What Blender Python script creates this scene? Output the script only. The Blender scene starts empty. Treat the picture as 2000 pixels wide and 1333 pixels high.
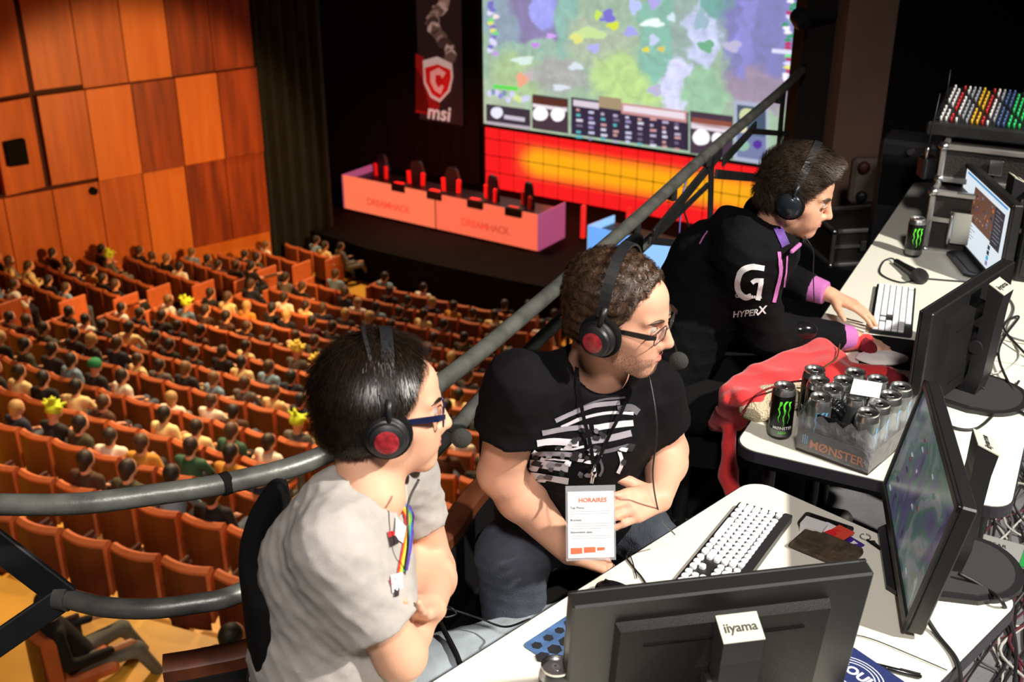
import bpy, math, random
import numpy as np
from mathutils import Vector, Matrix, Euler
C = bpy.context.scene.collection
sc = bpy.context.scene
R = math.radians
PI = math.pi
rng = random.Random(7)

# ------------------------------------------------------------ camera, world, lights, exposure
CAM_H = 2.28
PITCH = R(24.3)
FPX = 2236.0                                   # focal length in pixels of a 2000 px wide frame
cam_d = bpy.data.cameras.new('camera')
cam = bpy.data.objects.new('camera', cam_d)
C.objects.link(cam)
cam.location = (0, 0, CAM_H)
cam.rotation_euler = (PI / 2 - PITCH, 0, 0)
cam_d.sensor_width = 36
cam_d.lens = FPX / 2000 * 36
cam_d.clip_end = 200
cam_d.dof.use_dof = True
cam_d.dof.focus_distance = 2.75
cam_d.dof.aperture_fstop = 5.0
sc.camera = cam

w = bpy.data.worlds.new('world')
sc.world = w
w.use_nodes = True
w.node_tree.nodes['Background'].inputs[0].default_value = (0.30, 0.28, 0.30, 1)
w.node_tree.nodes['Background'].inputs[1].default_value = 0.035

sc.view_settings.view_transform = 'Standard'
sc.view_settings.look = 'None'
sc.view_settings.exposure = 0.0
sc.view_settings.gamma = 1.0
sc.view_settings.use_curve_mapping = False


def light(name, kind, loc, target, power, color, size=0.5, spot=60, blend=0.5):
    d = bpy.data.lights.new(name, kind)
    d.energy = power
    d.color = color
    if kind == 'AREA':
        d.shape = 'DISK'
        d.size = size
    elif kind == 'SPOT':
        d.shadow_soft_size = size
        d.spot_size = R(spot)
        d.spot_blend = blend
    else:
        d.shadow_soft_size = size
    o = bpy.data.objects.new(name, d)
    C.objects.link(o)
    o.location = loc
    v = Vector(target) - Vector(loc)
    o.rotation_euler = v.to_track_quat('-Z', 'Y').to_euler()
    return o


# work lamps over the control desk
light('desk_key_lamp', 'SPOT', (4.2, 0.2, 5.2), (0.75, 2.4, 0.8), 2700, (1.0, 0.94, 0.86), 0.10, 62, 0.6)
light('desk_fill_lamp', 'SPOT', (0.2, -1.6, 5.0), (0.5, 2.3, 0.8), 850, (1.0, 0.92, 0.88), 0.30, 60, 0.7)
# warm house lights over the stalls
for hx, hy, hp in ((-9, 24, 1), (-3, 24, 1), (-6.5, 17, .9), (-2.5, 13.5, .8), (-4.5, 9.5, .5)):
    light('house_light', 'SPOT', (hx + 1, hy + 5, 2.5), (hx, hy, -7), 6400 * hp, (1.0, 0.70, 0.40), 0.25, 80, 0.9)
light('wall_washer', 'SPOT', (-1.2, 17.5, -3.4), (-8.6, 26.0, -6.1), 4200, (1.0, 0.55, 0.20), 0.25, 50, 0.35)
light('apron_light', 'SPOT', (-2.5, 3.0, 1.5), (-2.6, 7.6, -4), 320, (1.0, 0.72, 0.36), 0.2, 60, 0.8)


# ------------------------------------------------------------ pixel rays of the photograph -> points of the place
_s, _c = math.sin(PITCH), math.cos(PITCH)


def ray(px, py):
    v = (py - 666.5) / FPX
    return Vector(((px - 1000) / FPX, _c - v * _s, -(_s + v * _c)))


def G(px, py, z=0.74):                         # where the ray meets the height z
    d = ray(px, py)
    t = (z - CAM_H) / d.z
    return Vector((d.x * t, d.y * t, z))


def Q(px, py, dep):
    d = ray(px, py) * dep
    return Vector((d.x, d.y, d.z + CAM_H))


def onplane(px, py, p0, n):
    d = ray(px, py)
    o = Vector((0, 0, CAM_H))
    t = (Vector(p0) - o).dot(Vector(n)) / d.dot(Vector(n))
    return o + d * t


# ------------------------------------------------------------ materials
def srgb(r, g, b):
    f = lambda c: (c / 255 / 12.92) if c / 255 <= 0.04045 else ((c / 255 + 0.055) / 1.055) ** 2.4
    return (f(r), f(g), f(b), 1)


def pbr(name, col, rough=0.5, metal=0.0, var=0.0, scale=8, bump=0.0, bscale=60, stretch=None, emit=None, estr=1.0, spec=0.5, sss=0, coat=0, trans=0, alpha=1, sheen=0):
    m = bpy.data.materials.new(name)
    m.use_nodes = True
    nt = m.node_tree
    b = nt.nodes['Principled BSDF']
    b.inputs['Base Color'].default_value = col
    b.inputs['Roughness'].default_value = rough
    b.inputs['Metallic'].default_value = metal
    b.inputs['Specular IOR Level'].default_value = spec
    if coat:
        b.inputs['Coat Weight'].default_value = coat
    if sss:
        b.inputs['Subsurface Weight'].default_value = sss
        b.inputs['Subsurface Radius'].default_value = (0.012, 0.005, 0.003)
        b.inputs['Subsurface Scale'].default_value = 1.0
    if trans:
        b.inputs['Transmission Weight'].default_value = trans
    if alpha < 1:
        b.inputs['Alpha'].default_value = alpha
    if sheen:
        b.inputs['Sheen Weight'].default_value = sheen
    tc = nt.nodes.new('ShaderNodeTexCoord')
    mp = nt.nodes.new('ShaderNodeMapping')
    nt.links.new(tc.outputs['Object'], mp.inputs[0])
    if stretch:
        mp.inputs['Scale'].default_value = stretch
    if var:
        n = nt.nodes.new('ShaderNodeTexNoise')
        n.inputs['Scale'].default_value = scale
        n.inputs['Detail'].default_value = 5
        nt.links.new(mp.outputs[0], n.inputs['Vector'])
        r = nt.nodes.new('ShaderNodeValToRGB')
        r.color_ramp.elements[0].position = 0.3
        r.color_ramp.elements[1].position = 0.7
        r.color_ramp.elements[0].color = tuple(max(0, c * (1 - var)) for c in col[:3]) + (1,)
        r.color_ramp.elements[1].color = tuple(min(1, c * (1 + var)) for c in col[:3]) + (1,)
        nt.links.new(n.outputs['Fac'], r.inputs['Fac'])
        nt.links.new(r.outputs[0], b.inputs['Base Color'])
    if bump:
        n2 = nt.nodes.new('ShaderNodeTexNoise')
        n2.inputs['Scale'].default_value = bscale
        n2.inputs['Detail'].default_value = 3
        nt.links.new(mp.outputs[0], n2.inputs['Vector'])
        bp = nt.nodes.new('ShaderNodeBump')
        bp.inputs['Strength'].default_value = bump
        bp.inputs['Distance'].default_value = 0.01
        nt.links.new(n2.outputs['Fac'], bp.inputs['Height'])
        nt.links.new(bp.outputs[0], b.inputs['Normal'])
    if emit:
        b.inputs['Emission Color'].default_value = emit
        b.inputs['Emission Strength'].default_value = estr
    return m


def glow(name, col, strength):
    m = bpy.data.materials.new(name)
    m.use_nodes = True
    b = m.node_tree.nodes['Principled BSDF']
    b.inputs['Base Color'].default_value = (0.02, 0.02, 0.02, 1)
    b.inputs['Roughness'].default_value = 0.4
    b.inputs['Emission Color'].default_value = col
    b.inputs['Emission Strength'].default_value = strength
    return m


def wood(name, a, b_, cscale=6):
    m = bpy.data.materials.new(name)
    m.use_nodes = True
    nt = m.node_tree
    b = nt.nodes['Principled BSDF']
    b.inputs['Roughness'].default_value = 0.5
    tc = nt.nodes.new('ShaderNodeTexCoord')
    mp = nt.nodes.new('ShaderNodeMapping')
    mp.inputs['Scale'].default_value = (1, 1, 0.09)
    n = nt.nodes.new('ShaderNodeTexNoise')
    n.inputs['Scale'].default_value = cscale
    n.inputs['Detail'].default_value = 6
    r = nt.nodes.new('ShaderNodeValToRGB')
    r.color_ramp.elements[0].position = 0.32
    r.color_ramp.elements[1].position = 0.66
    r.color_ramp.elements[0].color = a
    r.color_ramp.elements[1].color = b_
    nt.links.new(tc.outputs['Object'], mp.inputs[0])
    nt.links.new(mp.outputs[0], n.inputs['Vector'])
    nt.links.new(n.outputs['Fac'], r.inputs['Fac'])
    nt.links.new(r.outputs[0], b.inputs['Base Color'])
    return m


M = {}
M['black_plastic'] = pbr('black_plastic', (0.012, 0.012, 0.013, 1), 0.42, bump=0.05, bscale=400)
M['black_gloss'] = pbr('black_gloss', (0.008, 0.008, 0.009, 1), 0.15)
M['black_metal'] = pbr('black_metal', (0.02, 0.02, 0.02, 1), 0.45, 0.3, var=0.3, scale=20)
M['rail_paint'] = pbr('rail_paint', (0.13, 0.135, 0.12, 1), 0.38, 0.35, var=0.35, scale=14, bump=0.1, bscale=60)
M['dark_steel'] = pbr('dark_steel', (0.022, 0.023, 0.024, 1), 0.5, 0.4, var=0.3, scale=8)
M['black_cloth'] = pbr('black_cloth', (0.006, 0.006, 0.006, 1), 0.95, spec=.12, bump=0.2, bscale=200)
M['stage_black'] = pbr('stage_black', (0.0035, 0.002, 0.002, 1), 0.9, spec=.1, var=0.3, scale=2)
M['desk_white'] = pbr('desk_white', srgb(232, 230, 214), 0.42, var=0.02, scale=5)
M['desk_edge'] = pbr('desk_edge', (0.03, 0.028, 0.035, 1), 0.4)
M['silver'] = pbr('silver', (0.62, 0.63, 0.62, 1), 0.28, 1.0)
M['chrome'] = pbr('chrome', (0.8, 0.8, 0.8, 1), 0.12, 1.0)
M['white_plastic'] = pbr('white_plastic', (0.85, 0.85, 0.86, 1), 0.35)
M['grey_floor'] = pbr('grey_floor', (0.16, 0.16, 0.165, 1), 0.7, var=0.25, scale=5, bump=0.2, bscale=90)
M['dark_floor'] = pbr('dark_floor', (0.009, 0.009, 0.010, 1), 0.8, spec=.2, var=0.3, scale=6)
M['screen_off'] = pbr('screen_off', (0.01, 0.01, 0.012, 1), 0.12)


# ------------------------------------------------------------ mesh builder
class MB:
    def __init__(self):
        self.v = []
        self.f = []

    def add(self, vs, fs):
        o = len(self.v)
        self.v += [tuple(p) for p in vs]
        self.f += [tuple(i + o for i in f) for f in fs]
        return self

    def box(self, c, s, rot=None, bev=0.0):
        x, y, z = (s[0] / 2, s[1] / 2, s[2] / 2)
        c = Vector(c)
        mt = rot if isinstance(rot, Matrix) else (Euler(rot).to_matrix() if rot else Matrix.Identity(3))
        if bev <= 0:
            vs = [Vector((i * x, j * y, k * z)) for i in (-1, 1) for j in (-1, 1) for k in (-1, 1)]
            fs = [(0, 1, 3, 2), (4, 6, 7, 5), (0, 4, 5, 1), (2, 3, 7, 6), (0, 2, 6, 4), (1, 5, 7, 3)]
            return self.add([mt @ p + c for p in vs], fs)
        b = min(bev, x * .98, y * .98, z * .98)
        # each corner split in three
        vs, idx = [], {}
        for i in (-1, 1):
            for j in (-1, 1):
                for k in (-1, 1):
                    for a in range(3):
                        p = [i * x, j * y, k * z]
                        for q in range(3):
                            if q != a:
                                p[q] -= (i, j, k)[q] * b
                        idx[(i, j, k, a)] = len(vs)
                        vs.append(mt @ Vector(p) + c)
        fs = []
        for a in range(3):                       # big faces
            o1, o2 = (a + 1) % 3, (a + 2) % 3
            for sgn in (-1, 1):
                ring = []
                for u, v in ((-1, -1), (1, -1), (1, 1), (-1, 1)):
                    t = [0, 0, 0]
                    t[a], t[o1], t[o2] = sgn, u, v
                    ring.append(idx[(t[0], t[1], t[2], a)])
                fs.append(tuple(ring if sgn > 0 else ring[::-1]))
        for a in range(3):                       # edges along axis a
            o1, o2 = (a + 1) % 3, (a + 2) % 3
            for u in (-1, 1):
                for v in (-1, 1):
                    t0, t1 = [0, 0, 0], [0, 0, 0]
                    t0[a], t0[o1], t0[o2] = -1, u, v
                    t1[a], t1[o1], t1[o2] = 1, u, v
                    q = [idx[(*t0, o1)], idx[(*t1, o1)], idx[(*t1, o2)], idx[(*t0, o2)]]
                    fs.append(tuple(q if u * v < 0 else q[::-1]))
        for i in (-1, 1):
            for j in (-1, 1):
                for k in (-1, 1):
                    q = [idx[(i, j, k, a)] for a in range(3)]
                    fs.append(tuple(q if i * j * k > 0 else q[::-1]))
        return self.add(vs, fs)

    def lathe(self, prof, c=(0, 0, 0), n=24, axis=None, cap=True):
        # prof: list of (radius, height) along axis
        c = Vector(c)
        ax = Vector(axis or (0, 0, 1)).normalized()
        u = ax.orthogonal().normalized()
        v = ax.cross(u)
        vs, fs = [], []
        for r, h in prof:
            for k in range(n):
                a = 2 * PI * k / n
                vs.append(c + ax * h + (u * math.cos(a) + v * math.sin(a)) * r)
        for i in range(len(prof) - 1):
            for k in range(n):
                k2 = (k + 1) % n
                fs.append((i * n + k, i * n + k2, (i + 1) * n + k2, (i + 1) * n + k))
        if cap:
            fs.append(tuple(range(n))[::-1])
            fs.append(tuple((len(prof) - 1) * n + k for k in range(n)))
        return self.add(vs, fs)

    def cyl(self, a, b, r, n=16, r2=None):
        a, b = Vector(a), Vector(b)
        return self.lathe([(r, 0), (r if r2 is None else r2, (b - a).length)], a, n, b - a)

    def tube(self, pts, r, n=8, closed=False):
        pts = [Vector(p) for p in pts]
        m = len(pts)
        rr = r if isinstance(r, (list, tuple)) else [r] * m
        vs, fs = [], []
        up = None
        for i, p in enumerate(pts):
            if closed:
                t = pts[(i + 1) % m] - pts[i - 1]
            else:
                t = pts[min(i + 1, m - 1)] - pts[max(i - 1, 0)]
            if t.length < 1e-9:
                t = Vector((0, 0, 1))
            t.normalize()
            if up is None:
                up = t.orthogonal().normalized()
            else:
                up = (up - t * up.dot(t))
                up = up.normalized() if up.length > 1e-6 else t.orthogonal().normalized()
            b = t.cross(up)
            for k in range(n):
                a = 2 * PI * k / n
                vs.append(p + (up * math.cos(a) + b * math.sin(a)) * rr[i])
        for i in range(m if closed else m - 1):
            j = (i + 1) % m
            for k in range(n):
                k2 = (k + 1) % n
                fs.append((i * n + k, i * n + k2, j * n + k2, j * n + k))
        if not closed:
            fs.append(tuple(range(n))[::-1])
            fs.append(tuple((m - 1) * n + k for k in range(n)))
        return self.add(vs, fs)

    def prism(self, poly, z0, z1):
        n = len(poly)
        vs = [(x, y, z0) for x, y in poly] + [(x, y, z1) for x, y in poly]
        fs = [tuple(range(n))[::-1], tuple(range(n, 2 * n))]
        for i in range(n):
            j = (i + 1) % n
            fs.append((i, j, n + j, n + i))
        return self.add(vs, fs)

    def quad(self, a, b, c, d):
        return self.add([a, b, c, d], [(0, 1, 2, 3)])

    def xf(self, m):
        self.v = [tuple(m @ Vector(p)) for p in self.v]
        return self

    def build(self, name, mat, parent=None, smooth=False, angle=None, loc=None, rot=None):
        me = bpy.data.meshes.new(name)
        me.from_pydata([tuple(p) for p in self.v], [], self.f)
        me.update()
        if smooth:
            me.polygons.foreach_set('use_smooth', [True] * len(me.polygons))
            if angle:
                me.set_sharp_from_angle(angle=R(angle))
        if mat:
            me.materials.append(mat)
        o = bpy.data.objects.new(name, me)
        C.objects.link(o)
        if parent:
            o.parent = parent
        if loc is not None:
            o.location = loc
        if rot is not None:
            o.rotation_euler = rot
        return o


def rrect(w, h, r, n=5, cx=0, cy=0):
    out = []
    for sx, sy, a0 in ((1, 1, 0), (-1, 1, 90), (-1, -1, 180), (1, -1, 270)):
        for k in range(n + 1):
            a = R(a0 + 90 * k / n)
            out.append((cx + sx * (w / 2 - r) + r * math.cos(a), cy + sy * (h / 2 - r) + r * math.sin(a)))
    return out


def spline(pts, n=8):                           # Catmull-Rom through the points
    pts = [Vector(p) for p in pts]
    P_ = [pts[0] * 2 - pts[1]] + pts + [pts[-1] * 2 - pts[-2]]
    out = []
    for i in range(1, len(P_) - 2):
        for k in range(n):
            t = k / n
            a, b, c, d = P_[i - 1], P_[i], P_[i + 1], P_[i + 2]
            out.append(0.5 * ((2 * b) + (c - a) * t + (2 * a - 5 * b + 4 * c - d) * t * t + (3 * b - a - 3 * c + d) * t ** 3))
    out.append(pts[-1])
    return out


def tag(o, label=None, cat=None, group=None, kind=None):
    if label:
        o['label'] = label
    if cat:
        o['category'] = cat
    if group:
        o['group'] = group
    if kind:
        o['kind'] = kind
    return o


def thing(name, label, cat, loc=(0, 0, 0), rot=0, group=None):
    o = bpy.data.objects.new(name, None)
    o.empty_display_size = 0.05
    C.objects.link(o)
    o.location = loc
    o.rotation_euler = rot if isinstance(rot, (tuple, list, Euler)) else (0, 0, rot)
    return tag(o, label, cat, group)


def struct(name, mb, mat, label=None, **k):
    o = mb.build(name, mat, **k)
    o['kind'] = 'structure'
    if label:
        o['label'] = label
    return o


def text(name, s, size, mat, parent, mtx, extrude=0.0003, align='CENTER', shear=0, bold=0, spacing=1.0):
    cu = bpy.data.curves.new(name, 'FONT')
    cu.body = s
    cu.size = size
    cu.extrude = extrude
    cu.offset = bold
    cu.shear = shear
    cu.space_character = spacing
    cu.align_x = align
    cu.align_y = 'CENTER'
    cu.resolution_u = 3
    cu.materials.append(mat)
    tmp = bpy.data.objects.new(name, cu)
    C.objects.link(tmp)
    me = bpy.data.meshes.new_from_object(tmp)
    bpy.data.objects.remove(tmp)
    bpy.data.curves.remove(cu)
    me.name = name
    me.materials.clear()
    me.materials.append(mat)
    t = bpy.data.objects.new(name, me)
    C.objects.link(t)
    t.parent = parent
    t.matrix_local = mtx
    return t


def frame(o, x, y=None, z=None):               # matrix with given x axis and approximate normal z
    x = Vector(x).normalized()
    z = Vector(z)
    z = (z - x * z.dot(x)).normalized()
    y = z.cross(x)
    m = Matrix((x, y, z)).transposed().to_4x4()
    m.translation = Vector(o)
    return m


ORD = ['first', 'second', 'third', 'fourth', 'fifth', 'sixth', 'seventh', 'eighth', 'ninth', 'tenth', 'eleventh', 'twelfth', 'thirteenth',
       'fourteenth', 'fifteenth', 'sixteenth', 'seventeenth', 'eighteenth', 'nineteenth', 'twentieth'] + ['%dst' % n if n % 10 == 1 else '%dnd' % n if n % 10 == 2 else '%drd' % n if n % 10 == 3 else '%dth' % n for n in range(21, 60)]
# ------------------------------------------------------------ implicit surfaces (smooth blends of round shapes) turned into meshes
def A3(p):
    return np.array(p, dtype=np.float32)


def rc(a, b, r1, r2=None):                      # round cone from a to b
    a, b = A3(a), A3(b)
    r2 = r1 if r2 is None else r2
    ab = b - a
    L = float(ab @ ab) + 1e-9

    def f(p):
        t = np.clip(((p - a) @ ab) / L, 0, 1)
        d = p - a - t[:, None] * ab
        return np.sqrt((d * d).sum(1)) - (r1 + (r2 - r1) * t)
    f.box = (np.minimum(a, b) - max(r1, r2), np.maximum(a, b) + max(r1, r2))
    return f


def el(c, r, rot=None):                         # ellipsoid, rot = 3x3 of local axes in columns
    c, r = A3(c), A3(r)
    m = None if rot is None else np.array(rot, dtype=np.float32)

    def f(p):
        q = p - c
        if m is not None:
            q = q @ m
        k = np.sqrt(((q / r) ** 2).sum(1))
        k2 = np.sqrt(((q / (r * r)) ** 2).sum(1)) + 1e-6
        return k * (k - 1) / k2
    R_ = float(r.max())
    f.box = (c - R_, c + R_)
    return f


def bx(c, h, rnd=0.0, rot=None):                # rounded box with half sizes h
    c, h = A3(c), A3(h)
    m = None if rot is None else np.array(rot, dtype=np.float32)

    def f(p):
        q = p - c
        if m is not None:
            q = q @ m
        q = np.abs(q) - (h - rnd)
        return np.sqrt((np.maximum(q, 0) ** 2).sum(1)) + np.minimum(q.max(1), 0) - rnd
    R_ = float(np.sqrt((h * h).sum()))
    f.box = (c - R_, c + R_)
    return f


def smin(a, b, k):
    if k <= 0:
        return np.minimum(a, b)
    h = np.clip(0.5 + 0.5 * (b - a) / k, 0, 1)
    return b + (a - b) * h - k * h * (1 - h)


def smax(a, b, k):
    return -smin(-a, -b, k)


def blend(prims, k=0.01):                       # prims: functions or (function, k); negative ones as ('-', function, k)
    items = []
    for q in prims:
        if callable(q):
            items.append((1, q, k))
        elif q[0] == '-':
            items.append((-1, q[1], q[2]))
        else:
            items.append((1, q[0], q[1]))

    def f(p):
        d = np.full(len(p), 9.0, np.float32)
        for s, g, kk in items:
            if s > 0:
                lo, hi = g.box
                m = 0.06 + kk
                sel = np.all((p > lo - m) & (p < hi + m), axis=1)
                if sel.any():
                    d[sel] = smin(d[sel], g(p[sel]), kk)
            else:
                sel = d < 0.1
                if sel.any():
                    d[sel] = smax(d[sel], -g(p[sel]), kk)
        return d
    pos = [g for s, g, _ in items if s > 0]
    f.box = (np.min([g.box[0] for g in pos], axis=0), np.max([g.box[1] for g in pos], axis=0))
    return f


def half(p0, n):                                # negative on the side n points away from
    p0 = A3(p0)
    n = A3(n)
    n = n / np.linalg.norm(n)
    g = lambda p: (p - p0) @ n
    g.box = (A3((-9, -9, -9)), A3((9, 9, 9)))
    return g


def polygonize(f, h, lo=None, hi=None, B=8):
    """Naive surface nets on sparse blocks of B^3 cells."""
    lo = A3(f.box[0] if lo is None else lo) - 2 * h
    hi = A3(f.box[1] if hi is None else hi) + 2 * h
    nb = np.ceil((hi - lo) / (h * B)).astype(int)
    g = np.stack(np.meshgrid(*[np.arange(n) for n in nb], indexing='ij'), -1).reshape(-1, 3)
    cen = (lo + (g + 0.5) * (B * h)).astype(np.float32)
    d = np.concatenate([f(cen[i:i + 200000]) for i in range(0, len(cen), 200000)])
    g = g[np.abs(d) < B * h * 0.9 * 1.25 + 0.012]
    if not len(g):
        return np.zeros((0, 3)), []
    k = np.arange(B + 1)
    off = np.stack(np.meshgrid(k, k, k, indexing='ij'), -1).reshape(-1, 3)
    N = nb * B + 2
    VV, ID = [], []
    EDG = [[], [], []]
    for s in range(0, len(g), 400):
        gb = g[s:s + 400]
        ii = gb[:, None, :] * B + off[None]
        p = (lo + ii.reshape(-1, 3) * h).astype(np.float32)
        val = f(p).reshape(len(gb), B + 1, B + 1, B + 1)
        ins = val < 0
        # cells
        cnt = np.zeros((len(gb), B, B, B), int)
        for a in (0, 1):
            for b in (0, 1):
                for c in (0, 1):
                    cnt += ins[:, a:a + B, b:b + B, c:c + B]
        act = (cnt > 0) & (cnt < 8)
        w = np.argwhere(act)
        if len(w):
            acc = np.zeros((len(w), 3), np.float64)
            num = np.zeros(len(w))
            for ax in range(3):
                o1, o2 = (ax + 1) % 3, (ax + 2) % 3
                for u in (0, 1):
                    for v in (0, 1):
                        c0 = [0, 0, 0]
                        c0[o1], c0[o2] = u, v
                        c1 = list(c0)
                        c1[ax] = 1
                        v0 = val[w[:, 0], w[:, 1] + c0[0], w[:, 2] + c0[1], w[:, 3] + c0[2]]
                        v1 = val[w[:, 0], w[:, 1] + c1[0], w[:, 2] + c1[1], w[:, 3] + c1[2]]
                        cr = (v0 < 0) != (v1 < 0)
                        t = np.where(cr, v0 / np.where(cr, v0 - v1, 1), 0)
                        pt = np.array(c0, float) + np.zeros((len(w), 3))
                        pt[:, ax] += t
                        acc += pt * cr[:, None]
                        num += cr
            cell = gb[w[:, 0]] * B + w[:, 1:]
            VV.append(lo + (cell + acc / num[:, None]) * h)
            ID.append((cell[:, 0] * N[1] + cell[:, 1]) * N[2] + cell[:, 2])
        for ax in range(3):
            sl0 = [slice(None), slice(0, B), slice(0, B), slice(0, B)]
            sl1 = list(sl0)
            sl1[ax + 1] = slice(1, B + 1)
            a0, a1 = ins[tuple(sl0)], ins[tuple(sl1)]
            e = np.argwhere(a0 != a1)
            if len(e):
                fl = a0[tuple(e.T)]
                gi = gb[e[:, 0]] * B + e[:, 1:]
                EDG[ax].append(np.concatenate([gi, fl[:, None].astype(int)], 1))
    V = np.concatenate(VV)
    I = np.concatenate(ID)
    o = np.argsort(I)
    V, I = V[o], I[o]
    faces = []
    for ax in range(3):
        if not EDG[ax]:
            continue
        e = np.concatenate(EDG[ax])
        o1, o2 = (ax + 1) % 3, (ax + 2) % 3
        q = []
        for u, v in ((0, 0), (-1, 0), (-1, -1), (0, -1)):
            c_ = e[:, :3].copy()
            c_[:, o1] += u
            c_[:, o2] += v
            key = (c_[:, 0] * N[1] + c_[:, 1]) * N[2] + c_[:, 2]
            j = np.searchsorted(I, key)
            j = np.clip(j, 0, len(I) - 1)
            ok = I[j] == key
            q.append(np.where(ok, j, -1))
        q = np.stack(q, 1)
        good = (q >= 0).all(1)
        q, fl = q[good], e[good, 3]
        q[fl == 0] = q[fl == 0][:, ::-1]
        faces.append(q)
    F = np.concatenate(faces)
    return V, F


def mesh_np(name, V, F, mat, parent=None, smooth=True):
    me = bpy.data.meshes.new(name)
    V = np.asarray(V, dtype=np.float32)
    F = np.asarray(F, dtype=np.int32)
    me.vertices.add(len(V))
    me.vertices.foreach_set('co', V.ravel())
    n = F.shape[1]
    me.loops.add(F.size)
    me.loops.foreach_set('vertex_index', F.ravel())
    me.polygons.add(len(F))
    me.polygons.foreach_set('loop_start', np.arange(0, F.size, n, dtype=np.int32))
    me.polygons.foreach_set('loop_total', np.full(len(F), n, dtype=np.int32))
    me.update(calc_edges=True)
    if smooth:
        me.polygons.foreach_set('use_smooth', [True] * len(me.polygons))
    if mat:
        me.materials.append(mat)
    o = bpy.data.objects.new(name, me)
    C.objects.link(o)
    if parent:
        o.parent = parent
    return o


def relax(V, F, n=1, lam=0.5):
    V = np.array(V, float)
    e = np.concatenate([F[:, [0, 1]], F[:, [1, 2]], F[:, [2, 3]], F[:, [3, 0]]])
    for _ in range(n):
        s = np.zeros_like(V)
        c = np.zeros(len(V))
        np.add.at(s, e[:, 0], V[e[:, 1]])
        np.add.at(c, e[:, 0], 1)
        V += lam * (s / np.maximum(c, 1)[:, None] - V)
    return V


def blob(name, f, h, mat, parent=None, sm=1, lo=None, hi=None):
    V, F = polygonize(f, h, lo, hi)
    if sm:
        V = relax(V, F, sm)
    return mesh_np(name, V, F, mat, parent)


def moved(f, mtx):                              # the shape f placed by the rigid matrix mtx
    inv = np.array(mtx.inverted(), dtype=np.float32)
    fw = np.array(mtx, dtype=np.float32)
    lo, hi = f.box
    cs = np.array([[a, b, c, 1] for a in (lo[0], hi[0]) for b in (lo[1], hi[1]) for c in (lo[2], hi[2])], dtype=np.float32) @ fw.T

    def g(p):
        return f(p @ inv[:3, :3].T + inv[:3, 3])
    g.box = (cs[:, :3].min(0), cs[:, :3].max(0))
    return g
# ------------------------------------------------------------ the hall: floors, panelled wall, stage
WD = Vector((0.783, 0.622, 0)).normalized()     # along the panelled wall, towards the stage
WN = Vector((0.622, -0.783, 0)).normalized()    # out of that wall, into the hall
WC = Vector((-6.38, 28.6, 0))                   # its corner beside the stage
SD = Vector((0.8526, -0.5225, 0)).normalized()  # along the back of the stage
SN = Vector((-0.5225, -0.8526, 0)).normalized() # out of it, towards the stalls
STAGE_Z = -7.7
RC = Vector((14, 52, 0))                        # centre of the seat rows


def row_r(k):
    return 31.85 + 0.98 * k + 0.0125 * k * k


def z_top(r):
    q = max(r - 31.3, -4.8)
    return -7.7 + 0.1 * q + 0.01032 * q * q


def polar(r, deg, z=0):
    a = R(deg)
    return Vector((RC.x - r * math.sin(a), RC.y - r * math.cos(a), z))


# stepped stalls floor in the hall's yellow boards
M['yellow_floor'] = pbr('yellow_floor', srgb(205, 150, 45), 0.5, var=0.15, scale=1.5)
fl = MB()
edges = [24.0] + [row_r(k) + 0.42 for k in range(-1, 15)]
hts = [z_top(row_r(k)) - 0.92 for k in range(-1, 15)] + [-4.25]
hts[0] = z_top(30.9) - .92
edges[1:2] = [row_r(-1) + 0.42]
for i in range(len(edges)):
    r0 = edges[i]
    r1 = edges[i + 1] if i + 1 < len(edges) else 60
    z = hts[i] if i < len(hts) else -4.25
    zp = hts[i - 1] if i else z - .3
    n = 30
    vs, fs = [], []
    for j in range(n + 1):
        a = 2 + 46 * j / n
        vs += [polar(r0, a, zp), polar(r0, a, z), polar(r1, a, z)]
    for j in range(n):
        b = 3 * j
        fs += [(b, b + 3, b + 4, b + 1), (b + 1, b + 4, b + 5, b + 2)]
    fl.add(vs, fs)
struct('floor', fl, M['yellow_floor'], 'stepped yellow wooden floor of the stalls')

# panelled side wall: backing plus single veneered boards
wl = MB()
c0 = WC - WD * 16
wl.add([c0 + Vector((0, 0, -10)) - WN * .35, WC + Vector((0, 0, -10)) - WN * .35, WC + Vector((0, 0, 5)) - WN * .35, c0 + Vector((0, 0, 5)) - WN * .35,
        c0 + Vector((0, 0, -10)), WC + Vector((0, 0, -10)), WC + Vector((0, 0, 5)), c0 + Vector((0, 0, 5))],
       [(4, 5, 6, 7), (3, 2, 1, 0), (5, 1, 2, 6), (7, 6, 2, 3), (0, 4, 7, 3), (0, 1, 5, 4)])
M['wall_dark'] = pbr('wall_dark', srgb(60, 18, 4), 0.8)
wside = struct('wall_left', wl, M['wall_dark'], 'hall side wall behind the veneered panels')
veneer = [wood('veneer_light', srgb(212, 112, 36), srgb(226, 128, 46), 5), wood('veneer_mid', srgb(176, 84, 20), srgb(205, 106, 34), 5),
          wood('veneer_dark', srgb(118, 42, 8), srgb(172, 74, 20), 5)]
tone = {0: {0: 2, 1: 2, 2: 0, 3: 1, 4: 1, 5: 1, 6: 1}, 1: {0: 2, 1: 0, 2: 2, 3: 0, 4: 1, 5: 1, 6: 1}, 2: {0: 2, 1: 2, 2: 0, 3: 1, 4: 1, 5: 1, 6: 1},
        3: {0: 2, 1: 2, 2: 1, 3: 2, 4: 1, 5: 2}}
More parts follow.
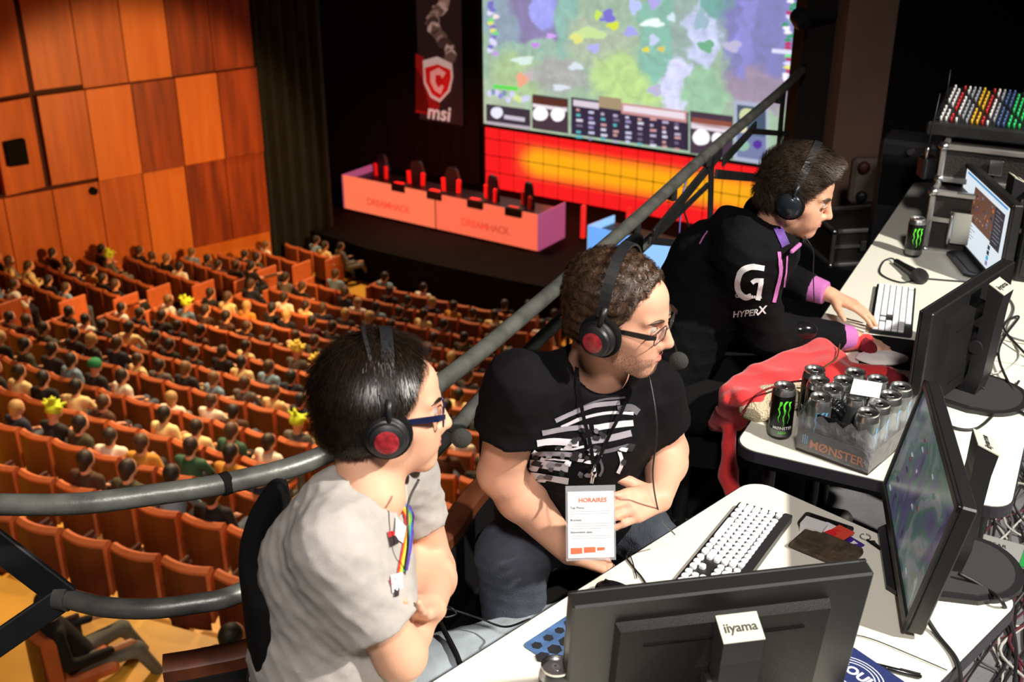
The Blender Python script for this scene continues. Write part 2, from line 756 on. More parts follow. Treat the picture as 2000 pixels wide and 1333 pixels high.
for rw in range(-1, 3):
    for cl in range(0, 14):
        zt = -1.02 - 2.14 * rw - 0.02
        t = tone.get(rw, {}).get(cl, (rw * 3 + cl * 2) % 3)
        th = 0.05 + 0.05 * ((rw * 5 + cl * 3) % 3)
        pr_a, pr_b = th, th
        if cl >= 5 and rw in (0, 1):
            pr_a, pr_b = 0.34, 0.16
        mb = MB()
        s1, s0 = -1.066 * cl - .012, -1.066 * (cl + 1) + .012
        z1, z0 = zt, zt - 2.115
        if cl >= 5 and rw in (0, 1):
            s1 -= .13
        if cl in (4, 5, 6) and rw in (0, 1):
            z0 += .09
        pts = []
        for s, pr in ((s0, pr_a), (s1, pr_b)):
            for z in (z0, z1):
                for q in (0, pr):
                    pts.append(WC + WD * s + WN * q + Vector((0, 0, z)))
        mb.add(pts, [(1, 5, 7, 3), (0, 2, 6, 4), (0, 1, 3, 2), (4, 6, 7, 5), (0, 4, 5, 1), (2, 3, 7, 6)])
        o = mb.build('panel', veneer[t], wside)
mb = MB()                                       # lower skirting band of the wall
for s0, s1 in ((-15, 0),):
    a, b = WC + WD * s0, WC + WD * s1
    mb.add([a + Vector((0, 0, -9.6)) + WN * .03, b + Vector((0, 0, -9.6)) + WN * .03, b + Vector((0, 0, -7.46)) + WN * .03, a + Vector((0, 0, -7.46)) + WN * .03,
            b + Vector((0, 0, -9.6)), b + Vector((0, 0, -7.46)), a + Vector((0, 0, -7.46))], [(0, 1, 2, 3), (1, 4, 5, 2), (3, 2, 5, 6)])
mb.build('skirting_panel', veneer[0], wside)
wv = MB().box(WC + WD * -6.02 + WN * .36 + Vector((0, 0, -4.28)), (.42, .2, .55), (0, 0, math.atan2(WD.y, WD.x)))
tag(wv.build('wall_speaker', M['black_cloth']), 'small black square speaker box fixed on the veneered wall panel', 'speaker')
wv = MB().lathe([(.09, 0), (.09, .12), (.05, .14)], WC + WD * -4.42 + WN * .1 + Vector((0, 0, -5.5)), 14, WN)
tag(wv.build('wall_socket', M['black_cloth']), 'tiny round black fitting on the veneered wall, low under a panel joint', 'fitting')

# black curtains between the wall and the stage backdrop
def curtain(name, p0, p1, z0, z1, amp, per, mat):
    mb = MB()
    p0, p1 = Vector(p0), Vector(p1)
    L = (p1 - p0).length
    n = max(4, int(L / per * 6))
    d = (p1 - p0) / L
    nn = Vector((d.y, -d.x, 0))
    vs, fs = [], []
    for i in range(n + 1):
        s = L * i / n
        q = p0 + d * s + nn * amp * math.sin(s / per * 2 * PI + .6 * math.sin(s * 3))
        vs += [(q.x, q.y, z0), (q.x, q.y, z1)]
    for i in range(n):
        fs.append((2 * i, 2 * i + 2, 2 * i + 3, 2 * i + 1))
    mb.add(vs, fs)
    return mb.build(name, mat, smooth=True)


LEDP = Vector((3.64, 30.66, 0))                 # a point at the foot of the lit wall
BK0 = LEDP - SD * 20
M['curtain_green'] = pbr('curtain_green', (0.007, 0.009, 0.006, 1), 0.95, var=0.3, scale=3)
tag(curtain('stage_curtain', WC + WD * .05 + WN * -.05, WC + WD * 1.9 + WN * .1, -9.2, 4, .07, .32, M['curtain_green']),
    'dark green-black pleated stage curtain beside the veneered wall', 'curtain')
M['backdrop'] = pbr('backdrop', (0.0035, 0.003, 0.003, 1), 0.95)
tag(curtain('backdrop_curtain', LEDP - SD * 9.0 - SN * .2, LEDP - SD * 5.45 - SN * .1, -7.7, 4, .05, .5, M['backdrop']), 'wide black backdrop curtain at the back of the stage', 'curtain')
struct('wall_back', MB().box(LEDP - SD * 0 - SN * .5 + Vector((0, 0, -2)), (34, .3, 14), (0, 0, math.atan2(SD.y, SD.x))), M['backdrop'], 'black back wall of the stage')

# stage deck
st = MB()
f0 = G(545, 450, -7.7)
front = [G(px, py, -8.45) for px, py in ((572, 490), (727, 541), (855, 573), (1010, 607), (1300, 662), (1600, 715))]
poly = [(p.x, p.y) for p in front]
pe = LEDP + SD * 9
pf = LEDP - SD * 10
poly += [(pe.x + 3, pe.y - 6), (pe.x + 2, pe.y + 1), (pf.x, pf.y)]
st.prism(poly[::1], -9.6, STAGE_Z)
struct('floor_stage', st, M['stage_black'], 'black stage deck')

# lit wall of half-metre tiles under the screen
def led_mat(name, c, e):
    m = glow(name, c, e)
    return m


led_red = [glow('led_red_a', (1.0, 0.035, 0.03, 1), 0.95), glow('led_red_b', (1.0, 0.10, 0.085, 1), 0.85), glow('led_red_c', (1.0, 0.015, 0.01, 1), 0.8)]
led_or = [glow('led_orange_a', (1.0, 0.36, 0.01, 1), 1.05), glow('led_orange_b', (1.0, 0.22, 0.008, 1), 1.0)]
led = thing('light_wall', 'red and orange glowing wall of square tiles below the big screen', 'light wall', LEDP + Vector((0, 0, STAGE_Z)), math.atan2(SD.y, SD.x))
MB().box((-.45, .12, 1.0), (9.7, .1, 2.0)).build('frame', M['black_metal'], led)
# band mixes smoothly from red into orange by a soft object-space blend
mled = bpy.data.materials.new('led_tile')
mled.use_nodes = True
nt = mled.node_tree
b = nt.nodes['Principled BSDF']
b.inputs['Base Color'].default_value = (.05, .01, .01, 1)
tc = nt.nodes.new('ShaderNodeTexCoord')
oi = nt.nodes.new('ShaderNodeObjectInfo')
geo = nt.nodes.new('ShaderNodeNewGeometry')
mp = nt.nodes.new('ShaderNodeMapping')
mp.vector_type = 'POINT'
sub = nt.nodes.new('ShaderNodeVectorMath')
sub.operation = 'SUBTRACT'
sub.inputs[1].default_value = tuple(LEDP + Vector((0, 0, STAGE_Z)))
nt.links.new(geo.outputs['Position'], sub.inputs[0])
dot = nt.nodes.new('ShaderNodeVectorMath')
dot.operation = 'DOT_PRODUCT'
dot.inputs[1].default_value = tuple(SD)
nt.links.new(sub.outputs[0], dot.inputs[0])
sep = nt.nodes.new('ShaderNodeSeparateXYZ')
nt.links.new(sub.outputs[0], sep.inputs[0])


def mth(op, a, b_=None, c_=None):
    n = nt.nodes.new('ShaderNodeMath')
    n.operation = op
    for i, q in enumerate((a, b_, c_)):
        if q is None:
            continue
        if isinstance(q, (int, float)):
            n.inputs[i].default_value = q
        else:
            nt.links.new(q, n.inputs[i])
    return n.outputs[0]


dz = mth('ABSOLUTE', mth('SUBTRACT', sep.outputs['Z'], 1.03))
m1 = mth('SUBTRACT', 1.0, mth('SMOOTH_MIN', mth('DIVIDE', dz, 0.62), 1.0, 0.1))
m2 = mth('MINIMUM', mth('MAXIMUM', mth('MULTIPLY', mth('ADD', dot.outputs['Value'], 4.35), 1.1), 0.0), 1.0)
fac = mth('MULTIPLY', mth('POWER', mth('MAXIMUM', m1, 0.001), 0.7), m2)
rp = nt.nodes.new('ShaderNodeValToRGB')
rp.color_ramp.elements[0].color = (0.95, 0.012, 0.014, 1)
rp.color_ramp.elements[1].color = (1.0, 0.42, 0.008, 1)
rp.color_ramp.elements[1].position = 0.75
e = rp.color_ramp.elements.new(0.25)
e.color = (1.0, 0.05, 0.02, 1)
nt.links.new(fac, rp.inputs[0])
nt.links.new(rp.outputs[0], b.inputs['Emission Color'])
b.inputs['Emission Strength'].default_value = 1.0
for i in range(-10, 9):
    for j in range(4):
        MB().box((i * .5 + .02, .04, .25 + .5 * j), (.47, .05, .47), bev=.01).build('tile', mled, led)

# the big projection screen above it
SCZ0, SCW, SCH = -5.76, 9.62, 5.4
SC0 = LEDP - SD * 5.25
ms = bpy.data.materials.new('projected_game_map')
ms.use_nodes = True
nt = ms.node_tree
b = nt.nodes['Principled BSDF']
b.inputs['Base Color'].default_value = (.3, .3, .3, 1)
b.inputs['Roughness'].default_value = .9
tc = nt.nodes.new('ShaderNodeTexCoord')
def uv(px, py):                                # photo pixel -> coordinates on the screen
    p = onplane(px, py, SC0, SN)
    q = p - SC0
    return q.dot(SD), p.z - SCZ0


def lk(a, b_):
    nt.links.new(a, b_)


wn = nt.nodes.new('ShaderNodeTexNoise')
wn.inputs['Scale'].default_value = 1.6
wn.inputs['Detail'].default_value = 5
lk(tc.outputs['Object'], wn.inputs['Vector'])
wsub = nt.nodes.new('ShaderNodeVectorMath')
wsub.operation = 'MULTIPLY_ADD'
wsub.inputs[1].default_value = (1.1, 0, 1.1)
wsub.inputs[2].default_value = (-.55, 0, -.55)
lk(wn.outputs['Color'], wsub.inputs[0])
wadd = nt.nodes.new('ShaderNodeVectorMath')
wadd.operation = 'ADD'
lk(tc.outputs['Object'], wadd.inputs[0])
lk(wsub.outputs[0], wadd.inputs[1])
col = None
base = nt.nodes.new('ShaderNodeRGB')
base.outputs[0].default_value = srgb(120, 152, 118)
col = base.outputs[0]
for px, py, rx, ry, cc, hard in ((1000, 40, 60, 70, (96, 120, 140), .5), (1050, 20, 46, 66, (86, 70, 130), .3), (1060, 10, 22, 50, (120, 124, 210), .3), (1105, 40, 26, 80, (96, 150, 136), .5), (1030, 98, 62, 22, (110, 150, 128), .5),
                             (1020, 150, 60, 46, (130, 160, 98), .6), (1090, 150, 60, 36, (130, 132, 128), .6), (1165, 80, 60, 46, (134, 150, 120), .5), (1230, 160, 80, 50, (150, 184, 92), .4), (1200, 20, 60, 40, (120, 150, 120), .5),
                             (1290, 60, 44, 110, (84, 150, 128), .4), (1345, 60, 30, 90, (110, 140, 130), .3), (1375, 70, 30, 70, (164, 172, 204), .25), (1318, 170, 26, 52, (182, 184, 214), .25), (1372, 180, 40, 46, (112, 160, 120), .3),
                             (1400, 10, 36, 36, (50, 130, 120), .3), (1500, 70, 84, 120, (76, 74, 150), .25), (1480, 180, 70, 44, (116, 94, 122), .5), (1455, 60, 18, 80, (96, 92, 176), .4), (1540, 30, 20, 60, (84, 80, 160), .5)):
    u0, v0 = uv(px, py)
    u1, _v = uv(px + rx, py)
    _u, v1 = uv(px, py + ry)
    s_ = nt.nodes.new('ShaderNodeVectorMath')
    s_.operation = 'SUBTRACT'
    lk(wadd.outputs[0], s_.inputs[0])
    s_.inputs[1].default_value = (u0, 0, v0)
    d_ = nt.nodes.new('ShaderNodeVectorMath')
    d_.operation = 'MULTIPLY'
    d_.inputs[1].default_value = (1 / abs(u1 - u0), 0, 1 / abs(v1 - v0))
    lk(s_.outputs[0], d_.inputs[0])
    l_ = nt.nodes.new('ShaderNodeVectorMath')
    l_.operation = 'LENGTH'
    lk(d_.outputs[0], l_.inputs[0])
    mr_ = nt.nodes.new('ShaderNodeMapRange')
    mr_.inputs['From Min'].default_value = 1.25
    mr_.inputs['From Max'].default_value = 1.25 - max(hard, .3)
    mr_.interpolation_type = 'SMOOTHSTEP'
    lk(l_.outputs['Value'], mr_.inputs['Value'])
    x_ = nt.nodes.new('ShaderNodeMix')
    x_.data_type = 'RGBA'
    lk(mr_.outputs[0], x_.inputs[0])
    lk(col, x_.inputs[6])
    x_.inputs[7].default_value = srgb(*cc)
    col = x_.outputs[2]
n2 = nt.nodes.new('ShaderNodeTexNoise')
n2.inputs['Scale'].default_value = 3.2
n2.inputs['Detail'].default_value = 7
n2.inputs['Distortion'].default_value = .8
lk(tc.outputs['Object'], n2.inputs['Vector'])
mx = nt.nodes.new('ShaderNodeMix')
mx.data_type = 'RGBA'
mx.blend_type = 'OVERLAY'
mx.inputs[0].default_value = .6
lk(col, mx.inputs[6])
lk(n2.outputs['Fac'], mx.inputs[7])
pale = nt.nodes.new('ShaderNodeMix')
pale.data_type = 'RGBA'
pale.inputs[0].default_value = .28
lk(mx.outputs[2], pale.inputs[6])
pale.inputs[7].default_value = srgb(150, 156, 160)
lk(pale.outputs[2], b.inputs['Emission Color'])
b.inputs['Emission Strength'].default_value = 1.7
scr = thing('projection_screen', 'huge projection screen showing a green and purple game map', 'screen', SC0 + Vector((0, 0, SCZ0)), math.atan2(SD.y, SD.x))
MB().box((SCW / 2, .03, SCH / 2), (SCW, .04, SCH)).build('picture', ms, scr)
f = MB()
for q in (((SCW / 2, .05, -.05), (SCW + .2, .1, .1)), ((SCW / 2, .05, SCH + .05), (SCW + .2, .1, .1)), ((-.05, .05, SCH / 2), (.1, .1, SCH)), ((SCW + .05, .05, SCH / 2), (.1, .1, SCH))):
    f.box(*q)
f.build('frame', M['black_metal'], scr)


ecol = {}


def emat(r, g, b_, s=1.1):
    k = (r, g, b_, s)
    if k not in ecol:
        ecol[k] = glow('screen_colour_%d_%d_%d' % (r, g, b_), srgb(r, g, b_), s)
    return ecol[k]


def patch(name, pts, col, lift=.004, s=1.1, n=None):
    u = [uv(*p) for p in pts]
    return MB().add([(a, -lift, z) for a, z in u], [tuple(range(len(u)))]).build(name, emat(*col, s), scr)


def oval(name, px, py, rx, ry, col, lift=.006, s=1.1, rot=0, wob=0):
    pts = []
    for k in range(16):
        a = 2 * PI * k / 16
        q = 1 + wob * math.sin(a * 3 + px) + wob * .6 * math.sin(a * 5 + py)
        x, y = rx * math.cos(a) * q, ry * math.sin(a) * q
        pts.append((px + x * math.cos(rot) - y * math.sin(rot), py + x * math.sin(rot) + y * math.cos(rot)))
    return patch(name, pts, col, lift, s)


# terrain patches of the map
for px, py, rx, ry, col in ((1187, 32, 15, 13, (120, 110, 200)), (1198, 50, 12, 8, (205, 215, 70)), (1150, 66, 34, 11, (190, 215, 150)), (1128, 74, 14, 10, (216, 214, 120)), (1170, 30, 9, 9, (190, 220, 90)),
                            (1275, 45, 22, 8, (226, 240, 236)), (1312, 34, 8, 8, (200, 220, 230)), (1277, 78, 9, 11, (190, 200, 230)), (1262, 97, 7, 5, (222, 206, 70)), (1292, 96, 7, 5, (214, 190, 90)),
                            (1232, 62, 13, 10, (160, 160, 224)), (1240, 12, 12, 14, (180, 190, 240)), (1160, 94, 12, 9, (170, 170, 226)), (1022, 118, 20, 8, (206, 224, 216)), (1020, 155, 12, 13, (226, 160, 130)),
                            (1034, 148, 7, 9, (190, 170, 180)), (1125, 130, 14, 7, (206, 216, 226)), (1280, 176, 14, 11, (180, 176, 206)), (1046, 88, 8, 5, (190, 130, 220)), (1076, 70, 9, 5, (200, 160, 230)),
                            (1278, 5, 12, 12, (170, 160, 220)), (1095, 171, 16, 6, (206, 214, 226)), (1430, 90, 18, 11, (180, 176, 204)), (1380, 90, 16, 12, (110, 168, 134)), (1370, 40, 14, 20, (150, 176, 190))):
    oval('game_figure', px, py, rx, ry, col, .011, 1.2, wob=.22)
# team lists along both sides
rr = random.Random(3)
for k in range(16):
    oval('portrait', 962 + rr.uniform(-6, 8), 6 + k * 6.6, 6, 4.5, rr.choice([(214, 210, 240), (120, 210, 130), (190, 150, 226), (240, 220, 220), (120, 110, 190), (220, 220, 110)]), .012, 1.15, wob=.2)
for k in range(22):
    oval('portrait', 1546 - k * .6 + rr.uniform(-9, 7), 2 + k * 7.6, 7, 4, rr.choice([(120, 220, 140), (214, 214, 250), (226, 226, 120), (60, 150, 110), (180, 60, 110), (240, 240, 250)]), .012, 1.15, wob=.2)
patch('info_bar', [(1508, 95), (1556, 99), (1556, 107), (1508, 103)], (220, 220, 250), .013)
patch('health_bar', [(964, 165), (1012, 170), (1011, 177), (963, 172)], (90, 210, 80), .012, 1.2)
for k in range(11):
    oval('item_icon', 956 + k * 7.4, 184 + k * .9 + rr.uniform(-6, 10), 5, 6, rr.choice([(206, 206, 240), (150, 140, 210), (210, 226, 150), (120, 150, 170)]), .012, 1.1)


def hudbox(x0, x1, yt, yb, col, lift=.010, s=1.0):         # follows the slope of the screen's foot
    sl = .131
    f = lambda x, y: (x, y + sl * (x - 950))
    return patch('hud_panel', [f(x0, yt), f(x1, yt), f(x1, yb + .012 * (x1 - 950)), f(x0, yb + .012 * (x0 - 950))], col, lift, s)


hudbox(950, 1036, 203, 240, (58, 52, 64))
hudbox(950, 1036, 236, 241, (190, 176, 190), .012)
hudbox(1040, 1110, 172, 238, (72, 56, 66))
hudbox(1040, 1108, 176, 189, (92, 50, 40), .013)
hudbox(1041, 1108, 189, 196, (240, 226, 236), .013)
hudbox(1116, 1345, 168, 238, (52, 44, 66))
hudbox(1120, 1170, 172, 182, (226, 210, 224), .013)
hudbox(1170, 1214, 158, 178, (170, 150, 120), .013)
hudbox(1214, 1342, 166, 184, (206, 150, 150), .013)
hudbox(1218, 1338, 170, 178, (240, 226, 236), .016)
hudbox(1348, 1432, 164, 242, (74, 58, 74))
hudbox(1352, 1430, 176, 186, (150, 84, 70), .013)
hudbox(1350, 1430, 186, 193, (236, 224, 236), .013)
hudbox(1434, 1500, 132, 244, (176, 184, 208), .010)
hudbox(1440, 1496, 140, 190, (72, 90, 110), .013)
hudbox(1440, 1496, 192, 236, (120, 130, 170), .013)
for px, py, r_, c_ in ((971, 220, 12, (226, 224, 240)), (1056, 222, 15, (250, 246, 250)), (1090, 224, 14, (250, 246, 250)), (1370, 268, 17, (250, 246, 250)), (1402, 270, 12, (250, 246, 250)),
                       (1460, 226, 16, (200, 206, 160)), (1450, 250, 10, (220, 214, 180)), (1480, 282, 9, (80, 50, 150)), (1452, 284, 12, (140, 180, 160))):
    oval('emblem', px, py, r_, r_ * .95, c_, .018, 1.15, wob=.03)
patch('info_bar', [(985, 224), (1026, 230), (1025, 238), (985, 232)], (196, 190, 206), .016)
for col in range(9):
    for rw in range(6):
        x = 1126 + col * 24
        y = 190 + rw * 10 + (x - 950) * .131 + rr.uniform(-2, 2)
        if col in (1, 4):
            c_ = rr.choice([(206, 206, 236), (160, 150, 200)])
        else:
            c_ = rr.choice([(226, 222, 240), (190, 180, 210), (120, 110, 140), (96, 190, 200), (210, 160, 160)])
        w_ = rr.uniform(4, 8)
        patch('score_cell', [(x, y), (x + w_ * 1.6, y + 1), (x + w_ * 1.6, y + 6), (x, y + 5)], c_, .016, 1.0)

# banner with the dragon shield
bn = thing('banner', 'tall narrow black and red banner with shield emblem and white lettering, left of the screen', 'banner', SC0 + SN * .1, math.atan2(SD.y, SD.x))
bp0 = SC0 + SN * .1


def buv(px, py, lift=0):
    p = onplane(px, py, bp0, SN)
    q = p - bp0
    return (q.dot(SD), -lift, p.z)


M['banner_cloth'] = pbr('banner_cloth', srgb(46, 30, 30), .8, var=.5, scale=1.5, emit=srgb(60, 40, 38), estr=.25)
a_, c_ = buv(812, 0), buv(904, 243)
zt = 0.2
zb = buv(812, 232)[2]
bnm = MB().box(((a_[0] + c_[0]) / 2, .02, (zt + zb) / 2), (c_[0] - a_[0], .02, zt - zb)).build('cloth', M['banner_cloth'], bn)


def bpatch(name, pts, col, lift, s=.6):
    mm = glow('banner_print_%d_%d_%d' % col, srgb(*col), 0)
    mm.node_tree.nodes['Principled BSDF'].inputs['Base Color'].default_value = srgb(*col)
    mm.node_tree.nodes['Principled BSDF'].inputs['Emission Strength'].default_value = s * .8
    pp = [buv(x, y, lift) for x, y in pts]
    return MB().add(pp, [tuple(range(len(pp)))]).build(name, mm, bn)


rr = random.Random(11)
for k in range(34):                              # grey rocky artwork
    t = k / 34
    cx_, cy_ = 872 - 22 * math.sin(t * 5) - 14 * t, 4 + t * 116
    r_ = rr.uniform(6, 15)
    g = rr.choice([(150, 116, 104), (104, 76, 68), (190, 156, 144), (70, 48, 44)])
    pts = [(min(903, max(813, cx_ + r_ * math.cos(a) * rr.uniform(.6, 1.2))), cy_ + r_ * math.sin(a) * rr.uniform(.6, 1.2)) for a in [2 * PI * q / 9 for q in range(9)]]
    bpatch('artwork_patch', pts, g, .004 + .0006 * k)
bpatch('artwork_patch', [(812, 104), (828, 112), (832, 150), (846, 190), (860, 206), (850, 226), (812, 220)], (150, 22, 20), .006)
bpatch('artwork_patch', [(812, 130), (824, 150), (834, 190), (840, 220), (812, 214)], (96, 10, 10), .008)
sh = [(827, 118), (855, 110), (884, 124), (886, 150), (880, 178), (860, 200), (842, 190), (829, 162)]
bpatch('shield', sh, (224, 190, 180), .030)
bpatch('shield_field', [(831, 132), (856, 125), (881, 136), (882, 152), (876, 176), (860, 193), (845, 184), (833, 160)], (210, 26, 24), .034)
bpatch('dragon_mark', [(842, 140), (858, 132), (872, 142), (866, 152), (856, 150), (858, 162), (868, 168), (862, 184), (850, 176), (842, 160)], (244, 160, 150), .038)
bpatch('dragon_mark', [(852, 146), (862, 146), (868, 160), (858, 172), (852, 160)], (200, 22, 20), .042)
zc = buv(858, 221)
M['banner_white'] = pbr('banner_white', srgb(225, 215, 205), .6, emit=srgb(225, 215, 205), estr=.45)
text('lettering', 'msi', .62, M['banner_white'], bn, Matrix.Translation((zc[0], -.05, zc[2])) @ Matrix.Rotation(PI / 2, 4, 'X'), bold=.014, shear=.15)

# glowing sponsor desk with the gaming chairs behind it
def glow_desk(name, label, p, L, D_, H_, cols, panels, ang):
    t = thing(name, label, 'desk', p, ang)
    for i in range(panels):
        w_ = L / panels
        MB().box((w_ * (i + .5), .02, H_ / 2 + .04), (w_ - .03, .04, H_ - .06), bev=.008).build('front_panel', cols[i % len(cols)], t)
        MB().box((w_ * i, .03, H_ / 2), (.03, .05, H_)).build('post', M['black_metal'], t)
    for x in (-.01, L + .01):
        MB().box((x, D_ / 2, H_ / 2 + .04), (.04, D_, H_ - .06), bev=.008).build('end_panel', cols[-1], t)
    MB().box((L / 2, D_ / 2 + .05, H_ - .2), (L - .05, D_ - .08, .04)).build('desktop', M['black_plastic'], t)
    return t


dp = Vector((-4.75, 31.1, STAGE_Z))
de = Vector((.65, 27.5, STAGE_Z))
dang = math.atan2((de - dp).y, (de - dp).x)
DL = (de - dp).length
pg = glow('panel_salmon', (1.0, 0.185, 0.085, 1), .98)
pg2 = glow('panel_rose', (1.0, 0.155, 0.075, 1), .98)
ppur = glow('panel_purple', (0.42, 0.07, 0.17, 1), .9)
gd = glow_desk('sponsor_desk', 'long glowing orange-pink desk on the stage with sponsor lettering', dp, DL, 1.3, 1.03, [pg, pg2, ppur], 2, dang)
mlett = pbr('faint_red_print', srgb(220, 84, 60), .6, emit=srgb(222, 84, 60), estr=.75)
for i in (0, 1):
    text('lettering', 'DREAMHACK', .27, mlett, gd, Matrix.Translation((DL * (.25 + .5 * i), -.006, .42)) @ Matrix.Rotation(PI / 2, 4, 'X'), bold=.006, spacing=.9)
gm = pbr('chair_red', srgb(250, 60, 60), .5)
for i, px in enumerate((748, 817, 887, 968, 1040)):
    p = G(px, 352 + (px - 748) * .21, -6.75)
    t = thing('gaming_chair', 'black and red racing-style gaming chair, %s along the glowing stage desk from the veneered wall' % ORD[i], 'chair', (p.x, p.y, STAGE_Z), dang + R((-12, 4, 8, -24, -34)[i]), 'gaming chairs on the stage')
    t.location += Vector((-.1, .9, 0)) * .8
    bk = MB()
    bk.prism([(-.15, .62), (-.27, .8), (-.28, 1.1), (-.2, 1.28), (-.17, 1.42), (-.1, 1.5), (.1, 1.5), (.17, 1.42), (.2, 1.28), (.28, 1.1), (.27, .8), (.15, .62)], -.05, .05)
    bk.v = [(x, z, y) for x, y, z in bk.v]
    bk.build('backrest', M['black_plastic'], t)
    for sx in (-1, 1):
        MB().box((sx * .23, -.07, .98), (.12, .08, .46), (0, sx * .05, 0), bev=.02).build('side_bolster', gm, t)
    MB().box((0, -.28, .5), (.52, .5, .12), bev=.04).build('seat', M['black_plastic'], t)
    MB().cyl((0, -.25, .08), (0, -.25, .46), .035).build('column', M['black_metal'], t)
    bs = MB()
    for k in range(5):
        bs.box((.15 * math.cos(k * 1.2566), -.25 + .15 * math.sin(k * 1.2566), .07), (.3, .05, .05), (0, 0, k * 1.2566))
    bs.build('base', M['black_metal'], t)
for i, px in enumerate((780, 850, 930, 1005)):
    p = G(px, 365 + (px - 748) * .215, -6.72)
    t = thing('computer', 'small dark computer box on the glowing stage desk, %s from the veneered wall' % ORD[i], 'computer', (p.x, p.y + .25, -6.83), dang, 'computers on the stage desk')
    MB().box((0, 0, .12), (.5, .2, .24), bev=.02).build('case', M['black_plastic'], t)
    MB().box((0, -.03, .25), (.3, .12, .02), bev=.005).build('top_cover', gm, t)
# blue desk and red floor strips further along
pb = glow('panel_blue', (0.16, 0.42, 1.0, 1), 1.05)
pb2 = glow('panel_pale_blue', (0.30, 0.58, 1.0, 1), 1.1)
q0 = G(1148, 500, STAGE_Z)
q1 = G(1330, 552, STAGE_Z)
glow_desk('presenter_desk', 'pale blue glowing desk at the front of the stage, partly behind the railing', q0, (q1 - q0).length, 1.1, .8, [pb, pb2], 2, math.atan2((q1 - q0).y, (q1 - q0).x))
mr = glow('strip_red', (1.0, .02, .012, 1), .9)
for i, (px, py) in enumerate(((1100, 432), (1226, 440), (1318, 480))):
    p = G(px + (22 if i != 1 else 0), py + 30, STAGE_Z) + SD * (.25 if i != 1 else 0)
    mb = MB().box((p.x, p.y, STAGE_Z + .45), (.12, .12, .9), (0, 0, dang), bev=.02)
    tag(mb.build('light_column', mr), ('short glowing red light column beside the purple desk end', 'short glowing red light column behind the pale blue desk', 'short glowing red light column near the railing posts')[i], 'light', 'red light columns on the stage')
light('stage_red_wash', 'AREA', tuple(LEDP + SN * 1.2 - SD * 1.5 + Vector((0, 0, -6))), tuple(LEDP + SN * 6 - SD * 3 + Vector((0, 0, -8))), 60, (1, .05, .03), 2.0)
light('chair_red_light', 'SPOT', tuple(dp + Vector((2.4, -3.2, 3.4))), tuple(dp + Vector((2.6, -1.0, 1.1))), 900, (1, .12, .10), .3, 100, .8)
# ------------------------------------------------------------ stalls: seats and audience
def project(p):
    z = p[2] - CAM_H
    dep = p[1] * _c - z * _s
    up = p[1] * _s + z * _c
    return 1000 + FPX * p[0] / dep, 666.5 - FPX * up / dep, dep


def in_view(p):
    x, y, d = project(p)
    if x < -45 or y > 1400 or y < 430:
        return False
    if x > 1090:
        return False
    if x > 640 and x < 830 and y > 760:
        return False
    if x > 545 and x < 800 and y > 905:
        return False
    if x > 965 and y > 660:
        return False
    if x > 900 and y > 1010:
        return False
    return True


M['seat_fabric'] = pbr('seat_fabric', srgb(190, 98, 50), .62, var=.12, scale=10, bump=.1, bscale=120)  # orange fabric, brightened so its colour carries the light on the backrest tops
M['seat_shell'] = wood('seat_shell', srgb(78, 35, 17), srgb(102, 48, 24), 9)  # wooden rear shell, with the shade of the seat backs darkened into its colour
M['seat_dark'] = pbr('seat_dark', srgb(62, 24, 12), .7)
seat0 = thing('auditorium_seat', 'seat', 'seat')
mb = MB()
n = 6
vs, fs = [], []
for i in range(n + 1):                          # curved padded backrest with a rolled top
    a = (i / n - .5)
    x = a * .49
    y = -.05 * (1 - (2 * a) ** 2) + .02
    for (dy, z) in ((-.035, .34), (-.06, .84), (-.055, .90), (-.01, .93), (.035, .91), (.05, .86), (.06, .4)):
        vs.append((x, y + dy, z))
for i in range(n):
    for j in range(7):
        k = (j + 1) % 7
        fs.append((i * 7 + j, i * 7 + k, (i + 1) * 7 + k, (i + 1) * 7 + j))
fs += [tuple(range(7))[::-1], tuple(n * 7 + j for j in range(7))]
mb.add(vs, fs).build('backrest', M['seat_fabric'], seat0, smooth=True, angle=50)
vs = [(x, -.045 * (1 - (x / .245) ** 2) - .047, z) for x in (-.235, -.12, 0, .12, .235) for z in (.28, .875)]
MB().add(vs, [(2 * i, 2 * i + 2, 2 * i + 3, 2 * i + 1) for i in range(4)] + [(0, 1, 3, 5, 7, 9, 8, 6, 4, 2)][:0]).build('back_shell', M['seat_shell'], seat0, smooth=True)
MB().box((0, .28, .42), (.47, .46, .12), bev=.035).build('cushion', M['seat_fabric'], seat0)
for sx in (-1,):
    MB().box((sx * .272, .2, .35), (.03, .36, .7), bev=.01).box((sx * .272, .2, .62), (.055, .4, .045), bev=.015).build('armrest', M['seat_dark'], seat0)
row_end0 = MB().box((0, .14, .44), (.05, .62, .88), bev=.015)


def copy_tree(o, parent=None):
    c = o.copy()
    C.objects.link(c)
    c.parent = parent
    for ch in o.children:
        copy_tree(ch, c)
    return c


def look_for(c, name):
    return [x for x in c.children if x.name.split('.')[0] == name]


